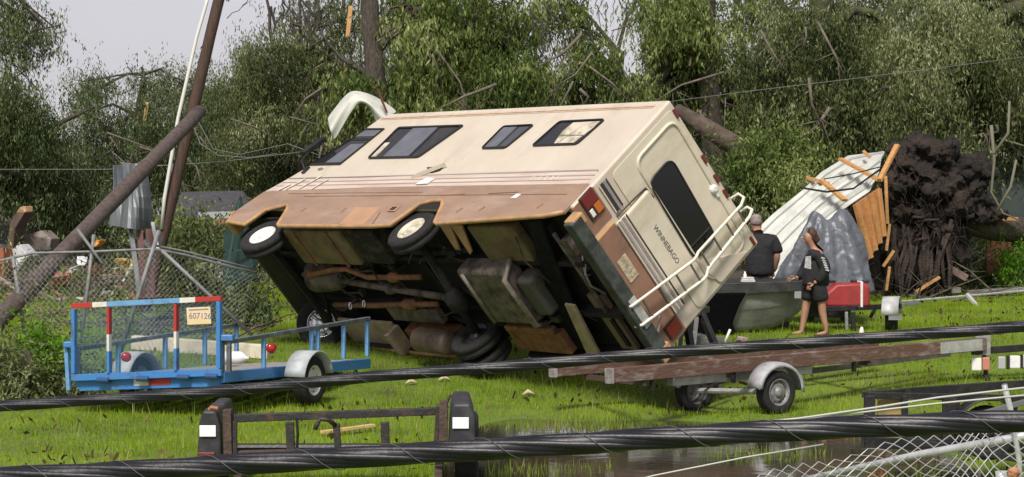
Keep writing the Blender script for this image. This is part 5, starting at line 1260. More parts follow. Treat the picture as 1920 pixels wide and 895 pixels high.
def cables():
    bundle('cable_bundle', 'thickest black twisted cable crossing the bottom of the view', [P(-160, 903, 6.2), P(200, 888, 6.15), P(500, 868, 6.1), P(1000, 838, 6.0), P(1500, 805, 5.9), P(1920, 789, 5.8), P(2080, 783, 5.8)], 0.033, 5, 1.5, 'overhead cables hanging low')
    bundle('cable_bundle', 'thinner black twisted cable sagging just in front of the motorhome', [P(-160, 776, 9.3), P(0, 762, 9.3), P(400, 736, 9.2), P(700, 706, 9.1), P(1000, 684, 9.0), P(1250, 661, 9.0), P(1500, 644, 8.9), P(1920, 613, 8.8), P(2080, 598, 8.8)], 0.026, 5, 1.7, 'overhead cables hanging low')
    w = pbr('pale_wire', (0.42, 0.42, 0.38, 1), 0.5, 0.2)
    for lb, pts, r in [('upper pale wire running above the thickest black cable', [P(1080, 832, 7.4), P(1200, 816, 7.4), P(1500, 785, 7.4), P(1640, 765, 7.4), P(1760, 746, 7.4), P(1920, 728, 7.4), P(2050, 716, 7.4)], 0.0045),
                       ('lower pale wire branching off above the thickest black cable', [P(1500, 788, 7.42), P(1640, 771, 7.4), P(1760, 757, 7.38), P(1920, 742, 7.36), P(2050, 735, 7.36)], 0.004),
                       ('short pale wire dangling below the thickest cable over the puddle', [P(1180, 905, 7.0), P(1225, 893, 7.0), P(1400, 858, 7.0), P(1545, 834, 7.0)], 0.0032)]:
        m = MB(); m.tube(pts, r, 6); tag(m.build('thin_wire', w, loc=tuple(pts[0]), smooth=True), lb, 'wire')
    g = pbr('distant_wire', (0.14, 0.16, 0.15, 1), 0.6)
    for lb, pts, r in [('thin wire sagging across the trees at left beyond the poles', [P(-40, 318, 37), P(200, 318, 37), P(420, 303, 37), P(600, 281, 37)], 0.007),
                       ('thin wire crossing the trees above the torn roof at right', [P(1240, 193, 39), P(1400, 172, 39), P(1600, 148, 39), P(1760, 128, 39), P(1990, 98, 39)], 0.006),
                       ('loop of thin wires drooping beside the leaning pole', [P(362, 235, 35.8), P(376, 270, 35.6), P(410, 292, 35.6), P(470, 296, 35.6), P(520, 288, 35.6)], 0.008),
                       ('thin wire strung low behind the torn white roof', [P(1330, 355, 44), P(1420, 348, 44), P(1520, 330, 44)], 0.007),
                       ('pair of slack service wires behind the mirror', [P(372, 228, 35.7), P(400, 280, 35.4), P(450, 290, 35), P(540, 270, 34.6), P(600, 292, 34.4)], 0.007)]:
        m = MB(); m.tube(pts, r, 5); tag(m.build('thin_wire', g, loc=tuple(pts[0]), smooth=True), lb, 'wire')
cables()

def fences():
    d = 28.2
    gal = pbr('dull_fence_pipe', (0.24, 0.245, 0.25, 1), 0.6, 0.2, (0.15, 0.15, 0.15, 1), 9)
    f = thing('chain_link_fence', 'bent grey chain link fence with leaning posts behind the blue trailer', 'fence', tuple(PG(160, d)))
    top = [P(-130, 498, d), P(0, 489, d), P(62, 475, d), P(180, 472, d), P(290, 467, d), P(345, 478, d + 0.3), P(420, 497, d + 0.6), P(478, 512, d + 0.9)]
    MB().tube(top, 0.019, 7).build('top_rail', gal, f, smooth=True)
    MB().tube([p + Vector((0, 0.05, 0.045)) for p in top[4:]], 0.016, 6).build('tension_rail', gal, f, smooth=True)
    for a, b, da, db, r in [((24, 480), (48, 640), d, d, 0.028), ((176, 440), (152, 640), d, d, 0.024), ((298, 432), (232, 640), d, d, 0.030), ((303, 470), (448, 606), d, d + 0.2, 0.026), ((145, 430), (174, 470), d, d - 0.1, 0.022)]:
        p, q = P(*a, da), P(*b, db)
        e = q + (q - p).normalized() * 0.25
        MB().tube([p, e], r, 8).build('fence_post', gal, f, smooth=True)
    L = (top[4] - top[0]).length
    seg = top[:5]
    def tp(s):
        x = seg[0].x + (seg[-1].x - seg[0].x) * s
        for a, b in zip(seg, seg[1:]):
            if x <= b.x + 1e-6: return a.lerp(b, max(0, (x - a.x) / (b.x - a.x)))
        return seg[-1]
    def fn(s, t):
        p = tp(min(1, s)); g = float(gz(p.x, d))
        return Vector((p.x + 0.02 * math.sin(9 * t + 5 * s), d + 0.04 * math.sin(7 * s + 3 * t), g + (p.z - g) * t))
    mesh_wires(fn, int(L / 0.036), 40, 0.0023).build('chain_link_mesh', pbr('wire_grey', (0.40, 0.41, 0.41, 1), 0.5, 0.2), f)
    seg2 = top[4:]
    def tp2(s):
        k = min(len(seg2) - 2, int(s * (len(seg2) - 1))); u = s * (len(seg2) - 1) - k
        return seg2[k].lerp(seg2[k + 1], u)
    def fn2(s, t):
        p = tp2(min(1, s)); g = float(gz(p.x, p.y))
        return Vector((p.x - 0.3 * (1 - t), p.y + 0.1 * math.sin(6 * s), g + (p.z - g) * t))
    mesh_wires(fn2, 40, 36, 0.0022).build('chain_link_mesh', MATS['wire_grey'], f)
    # collapsed fence in the near right corner
    f = thing('chain_link_fence', 'collapsed silver chain link fence in the near right corner', 'fence', (2.3, 9.4, 0))
    a, b = P(1500, 905, 10.2), P(1990, 806, 8.9)
    a2, b2 = a.lerp(b, -0.1), b
    MB().tube([a2, a.lerp(b, 0.5) + Vector((0, 0, 0.015)), b2], 0.019, 10).build('top_rail', pbr('bright_pipe', (0.66, 0.67, 0.68, 1), 0.35, 0.3, (0.5, 0.5, 0.51, 1), 12), f, smooth=True)
    ta = [P(1400, 905, 10.6), P(1520, 868, 10.2), P(1650, 833, 9.9), P(1790, 812, 9.6), P(1860, 806, 9.3), P(2000, 803, 9.0)]
    ba = [P(1480, 1120, 9.0), P(1560, 1110, 8.8), P(1680, 1100, 8.5), P(1800, 1090, 8.2), P(1880, 1080, 8.0), P(2040, 1060, 7.8)]
    def lp(A, s):
        k = min(len(A) - 2, int(s * (len(A) - 1))); u = s * (len(A) - 1) - k
        return A[k].lerp(A[k + 1], u)
    def fn3(s, t):
        return lp(ta, min(1.0, s)).lerp(lp(ba, min(1.0, s)), t) + Vector((0, 0.05 * math.sin(11 * s + 4 * t), 0.018 * math.sin(17 * s + 9 * t)))
    mesh_wires(fn3, 44, 26, 0.0024, 5).build('chain_link_mesh', pbr('silver_wire', (0.5, 0.5, 0.48, 1), 0.45, 0.4), f)
    MB().tube([P(1884, 722, 9.0), P(1898, 778, 9.05), P(1912, 862, 9.1), P(1916, 960, 9.1)], 0.013, 8).build('bent_post', M_galv if False else MATS['bright_pipe'], f, smooth=True)
    MB().tube([P(1878, 884, 9.0), P(1886, 1000, 9.0)], 0.024, 10).build('post_cap', MATS['bright_pipe'], f, smooth=True)
    p = P(1902, 889, 8.7); m = MB(); m.lathe([(0.001, -0.02), (0.022, -0.015), (0.028, 0.01), (0.014, 0.025), (0.001, 0.03)], p, (0.3, 0, 1), 9)
    tag(m.build('fallen_leaf_clump', pbr('orange_brown', (0.5, 0.25, 0.13, 1), 0.7, 0, (0.3, 0.13, 0.06, 1), 20, bump=0.5), loc=tuple(p)), 'orange brown debris lump caught at the right corner fence', 'debris')
fences()

# ------------------------------------------------------------------ trees and foliage
LEAF_A = leafmat('oak_leaves', ['#20271a', '#3f4a2b', '#5f6a40', '#8a9160', '#bdbf98'], 0.35, 0.55)
LEAF_F = leafmat('far_leaves', ['#36402c', '#4d593d', '#69754f', '#8a946c'], 0.3, 0.15)  # greens lifted and greyed, distance haze put into the leaf colour
LEAF_B = leafmat('fresh_leaves', ['#243018', '#465928', '#687a3f', '#949d5d', '#c6c79a'], 0.35, 0.6)
LEAF_D = leafmat('dark_leaves', ['#202a17', '#38462a', '#56643a', '#7d885e', '#a0a888'], 0.25, 0.5)
def leaves(name, blobs, n, mat, parent=None, lf=(0.06, 0.15), wd=0.026, droop=0.72, strand=(0.2, 0.95), clump=0.19, loc=None, per=16, split=17, dens=2.1):
    """leaf faces in hanging sprays: blob = (px, py, depth, rx px, ry px, depth radius m[, weight])"""
    sub = []
    for b in blobs:
        wt = b[6] if len(b) > 6 else 1.0
        for _ in range(split):
            u = rng.normal(size=3); u /= np.linalg.norm(u); u *= rng.random() ** 0.4 * 0.95
            q = rng.uniform(0.10, 0.70)
            sub.append((b[0] + u[0] * b[3], b[1] + u[2] * b[4], b[2] + u[1] * b[5], b[3] * q * rng.uniform(0.8, 1.4), b[4] * q, b[5] * q, wt))
    if split: blobs = sub
    w = np.array([(b[6] if len(b) > 6 else 1.0) * b[3] * b[4] for b in blobs], float); w /= w.sum()
    VV = []
    for b, wi in zip(blobs, w):
        k = int(n * wi * dens)
        c = np.array(P(b[0], b[1], b[2])); sc = b[2] / F
        ns = max(3, k // per)
        nc = max(3, ns // 7)
        u = rng.normal(size=(nc, 3)); u /= np.linalg.norm(u, axis=1)[:, None]
        u *= (rng.random(nc) ** 0.45)[:, None]
        cc = c + u * np.array([b[3] * sc, b[5], b[4] * sc])
        st = cc[rng.integers(0, nc, ns)] + rng.normal(size=(ns, 3)) * clump
        ln = strand[0] + (strand[1] - strand[0]) * rng.random(ns)
        tilt = rng.normal(size=(ns, 3)) * 0.28; tilt[:, 2] = -1
        up = rng.random(ns) < 0.42; tilt[up] = rng.normal(size=(int(up.sum()), 3)) * 0.6; tilt[up, 2] += 0.15
        idx = np.repeat(np.arange(ns), per)
        t = rng.random(len(idx))
        p = st[idx] + tilt[idx] * (ln[idx] * t)[:, None] + rng.normal(size=(len(idx), 3)) * 0.05
        m = len(p)
        d = rng.normal(size=(m, 3)) * (1 - droop); d[:, 2] -= droop
        d /= np.linalg.norm(d, axis=1)[:, None]
        r = rng.normal(size=(m, 3)); s = np.cross(d, r); s /= np.linalg.norm(s, axis=1)[:, None]
        L = (lf[0] + (lf[1] - lf[0]) * rng.random(m))[:, None]; W = (wd * (0.5 + rng.random(m)))[:, None]
        VV.append(np.stack([p, p + d * L * 0.45 + s * W * 0.5, p + d * L, p + d * L * 0.45 - s * W * 0.5], 1).reshape(-1, 3))
    V = np.concatenate(VV)
    if parent is not None: V = V - np.array(parent.location)
    return np_mesh(name, V, quads=np.arange(len(V)).reshape(-1, 4), mat=mat, parent=parent, loc=loc if parent is None else None)

BARK = pbr('oak_bark', (0.055, 0.042, 0.033, 1), 0.95, 0, (0.10, 0.085, 0.068, 1), 5, stretch=(4, 4, 1), bump=0.9, bscale=8)
MOSS = pbr('mossy_bark', (0.05, 0.042, 0.03, 1), 0.95, 0, (0.075, 0.095, 0.03, 1), 3.5, 0.42, 0.6, bump=0.9, bscale=9)
TWIG = pbr('bare_twig', (0.06, 0.052, 0.046, 1), 0.9)
def limb_pts(pts, d):
    return [P(p[0], p[1], p[3] if len(p) > 3 else d) for p in pts], [p[2] for p in pts]
def tree(label, d, trunk, limbs, blobs, n, mat, bark=BARK, twigs=(), cat='tree', group='battered trees behind the motorhome', name='tree', **kw):
    tp, tr = limb_pts(trunk, d)
    t = thing(name, label, cat, tuple(tp[0]), group)
    # wobble the trunk a little and grow it from many rings
    def wobbly(ps, rs, amp):
        out, ro = [], []
        for (a, b), (ra, rb) in zip(zip(ps, ps[1:]), zip(rs, rs[1:])):
            for q in range(4):
                s = q / 4
                out.append(a.lerp(b, s) + Vector((random.uniform(-amp, amp), random.uniform(-amp, amp), 0)) * (0 if q == 0 else 1)); ro.append(ra + (rb - ra) * s)
        return out + [ps[-1]], ro + [rs[-1]]
    m = MB(); a, r = wobbly(tp, tr, tr[0] * 0.16); m.tube(a, r, 11, jit=0.12); m.build('trunk', bark, t, smooth=True)
    for lb in limbs:
        lp_, lr = limb_pts(lb, d); m = MB(); a, r = wobbly(lp_, lr, lr[0] * 0.35); m.tube(a, r, 8, jit=0.1); m.build('limb', bark, t, smooth=True)
    if blobs:
        # branches reaching into the crown
        m = MB()
        for b in blobs:
            c = P(b[0], b[1], b[2])
            o_ = min([x for x in tp], key=lambda q: (q - c).length)
            mid = o_.lerp(c, 0.55) + Vector((random.uniform(-.3, .3), 0, random.uniform(0.1, 0.5)))
            m.tube([o_, mid, c], [0.06, 0.04, 0.015], 5)
            for k in range(5):
                e = c + Vector((random.uniform(-1, 1) * b[3] * b[2] / F, random.uniform(-1, 1) * b[5], random.uniform(-1, 1) * b[4] * b[2] / F)) * 0.9
                m.tube([mid.lerp(c, random.random()), c.lerp(e, 0.5) + Vector((0, 0, 0.1)), e], [0.028, 0.018, 0.006], 4, cap=False)
        o = m.build('branches', bark, t); o['kind'] = 'stuff'
        leaves('crown', [(b[0], b[1], b[2] + (0.9 if i % 2 else -0.5)) + tuple(b[3:]) for i, b in enumerate(blobs)], n, mat, t, **kw)
    if twigs:
        m = MB()
        for tw in twigs:
            lp_, lr = limb_pts(tw, d); a, r = wobbly(lp_, lr, 0.05); m.tube(a, r, 5, cap=False)
        o = m.build('bare_branches', TWIG, t); o['kind'] = 'stuff'
    return t

def gnd_py(d): return 400 + (ZC - float(gz(0, d))) * F / d
def rnd_twigs(x0, x1, y0, y1, n, d, ln=(40, 110), r=0.018, dirn=(0.1, 1)):
    out = []
    for _ in range(n):
        x, y = random.uniform(x0, x1), random.uniform(y0, y1); L = random.uniform(*ln)
        a = random.gauss(0, 0.35)
        dx, dy = dirn[0] + a, dirn[1]
        out.append([(x, y, r), (x + dx * L * 0.5 + random.uniform(-6, 6), y + dy * L * 0.5, r * 0.7), (x + dx * L + random.uniform(-12, 12), y + dy * L, r * 0.3)])
    return out

def forest():
    g = gnd_py
    tree('leaning oak at the left edge with hanging leaf sprays against the sky', 45, [(-90, g(45), 0.28), (-60, 330, 0.24), (-70, 150, 0.2), (-40, -60, 0.14)],
         [[(-60, 330, 0.12), (20, 278, 0.10), (90, 240, 0.07), (165, 206, 0.03)], [(-65, 120, 0.1), (-10, 70, 0.06), (60, 60, 0.025), (110, 48, 0.01)], [(10, 285, 0.05), (60, 300, 0.04), (130, 305, 0.02)]],
         [(-20, 20, 45, 70, 45, 1.0, 0.6), (45, 50, 45, 38, 40, 0.6, 0.5), (10, 105, 45, 40, 16, 0.6, 0.25), (85, 52, 45, 26, 10, 0.3, 0.25), (15, 195, 45, 45, 36, 0.8), (-10, 260, 45, 80, 55, 1.0), (75, 255, 45, 50, 30, 0.7), (60, 330, 45, 110, 50, 1.0)], 26000, LEAF_D,
         twigs=rnd_twigs(0, 60, 90, 150, 16, 45, (30, 80)) + rnd_twigs(-10, 110, 30, 80, 10, 45, (20, 60), 0.012))
    tree('dense dark tree between the left oak and the leaning pole', 60, [(250, g(60), 0.3), (255, 330, 0.25), (265, 220, 0.15), (270, 140, 0.06)], [[(255, 300, 0.1), (170, 210, 0.05), (140, 165, 0.02)], [(258, 260, 0.1), (350, 180, 0.04), (390, 150, 0.02)], [(262, 200, 0.09), (275, 215, 0.08), (272, 240, 0.07)]],
         [(180, 170, 60, 50, 34, 1.2), (155, 215, 60, 35, 25, 0.8, 0.5), (275, 160, 60, 55, 30, 1.2), (350, 165, 60, 55, 38, 1.2), (410, 190, 60, 40, 50, 1.0), (230, 240, 60, 50, 35, 1.2, 0.7), (330, 250, 60, 90, 50, 1.5), (180, 300, 60, 120, 55, 1.5), (330, 330, 60, 120, 50, 1.5), (90, 330, 60, 90, 60, 1.5)], 46000, LEAF_D)
    s = MB().bar(P(270, 236, 59), P(277, 192, 59), 0.10, 0.05); tag(s.build('splintered_branch', M_pale_wood, loc=tuple(P(272, 236, 59))), 'pale splintered branch stub showing fresh wood in the dark tree', 'branch')
    tree('bushy tree with bare hanging branches left of the tall trunk', 56, [(560, g(57), 0.24), (565, 330, 0.2), (572, 190, 0.10), (566, 100, 0.05), (560, -40, 0.03)], [[(572, 130, 0.05), (600, 40, 0.04), (590, -40, 0.03)], [(570, 180, 0.08), (510, 80, 0.05), (500, -30, 0.03)], [(573, 150, 0.1), (640, 60, 0.07), (650, -30, 0.04)]],
         [(470, 130, 56, 45, 60, 1.0), (455, 200, 56, 50, 60, 1.2), (545, 130, 56, 60, 55, 1.2, 0.75), (620, 120, 56, 55, 60, 1.2, 0.75), (520, 230, 56, 90, 70, 1.5), (620, 20, 56, 60, 30, 1.0, 0.4), (720, 60, 55, 40, 40, 0.8, 0.4), (620, 230, 56, 80, 70, 1.5), (470, 310, 56, 90, 60, 1.5), (600, 320, 56, 90, 60, 1.5), (645, 40, 56, 35, 60, 0.8, 0.4), (560, 50, 56, 60, 35, 0.8, 0.22)], 52000, LEAF_A,
         twigs=rnd_twigs(490, 690, -30, 40, 30, 56, (70, 150), 0.03) + rnd_twigs(480, 660, 20, 90, 14, 56, (30, 90), 0.02) + rnd_twigs(420, 460, 0, 40, 4, 56, (30, 60), 0.014, (0.3, -0.8)))
    m = MB(); m.bar(P(652, 70, 55), P(658, 12, 55), 0.11, 0.05); m.bar(P(640, 160, 54.8), P(650, 128, 54.8), 0.14, 0.05)
    for q, lb in zip(m.each('splintered_wood', M_raw_wood), ('long orange splinter hanging from the bare branches beside the tall trunk', 'short orange splinter hanging below the long one near the tall trunk')): tag(q, lb, 'splinter')
    tree('tall dark trunk with drooping green crown behind the motorhome roof', 50, [(715, g(50), 0.3), (708, 200, 0.27), (698, 80, 0.23), (688, -60, 0.19)], [[(700, 100, 0.12), (780, 20, 0.08), (860, 0, 0.04)], [(704, 150, 0.1), (640, 110, 0.05), (600, 60, 0.02)], [(780, 30, 0.07), (850, 80, 0.05), (920, 170, 0.03)]],
         [(790, 60, 50, 60, 60, 1.0, 0.5), (880, 40, 50, 90, 60, 1.2, 0.55), (800, 140, 50, 60, 55, 1.0), (890, 130, 50, 80, 60, 1.2), (960, 150, 50, 50, 50, 1.0), (745, 190, 50, 40, 30, 0.8), (850, 195, 50, 110, 30, 1.0), (940, 60, 50, 50, 45, 0.8, 0.45), (660, 200, 50, 50, 50, 1.0, 0.7), (780, 10, 50, 60, 35, 1.0, 0.6), (880, -5, 50, 80, 30, 1.0, 0.6), (960, 20, 50, 50, 35, 0.8, 0.25)], 36000, LEAF_B, lf=(0.10, 0.22), wd=0.042,
         twigs=rnd_twigs(860, 1040, -20, 60, 16, 50, (60, 140), 0.02, (0.35, 1)) + rnd_twigs(720, 800, -20, 60, 8, 50, (50, 100), 0.018))
    tree('broken mossy stump trunk with ragged leaves against the bright sky gap', 52, [(1165, g(52), 0.3), (1160, 250, 0.27), (1152, 150, 0.24), (1158, 95, 0.17)], [[(1156, 160, 0.1), (1185, 150, 0.09), (1192, 195, 0.05)], [(1150, 150, 0.09), (1110, 80, 0.06), (1090, 10, 0.03), (1120, -40, 0.02)]],
         [(1100, 110, 52, 50, 35, 0.8, 0.5), (1105, 185, 52, 60, 22, 0.9, 0.7), (1185, 180, 52, 45, 25, 0.7), (1060, 165, 52, 50, 35, 0.8, 0.8), (1010, 170, 52, 40, 35, 0.8, 0.8), (1080, 50, 52, 30, 50, 0.6, 0.35), (1060, 10, 52, 40, 30, 0.6, 0.4), (1205, 5, 52, 25, 20, 0.5, 0.4), (1000, 60, 52, 30, 70, 0.6, 0.2)], 11000, LEAF_B, bark=MOSS, lf=(0.07, 0.2), wd=0.036, clump=0.14,
         twigs=rnd_twigs(980, 1080, -20, 70, 20, 52, (50, 120), 0.016, (0.25, 1)) + rnd_twigs(1060, 1160, -30, 20, 8, 52, (40, 80), 0.014))
    tree('tree with a pale trunk and dark leaning limb right of the sky gap', 50, [(1330, g(50), 0.32), (1335, 200, 0.28), (1325, 90, 0.23), (1322, -60, 0.2)], [[(1335, 110, 0.13), (1300, 70, 0.12), (1262, 110, 0.10), (1240, 150, 0.08), (1230, 185, 0.06)], [(1310, 60, 0.1), (1285, 10, 0.08), (1280, -40, 0.06)], [(1330, 60, 0.07), (1400, 30, 0.05), (1440, 60, 0.03), (1430, 100, 0.02)]],
         [(1240, 20, 50, 40, 28, 0.7, 0.5), (1255, 80, 50, 50, 45, 0.9), (1215, 165, 50, 30, 25, 0.8, 0.7), (1290, 150, 50, 60, 50, 1.0), (1285, 40, 50, 50, 50, 0.9, 0.8), (1380, 150, 50, 60, 50, 1.0, 0.6), (1370, 60, 50, 40, 40, 0.8, 0.22), (1340, 200, 50, 90, 45, 1.1), (1290, -5, 50, 60, 25, 0.8, 0.6), (1400, 0, 50, 60, 25, 0.8, 0.4), (1420, 40, 50, 50, 40, 0.8, 0.2), (1400, 230, 50, 90, 50, 1.0), (1430, 150, 50, 40, 50, 0.8, 0.45)], 27000, LEAF_B, lf=(0.08, 0.2), wd=0.038, clump=0.15,
         twigs=rnd_twigs(1380, 1460, -10, 60, 10, 50, (40, 90), 0.02, (0.2, 1)) + rnd_twigs(1200, 1290, -20, 40, 6, 50, (40, 70), 0.02))
    m = MB(); m.bar(P(1278, 34, 49.4), P(1290, 2, 49.4), 0.22, 0.06); m.bar(P(1292, 124, 49.4), P(1296, 108, 49.4), 0.10, 0.05)
    for q, lb in zip(m.each('torn_wood', pbr('pale_torn_wood', (0.5, 0.38, 0.22, 1), 0.8, 0, (0.3, 0.22, 0.12, 1), 8)), ('pale torn wood scar high on the leaning dark limb', 'small torn wood scar lower on the pale trunk')): tag(q, lb, 'splinter')
    tree('mossy upright trunk wrapped in leaves above the torn white roof', 46, [(1560, g(46), 0.32), (1553, 280, 0.26), (1548, 120, 0.24), (1535, -60, 0.24)], [[(1545, 60, 0.13), (1600, 20, 0.11), (1690, 35, 0.08), (1730, -30, 0.05)], [(1545, 90, 0.13), (1480, 30, 0.1), (1440, -40, 0.07)], [(1640, 20, 0.09), (1665, 60, 0.08), (1675, -30, 0.07)]],
         [(1480, 70, 46, 40, 50, 0.9, 0.45), (1480, 150, 46, 70, 55, 1.0), (1545, 130, 46, 60, 80, 0.8), (1610, 90, 46, 55, 50, 0.9), (1610, 170, 46, 80, 60, 1.1), (1500, 235, 46, 90, 55, 1.1), (1600, 250, 46, 60, 50, 0.9), (1440, 280, 46, 60, 45, 0.9, 0.7), (1600, 60, 46, 60, 24, 0.9, 0.4), (1660, 130, 46, 50, 50, 0.9), (1620, 290, 46, 40, 40, 0.7), (1560, 5, 46, 70, 26, 0.8, 0.6), (1480, 20, 46, 50, 26, 0.8, 0.5), (1640, 15, 46, 60, 26, 0.8, 0.5), (1520, 300, 46, 60, 40, 0.8, 0.7)], 46000, LEAF_A, bark=MOSS, lf=(0.06, 0.16), wd=0.03, clump=0.15,
         twigs=rnd_twigs(1400, 1480, 0, 50, 8, 46, (40, 80), 0.018))
    tree('right hand oak with thick mossy limbs above the root plate', 44, [(2000, g(44), 0.4), (1985, 200, 0.34), (1960, 60, 0.3), (1950, -80, 0.25)], [[(1975, -10, 0.2), (1900, 18, 0.19), (1845, 60, 0.17), (1795, 100, 0.14), (1770, 160, 0.1), (1745, 200, 0.06)], [(1960, 40, 0.14), (1880, -10, 0.11), (1800, 0, 0.09), (1760, 40, 0.06)], [(1900, 20, 0.08), (1895, 80, 0.06), (1902, 130, 0.03)]],
         [(1730, 120, 44, 70, 60, 1.0), (1780, 160, 44, 70, 50, 1.0), (1700, 200, 44, 60, 50, 0.9), (1810, 90, 44, 60, 45, 0.9, 0.8), (1870, 120, 44, 60, 60, 1.0, 0.8), (1905, 200, 44, 40, 80, 1.0), (1780, 40, 44, 90, 40, 1.0, 0.5), (1900, 30, 44, 70, 40, 1.0, 0.8), (1740, 230, 44, 60, 25, 0.8), (1860, 215, 44, 40, 35, 0.6, 0.6), (1740, 5, 44, 60, 26, 0.8, 0.6), (1840, 10, 44, 60, 26, 0.8, 0.7), (1680, 80, 44, 50, 30, 0.9, 0.5)], 46000, LEAF_A, bark=MOSS,
         twigs=rnd_twigs(1690, 1920, 0, 120, 12, 44, (40, 90), 0.018))
    sn = MB()
    for k in range(95):
        x = random.choice([random.uniform(430, 700), random.uniform(740, 1180), random.uniform(1200, 1700), random.uniform(1680, 1920), random.uniform(130, 430)])
        y = random.uniform(40, 270); dd = random.uniform(43.2, 44.5) if x > 1400 else random.uniform(48, 49.4) if x > 700 else random.uniform(53, 57)
        if x < 430: y = random.uniform(230, 330)
        L = random.uniform(35, 150); a = random.gauss(1.35, 0.55) if k % 3 else random.uniform(0, 3.1)
        p0 = P(x, y, dd); p2 = P(x + L * math.cos(a), y + L * math.sin(a), dd + random.uniform(-.4, .4)); p1 = p0.lerp(p2, 0.5) + Vector((random.uniform(-.2, .2), 0, random.uniform(-.1, .1)))
        r = random.uniform(0.012, 0.05)
        sn.tube([p0, p1, p2], [r, r * 0.8, r * 0.35], 5)
        for _ in range(3):
            b = p0.lerp(p2, random.uniform(0.3, 0.9)); sn.tube([b, b + Vector((random.gauss(0, .35), 0, -random.uniform(0.1, 0.7)))], [r * 0.4, r * 0.15], 4, cap=False)
    tag(sn.build('snapped_limbs', pbr('grey_snapped_wood', (0.17, 0.145, 0.115, 1), 0.9, 0, (0.08, 0.066, 0.052, 1), 7), smooth=True), 'snapped grey limbs hanging all through the battered crowns', 'branches', kind='stuff')
    # fallen trunk behind the roof line
    m = MB(); pts = [P(1270, 205, 45.5), P(1320, 238, 45), P(1390, 280, 44.6), P(1450, 310, 44.3), P(1540, 345, 44), P(1660, 400, 43)]
    m.tube(pts, [0.12, 0.2, 0.22, 0.22, 0.22, 0.25], 12, jit=0.08); tag(m.build('fallen_tree', pbr('brown_trunk', (0.06, 0.043, 0.032, 1), 0.95, 0, (0.11, 0.085, 0.065, 1), 4, bump=0.9, bscale=8), loc=tuple(pts[3]), smooth=True), 'thick brown fallen trunk lying behind the motorhome roof corner', 'trunk')
    # far wood and the tangle of storm-felled foliage nearer
    o = leaves('distant_wood', split=0, dens=1.0, blobs=[(x, y, 84, 130, 70, 2.0) for x in range(-600, 2560, 120) for y in (330, 420)] + [(x, y, 84, 110, 55, 2.0) for x in (200, 300, 400, 480, 560, 640, 720, 800, 880, 960) for y in (270,)] + [(x, y, 80, 100, 60, 2.0) for x in range(1260, 2000, 90) for y in ((190, 270) if x < 1480 else (120, 190, 270))] + [(x, y, 80, 70, 50, 2.0) for x in (470, 540, 620, 700, 780, 860, 940) for y in (165, 215)], n=130000, mat=LEAF_F, lf=(0.18, 0.4), wd=0.11, clump=0.4, strand=(0.3, 1.0), loc=(0, 84, 0))
    tag(o, 'far wood closing the view behind the battered trees', 'wood', kind='stuff')
    for (px, py, d, rx, ry, dz, n, mt, lb) in [
        (390, 500, 37, 70, 70, 0.8, 9000, LEAF_A, 'heap of felled leafy branches right of the twisted frame by the fence'),
        (370, 455, 40, 75, 36, 0.8, 7000, LEAF_B, 'light green bush under the dark house roof'),
        (450, 580, 33, 40, 40, 0.5, 4000, LEAF_D, 'dark felled branches behind the raised front wheel'),
        (160, 420, 47, 110, 45, 1.2, 8000, LEAF_D, 'dark bush row beside the broken pole'),
        (85, 660, 26.2, 42, 48, 0.35, 4200, leafmat('bright_bush', ['#2f4a14', '#4f7a1c', '#76a02c', '#9cba50'], 0.4, 1.2), 'bright green bush left of the blue trailer'),
        (20, 690, 25.6, 60, 46, 0.4, 3400, leafmat('grey_weeds', ['#3c4426', '#5d6640', '#80875c', '#a3a680'], 0.35, 1.2), 'greyish weed clump at the left edge in front of the fence'),
        (130, 715, 25.9, 30, 26, 0.3, 1600, leafmat('grey_weeds', [], 0.35, 1.2) if False else MATS['grey_weeds'], 'small weed clump beside the blue trailer corner'),
        (1460, 310, 42.5, 90, 50, 0.8, 12000, LEAF_B, 'leafy fallen crown behind the torn white roof'),
        (1390, 380, 43, 50, 40, 0.7, 5000, LEAF_D, 'dark fallen branches above the grey haired man'),
        (1840, 500, 43.5, 40, 40, 0.5, 3500, LEAF_D, 'dark shrub between the root plate and the rusty door'),
        (1905, 500, 42, 30, 45, 0.4, 1100, MATS['bright_bush'], 'bright sapling leaves at the right edge by the rusty door'),
        (1770, 290, 42.5, 90, 30, 0.6, 5000, LEAF_A, 'leafy branches hanging over the top of the root plate')]:
        t = thing('bush', lb, 'bush', tuple(P(px, py + ry, d)))
        leaves('foliage', [(px, py, d, rx, ry, dz), (px - rx * 0.4, py - ry * 0.3, d, rx * 0.5, ry * 0.5, dz * 0.7), (px + rx * 0.45, py + ry * 0.2, d, rx * 0.5, ry * 0.55, dz * 0.7)], n, mt, t, lf=(0.05, 0.12) if d < 35 else (0.07, 0.16), wd=0.026 if d < 35 else 0.032, clump=0.10, droop=0.3 if d < 30 else 0.6, dens=0.75 if d < 30 else 1.6)
        m = MB()
        for k in range(7):
            b = P(px + random.uniform(-0.3, 0.3) * rx, py + ry, d); e = P(px + random.uniform(-0.9, 0.9) * rx, py - random.uniform(0.2, 0.9) * ry, d)
            m.tube([b, b.lerp(e, 0.5) + Vector((random.uniform(-.1, .1), 0, 0)), e], [0.02, 0.014, 0.005], 5, cap=False)
        o = m.build('stems', TWIG, t); o['kind'] = 'stuff'
    m = MB(); m.tube([P(-30, 655, 25.8), P(20, 690, 25.7), P(45, 735, 25.6)], [0.03, 0.028, 0.025], 7); tag(m.build('fallen_branch', TWIG, loc=tuple(P(45, 735, 25.6)), smooth=True), 'dark bent branch lying in weeds at the left edge', 'branch')
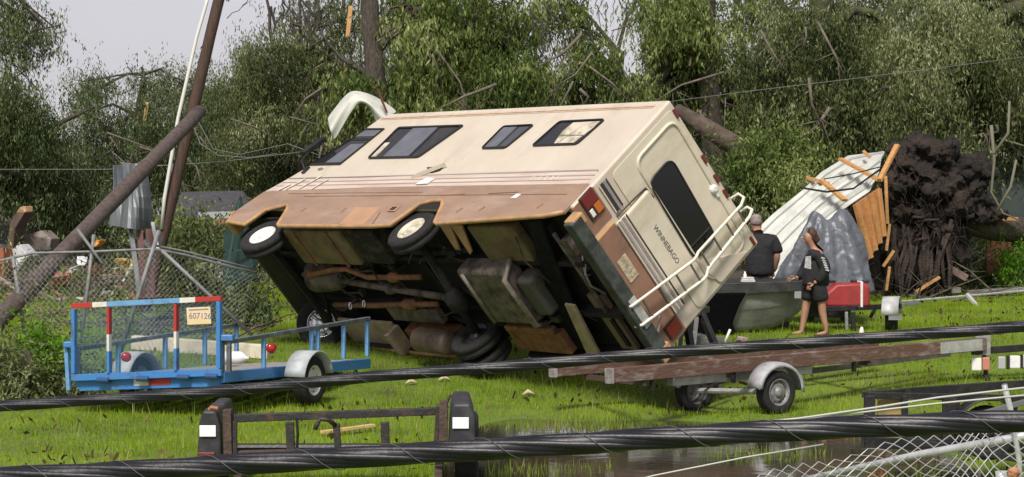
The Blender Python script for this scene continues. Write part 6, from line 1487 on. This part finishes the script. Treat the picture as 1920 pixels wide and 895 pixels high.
    m = MB(); m.tube([P(50, 740, 25.6), P(48, 700, 25.6), P(52, 660, 25.6)], [0.07, 0.06, 0.05], 9, jit=0.1); tag(m.build('tree_stump', BARK, loc=tuple(P(50, 740, 25.6)), smooth=True), 'thin grey brown stump among the weeds at left', 'stump')
forest()

# ------------------------------------------------------------------ root plate and wreckage at right
def root_plate():
    d = 41
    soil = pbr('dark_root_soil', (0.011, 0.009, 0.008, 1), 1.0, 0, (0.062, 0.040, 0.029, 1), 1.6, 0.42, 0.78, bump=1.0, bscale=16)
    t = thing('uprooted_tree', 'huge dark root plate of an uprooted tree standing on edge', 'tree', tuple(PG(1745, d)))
    out = [(1655, 552), (1662, 500), (1650, 455), (1662, 400), (1652, 350), (1672, 300), (1664, 268), (1700, 262), (1722, 246), (1768, 262), (1790, 250), (1806, 292), (1850, 284), (1872, 322), (1846, 352), (1862, 384), (1892, 402), (1836, 424), (1812, 452), (1822, 490), (1786, 512), (1792, 552)]
    cx, cy = 1738, 410
    rows = []
    NR = 34
    n = len(out)
    dense = []
    for k in range(n):
        a, b = out[k], out[(k + 1) % n]
        for q in range(6):
            s = q / 6
            dense.append((a[0] + (b[0] - a[0]) * s + random.uniform(-5, 5), a[1] + (b[1] - a[1]) * s + random.uniform(-5, 5)))
    dense.append(dense[0])
    for i in range(NR + 1):
        s = i / NR
        row = []
        for k, (x, y) in enumerate(dense):
            bul = 0.75 * math.sqrt(max(0, 1 - s * s))
            qx, qy = cx + (x - cx) * s, cy + (y - cy) * s
            dd = d - bul * 0.8 - 0.55 * mnoise.noise(Vector((qx / 34, qy / 34, 1.3))) - 0.28 * mnoise.noise(Vector((qx / 13, qy / 13, 4.1))) + 0.3 * (1 if s > 0.97 else 0)
            row.append(P(cx + (x - cx) * s, cy + (y - cy) * s, dd))
        rows.append(row)
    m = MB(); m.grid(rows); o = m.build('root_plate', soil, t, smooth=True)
    ss = o.modifiers.new('sub', 'SUBSURF'); ss.levels = 1; ss.render_levels = 2
    tx = bpy.data.textures.new('soil_lumps', 'CLOUDS'); tx.noise_scale = 0.22; tx.noise_depth = 6
    dm = o.modifiers.new('lumps', 'DISPLACE'); dm.texture = tx; dm.strength = 0.34; dm.mid_level = 0.5
    rootm = pbr('brown_root', (0.045, 0.030, 0.022, 1), 0.9, 0, (0.02, 0.014, 0.011, 1), 6, bump=0.5)
    m = MB()
    for k in range(210):
        a = random.uniform(0, 2 * math.pi); r0 = random.uniform(0.05, 0.72)
        x = cx + 95 * r0 * math.cos(a); y = cy + 135 * r0 * math.sin(a)
        L = random.uniform(12, 48)
        da = math.pi / 2 + random.gauss(0, 1.1)
        p0 = P(x, y, d - 0.75 * math.sqrt(max(0.05, 1 - r0 * r0)) - 0.12)
        p1 = P(x + L * 0.5 * math.cos(da) + random.uniform(-8, 8), y + L * 0.5 * math.sin(da), d - 0.65 - random.uniform(0, 0.4))
        p2 = P(x + L * math.cos(da), y + L * math.sin(da) + 12, d - 0.3 - random.uniform(0, 0.5))
        r = random.uniform(0.003, 0.010) if k % 16 else random.uniform(0.02, 0.035)
        m.tube([p0, p1, p2], [r, r * 0.75, r * 0.3], 6, cap=False)
    o = m.build('roots', rootm, t, smooth=True); o['kind'] = 'stuff'
    m = MB()
    for k in range(26):
        x = random.uniform(1664, 1775); y_ = random.uniform(400, 470)
        m.tube([P(x + random.uniform(-5, 25), y_, d - 0.75), P(x + random.uniform(-8, 12), (y_ + 552) / 2, d - random.uniform(0.75, 1.0)), P(x + random.uniform(-12, 12), 556, d - random.uniform(0.7, 1.1))], [random.uniform(0.01, 0.04), random.uniform(0.02, 0.06), random.uniform(0.01, 0.07)], 7, jit=0.3)
    o = m.build('buttress_roots', pbr('grey_brown_root', (0.06, 0.040, 0.032, 1), 0.95, 0, (0.02, 0.015, 0.012, 1), 4, bump=1.0), t, smooth=True); o['kind'] = 'stuff'
    MB().tube([P(1790, 405, d + 0.3), P(1860, 425, d + 0.8), P(1990, 440, d + 1.5)], [0.3, 0.27, 0.25], 12, jit=0.06).build('trunk', BARK, t, smooth=True)
    m = MB()
    for pts in ([(1858, 235), (1864, 300), (1858, 360), (1880, 400), (1908, 412)], [(1870, 395), (1895, 350), (1905, 300)], [(1862, 290), (1890, 250), (1892, 190)]):
        m.tube([P(x, y, d - 0.6) for x, y in pts], [0.035, 0.03, 0.025, 0.02, 0.015][:len(pts)], 6)
    for q, lb in zip(m.each('bare_branch', pbr('grey_green_branch', (0.16, 0.15, 0.11, 1), 0.9), smooth=True), ('long crooked grey branch right of the root plate', 'short grey branch rising right of the root plate', 'upper grey branch reaching into the right oak')): tag(q, lb, 'branch')
    # orange splinters along its left edge
    orm = MATS['fresh_orange_timber']
    spl = [((1660, 330), (1664, 420), 0.06), ((1668, 420), (1662, 470), 0.05), ((1656, 500), (1676, 470), 0.07), ((1718, 548), (1742, 532), 0.10), ((1742, 532), (1762, 520), 0.10), ((1662, 545), (1668, 500), 0.05)]
    for a, b, w in spl:
        m = MB(); m.bar(P(*a, d - 1.1), P(*b, d - 1.1), w, 0.05)
        tag(m.build('splintered_board', orm, loc=tuple(P(*a, d - 1.1))), 'splintered orange board against the dark root plate', 'board', 'orange splinters by the root plate')
    # wrecked buildings and pieces
    red = pbr('brick_red_siding', (0.17, 0.05, 0.035, 1), 0.75, 0, (0.10, 0.032, 0.025, 1), 4, bump=0.2)
    h = thing('wrecked_house', 'wrecked brick red house part glimpsed high among leaves at right', 'house', tuple(P(1830, 290, 52)))
    MB().prism([P(1782, 170, 52), P(1800, 122, 52), P(1880, 130, 52), P(1900, 152, 52), P(1895, 168, 52), P(1830, 150, 52)], (0, 0.4, 0)).build('roof', red, h)
    MB().prism([P(1788, 290, 51.5), P(1786, 258, 51.5), P(1850, 236, 51.5), P(1846, 270, 51.5)], (0, 0.6, 0)).build('wall', pbr('rust_red_wall', (0.22, 0.075, 0.04, 1), 0.7, 0, (0.12, 0.04, 0.025, 1), 5), h)
    MB().bar(P(1782, 262, 51.2), P(1850, 238, 51.2), 0.25, 0.16).build('eaves', pbr('dark_eaves', (0.04, 0.025, 0.02, 1), 0.8), h)
    MB().bar(P(1650, 250, 51), P(1690, 238, 51), 0.1, 0.18).build('roof_board', pbr('grey_board', (0.2, 0.2, 0.18, 1), 0.8), h)
    h = thing('shed', 'dark green grey shed with a torn white roof edge at the right edge', 'shed', tuple(P(1920, 440, 50)))
    MB().box(P(1960, 370, 51), (2.5, 1.6, 2.2)).build('wall', pbr('green_grey_siding', (0.035, 0.05, 0.045, 1), 0.7, 0, (0.05, 0.065, 0.06, 1), 3), h)
    MB().bar(P(1868, 284, 49.8), P(2060, 292, 49.8), 0.3, 0.22).build('roof_edge', pbr('white_fascia', (0.72, 0.72, 0.7, 1), 0.6), h)
    MB().bar(P(1895, 272, 49.7), P(1940, 268, 49.7), 0.2, 0.12).build('batten', orm, h)
    h = thing('shed_door', 'rust brown metal door leaning upright beside the fallen trunk', 'door', tuple(P(1870, 515, 43)))
    MB().box(P(1870, 482, 43), (0.5, 0.08, 0.75), Euler((0, 0, 0.2)).to_matrix()).build('door_leaf', pbr('rust_brown', (0.15, 0.05, 0.03, 1), 0.75, 0, (0.10, 0.035, 0.02, 1), 5), h, bevel=0.01)
    MB().box(P(1893, 482, 42.95), (0.07, 0.12, 0.8)).build('door_post', pbr('red_post', (0.22, 0.08, 0.045, 1), 0.7), h)
    for (a, b, dd, w, hh, mt, nm, lb) in [
        ((1820, 409), (1908, 411), 41.5, 0.10, 0.07, orm, 'loose_board', 'orange board lying flat on the fallen trunk at right'),
        ((1790, 482), (1822, 483), 41, 0.12, 0.10, M_galv, 'grey_bracket', 'pale grey bracket sticking out beside the root plate'),
        ((1818, 486), (1822, 520), 41, 0.06, 0.06, BARK, 'broken_post', 'short dark post under the pale grey bracket'),
        ((1782, 505), (1812, 522), 40.6, 0.16, 0.14, pbr('pinkish_log', (0.2, 0.14, 0.12, 1), 0.9), 'broken_log', 'pinkish broken log stub beside the root plate'),
        ((1690, 566), (1930, 545), 38.6, 0.04, 0.04, M_galv, 'fence_rail', 'long fallen grey rail on the grass at right'),
        ((1700, 552), (1800, 544), 40.5, 0.25, 0.10, pbr('weathered_grey_board', (0.22, 0.21, 0.19, 1), 0.85, 0, (0.14, 0.13, 0.12, 1), 5), 'grey_plank', 'weathered grey plank on the lawn edge near the root plate'),
        ((1812, 550), (1925, 543), 40.5, 0.25, 0.10, MATS['weathered_grey_board'], 'grey_plank', 'weathered grey plank on the lawn edge at the right'),
        ((1813, 552), (1846, 590), 38.0, 0.07, 0.06, pbr('pale_grey_post', (0.4, 0.4, 0.37, 1), 0.7), 'fallen_post', 'short pale post angled across the fallen grey rail')]:
        m = MB(); m.bar(P(*a, dd), P(*b, dd - (0.4 if nm == 'fallen_post' else 0)), w, hh); tag(m.build(nm, mt, loc=tuple(P(*a, dd)), bevel=0.008), lb, nm.split('_')[-1])
root_plate()

# ------------------------------------------------------------------ wreckage at left
def left_debris():
    h = thing('house', 'house with a low dark grey roof behind the leaning pole', 'house', tuple(P(400, 490, 50)))
    MB().prism([P(322, 410, 50), P(340, 360, 52), P(455, 358, 52), P(480, 404, 50)], (0, 0.15, 0)).build('roof', pbr('grey_shingle', (0.045, 0.043, 0.052, 1), 0.9, 0, (0.07, 0.066, 0.078, 1), 6), h)
    MB().bar(P(372, 405, 49.8), P(480, 401, 49.8), 0.1, 0.17).build('fascia', pbr('pale_fascia', (0.36, 0.36, 0.40, 1), 0.6), h)
    MB().prism([P(330, 490, 50.4), P(330, 405, 50.4), P(478, 402, 50.4), P(478, 490, 50.4)], (0, 3, 0)).build('wall', pbr('grey_siding', (0.22, 0.22, 0.2, 1), 0.8), h)
    MB().bar(P(390, 418, 49.7), P(430, 416, 49.7), 0.1, 0.14).build('brick_edge', pbr('brick_orange', (0.3, 0.12, 0.07, 1), 0.8), h)
    t = thing('green_panel', 'dark green sheet panel standing behind the raised front wheel', 'panel', tuple(P(450, 520, 34)))
    MB().prism([P(448, 372, 34), P(470, 420, 33.8), P(480, 520, 33.6), P(416, 540, 34), P(420, 440, 34.2)], (0.02, 0.05, 0)).build('green_sheet', pbr('bottle_green', (0.012, 0.035, 0.03, 1), 0.5, 0, (0.02, 0.05, 0.04, 1), 5), t)
    for a, b in [((449, 376), (424, 520)), ((452, 380), (474, 500)), ((430, 470), (474, 468))]: MB().bar(P(*a, 33.7), P(*b, 33.6), 0.03, 0.03).build('panel_rib', pbr('green_rib', (0.02, 0.06, 0.05, 1), 0.5), t)
    h = thing('house', 'collapsed white walled house with brown broken roof at the left edge', 'house', tuple(P(40, 480, 56)))
    MB().box(P(20, 440, 57), (2.6, 1.6, 1.3)).build('wall', pbr('white_siding', (0.6, 0.6, 0.6, 1), 0.7, 0, (0.4, 0.4, 0.39, 1), 4), h)
    MB().prism([P(-60, 400, 55), P(0, 365, 57), P(60, 390, 57), P(85, 430, 55)], (0, 0.2, 0)).build('roof', pbr('dull_olive_roof', (0.10, 0.10, 0.075, 1), 0.85), h)
    MB().prism([P(44, 476, 54), P(60, 440, 54), P(96, 430, 54), P(100, 470, 54)], (0, 0.5, 0)).build('brown_gable', pbr('grey_brown_shingle', (0.17, 0.14, 0.12, 1), 0.9, 0, (0.1, 0.085, 0.075, 1), 8, bump=0.4), h)
    for k, x in enumerate((5, 40, 70)): MB().box(P(x, 440, 55.9), (0.35, 0.05, 0.5)).build('window', pbr('dark_pane', (0.02, 0.02, 0.025, 1), 0.2), h)
    items = [
        ('white_appliance', [(0, 520), (4, 486), (34, 458), (54, 480), (14, 536)], 42, 0.6, (0.72, 0.73, 0.74, 1), 'white dented box tipped on its corner at the left edge', 'appliance'),
        ('curved_roof_piece', [(12, 470), (18, 420), (36, 388), (48, 396), (28, 430), (24, 470)], 43, 0.5, (0.09, 0.055, 0.038, 1), 'curled brown roof strip sticking up at left', 'roof piece'),
        ('insulation_batt', [(30, 400), (36, 388), (48, 386), (48, 398)], 42.6, 0.3, (0.55, 0.35, 0.18, 1), 'orange insulation lump on top of the curled roof strip', 'insulation'),
        ('orange_barrel', [(-12, 530), (-8, 470), (6, 464), (10, 500), (2, 534)], 41.5, 0.5, (0.38, 0.10, 0.045, 1), 'orange plastic barrel at the left edge of the wreckage', 'barrel'),
        ('grey_tarpaulin', [(36, 470), (50, 440), (78, 432), (96, 448), (92, 470)], 43.5, 0.5, (0.22, 0.18, 0.16, 1), 'grey brown shingled hump beside the white dented box', 'roof piece'),
        ('orange_crate', [(98, 522), (100, 512), (135, 514), (134, 522), (112, 540), (94, 545)], 40, 0.3, (0.34, 0.11, 0.06, 1), 'broken orange crate on the lawn edge behind the fence', 'crate'),
        ('red_wall_piece', [(158, 535), (160, 500), (180, 498), (186, 534)], 41, 0.2, (0.24, 0.05, 0.045, 1), 'dark red wall fragment standing behind the fence post', 'wall piece'),
        ('white_cloth', [(142, 492), (144, 480), (156, 482), (152, 498), (147, 500)], 40.5, 0.1, (0.8, 0.8, 0.82, 1), 'white cloth caught in the wreckage near the broken pole', 'cloth'),
        ('yellow_slide', [(212, 492), (216, 484), (236, 487), (250, 498), (246, 506), (228, 502)], 40.5, 0.3, (0.48, 0.33, 0.08, 1), 'yellow plastic slide piece in the wreckage', 'slide'),
        ('orange_float', [(173, 460), (180, 450), (187, 450), (186, 458), (177, 464)], 42, 0.15, (0.65, 0.25, 0.05, 1), 'small orange float above the fence rail', 'float'),
        ('white_bucket', [(188, 532), (186, 516), (198, 514), (198, 533)], 40, 0.2, (0.7, 0.7, 0.72, 1), 'white bucket lying in the wreckage behind the fence', 'bucket'),
        ('grey_sofa', [(185, 555), (188, 545), (212, 545), (212, 557)], 39.5, 0.3, (0.25, 0.25, 0.26, 1), 'grey flattened box at the lawn edge behind the fence', 'box'),
        ('white_sheet', [(400, 520), (404, 488), (410, 510), (430, 535), (432, 575), (424, 560), (418, 530)], 36, 0.1, (0.72, 0.68, 0.62, 1), 'torn white sheet hanging in branches behind the fence brace', 'cloth'),
        ('maroon_board', [(60, 545), (80, 505), (120, 500), (150, 525), (140, 552)], 42, 0.25, (0.09, 0.06, 0.055, 1), 'dark maroon collapsed boarding behind the fence', 'boarding'),
        ('panel_wreckage', [(180, 556), (190, 520), (280, 515), (284, 552)], 42.5, 0.25, (0.11, 0.105, 0.10, 1), 'dark grey collapsed panel behind the fence', 'panel')]
    for nm, poly, d, dep, col, lb, cat in items:
        m = MB(); m.prism([P(x, y, d + random.uniform(-0.15, 0.15)) for x, y in poly], (0.08, dep, 0))
        c = P(sum(p[0] for p in poly) / len(poly), max(p[1] for p in poly), d)
        tag(m.build(nm, pbr(nm, col, 0.65, 0, tuple(q * 0.65 for q in col[:3]) + (1,), 5, 0.4, 0.7, bump=0.15), loc=tuple(c), bevel=0.02), lb, cat)
    m = MB(); m.tube([P(248, 496, 40.3), P(232, 528, 40.2), P(214, 540, 40)], 0.035, 7); tag(m.build('pale_pipe', pbr('bone_pipe', (0.5, 0.47, 0.4, 1), 0.6), loc=tuple(P(214, 540, 40)), smooth=True), 'pale bent pipe leaning on the yellow slide piece', 'pipe')
    # scattered broken boards
    cols = [(0.34, 0.29, 0.24, 1), (0.16, 0.11, 0.085, 1), (0.58, 0.55, 0.5, 1), (0.36, 0.17, 0.10, 1), (0.12, 0.11, 0.10, 1)]
    for k in range(110):
        d = random.uniform(38, 44)
        px = random.uniform(-20, 300) if k < 88 else random.uniform(300, 470)
        p = PG(px, d) + Vector((0, 0, random.uniform(0.03, 0.55) if k % 3 else 0.05)); a = random.uniform(0, 3.14); e = random.gauss(0, 0.35); L = random.uniform(0.15, 0.7)
        v = Vector((math.cos(a) * math.cos(e), math.sin(a) * math.cos(e), math.sin(e))) * L
        m = MB(); m.bar(p - v / 2, p + v / 2, random.uniform(0.05, 0.14), 0.025)
        c = cols[k % 5]
        tag(m.build('broken_board', pbr('board_%d' % (k % 5), c, 0.8, 0, tuple(q * 0.6 for q in c[:3]) + (1,), 7), loc=tuple(p)), 'broken board in the wreckage heap at left', 'board', 'broken boards scattered in the wreckage')
    # bent white panel over the cab
    o_ = [P(613, 222, 33.4), P(632, 198, 33.4), P(655, 168, 33.4), P(678, 172, 33.4), P(702, 180, 33.4), P(725, 194, 33.4), P(747, 210, 33.4)]
    i_ = [P(627, 266, 33.0), P(645, 234, 33.0), P(668, 196, 33.0), P(680, 192, 33.0), P(694, 202, 33.0), P(702, 220, 33.0), P(708, 236, 33.0)]
    rows = []
    for k in range(9):
        s = k / 8
        rows.append([a.lerp(b, s) + Vector((0, -0.22 * math.sin(math.pi * s) + 0.04 * math.sin(9 * s + j), 0)) for j, (a, b) in enumerate(zip(o_, i_))])
    m = MB(); m.grid(rows)
    o = m.build('bent_panel', pbr('pale_bent_panel', (0.62, 0.63, 0.57, 1), 0.5, 0, (0.44, 0.43, 0.36, 1), 3, 0.4, 0.7), loc=tuple(P(627, 266, 33)), smooth=True, solid=0.015)
    ss = o.modifiers.new('sub', 'SUBSURF'); ss.levels = 1; ss.render_levels = 2
    tag(o, 'bent pale white panel folded over the motorhome cab roof', 'panel')
    m = MB(); m.tube([P(709, 168, 32.9), P(716, 188, 32.9), P(726, 212, 32.9)], 0.02, 6); tag(m.build('brown_strap', pbr('rust_brown', (0.15, 0.05, 0.03, 1)), loc=tuple(P(726, 212, 32.9))), 'thin brown strap over the bent pale panel', 'strap')
    # bits on the near grass
    a, b = PG(603, 22.6) + Vector((0, 0, 0.05)), PG(700, 23.1) + Vector((0, 0, 0.07))
    m = MB(); m.bar(a, b, 0.07, 0.035); tag(m.build('wood_plank', M_pale_wood, loc=tuple(a), bevel=0.004), 'pale new plank lying on the grass behind the black trailer', 'plank')
    for px, d, lb in [(770, 27.2, 'pale curled litter in grass right of the blue trailer'), (832, 27.4, 'pale litter scrap beside the underside muffler'), (990, 26.4, 'straw coloured litter below the motorhome rear tyres')]:
        p = PG(px, d); m = MB(); m.tube([p + Vector((-0.07, 0, 0.03)), p + Vector((0, 0.03, 0.07)), p + Vector((0.08, 0, 0.04))], [0.012, 0.035, 0.01], 6)
        tag(m.build('litter', pbr('straw_litter', (0.5, 0.42, 0.26, 1), 0.8), loc=tuple(p), smooth=True), lb, 'litter')
left_debris()

# ------------------------------------------------------------------ storm litter on the ground
def litter():
    m = MB()
    for k in range(230):
        d = random.uniform(30, 45); px = random.uniform(-30, 490) if k < 190 else random.uniform(1640, 1930)
        if px > 1000: d = random.uniform(39, 43)
        p = PG(px, d); L = random.uniform(0.3, 1.5); a = random.uniform(0, 6.28); e = random.uniform(-0.1, 0.9) * (1 if d > 36 else 0.35)
        v = Vector((math.cos(a) * math.cos(e), math.sin(a) * math.cos(e) * 0.6, abs(math.sin(e)))) * L
        q = p + v * 0.5 + Vector((random.uniform(-.1, .1), 0, random.uniform(0, .15)))
        r = random.uniform(0.006, 0.025)
        m.tube([p, q, p + v], [r, r * 0.8, r * 0.4], 5, cap=False)
        for _ in range(3):
            b = p.lerp(p + v, random.uniform(0.3, 0.9)); w = Vector((random.gauss(0, 1), random.gauss(0, .5), random.uniform(0, 1))) * L * 0.25
            m.tube([b, b + w], [r * 0.5, r * 0.2], 4, cap=False)
    tag(m.build('fallen_branches', pbr('litter_wood', (0.12, 0.095, 0.07, 1), 0.9, 0, (0.05, 0.04, 0.03, 1), 9), smooth=True), 'tangle of snapped brown branches behind the fence and by the root plate', 'branches', kind='stuff')
    n = 3600
    y = np.sqrt(19 ** 2 + rng.random(n) * (44 ** 2 - 19 ** 2)); x = (rng.random(n) * 2 - 1) * 0.26 * y
    keep = (np.sin(1.3 * x + 0.7 * y) + np.sin(0.8 * x - 1.9 * y) > -0.2 - 0.03 * (y - 25)) & (gz(x, y) > -0.02)
    x, y = x[keep], y[keep]; n = len(x); z = gz(x, y) + 0.03 + 0.05 * rng.random(n)
    a = rng.random(n) * 6.28; L = 0.016 + 0.034 * rng.random(n); W = 0.008 + 0.014 * rng.random(n); tl = rng.normal(size=n) * 0.03
    d = np.stack([np.cos(a) * L, np.sin(a) * L, tl], 1); s_ = np.stack([-np.sin(a) * W, np.cos(a) * W, rng.normal(size=n) * 0.02], 1); p = np.stack([x, y, z], 1)
    V = np.stack([p - d, p + s_, p + d, p - s_], 1).reshape(-1, 3)
    o = np_mesh('leaf_litter', V, quads=np.arange(4 * n).reshape(-1, 4), mat=leafmat('dead_leaves', ['#2a2014', '#4c3b22', '#66602e', '#8a7648'], 0.2, 0.8))
    tag(o, 'blown leaves and torn scraps scattered over the wet lawn', 'leaf litter', kind='stuff')
    # felled foliage along the back of the left lawn
    o = leaves('storm_foliage', [(x, 530 + random.uniform(-30, 20), random.uniform(36, 44), 40, 26, 0.5) for x in range(-10, 500, 26)] + [(x, 548, 42, 30, 10, 0.4) for x in range(1690, 1930, 30)], 9000, LEAF_A, lf=(0.06, 0.14), wd=0.03, droop=0.3, split=0, dens=1.5, loc=(0, 40, 0))
    tag(o, 'low torn foliage strewn along the back of the lawn', 'foliage', kind='stuff')
litter()
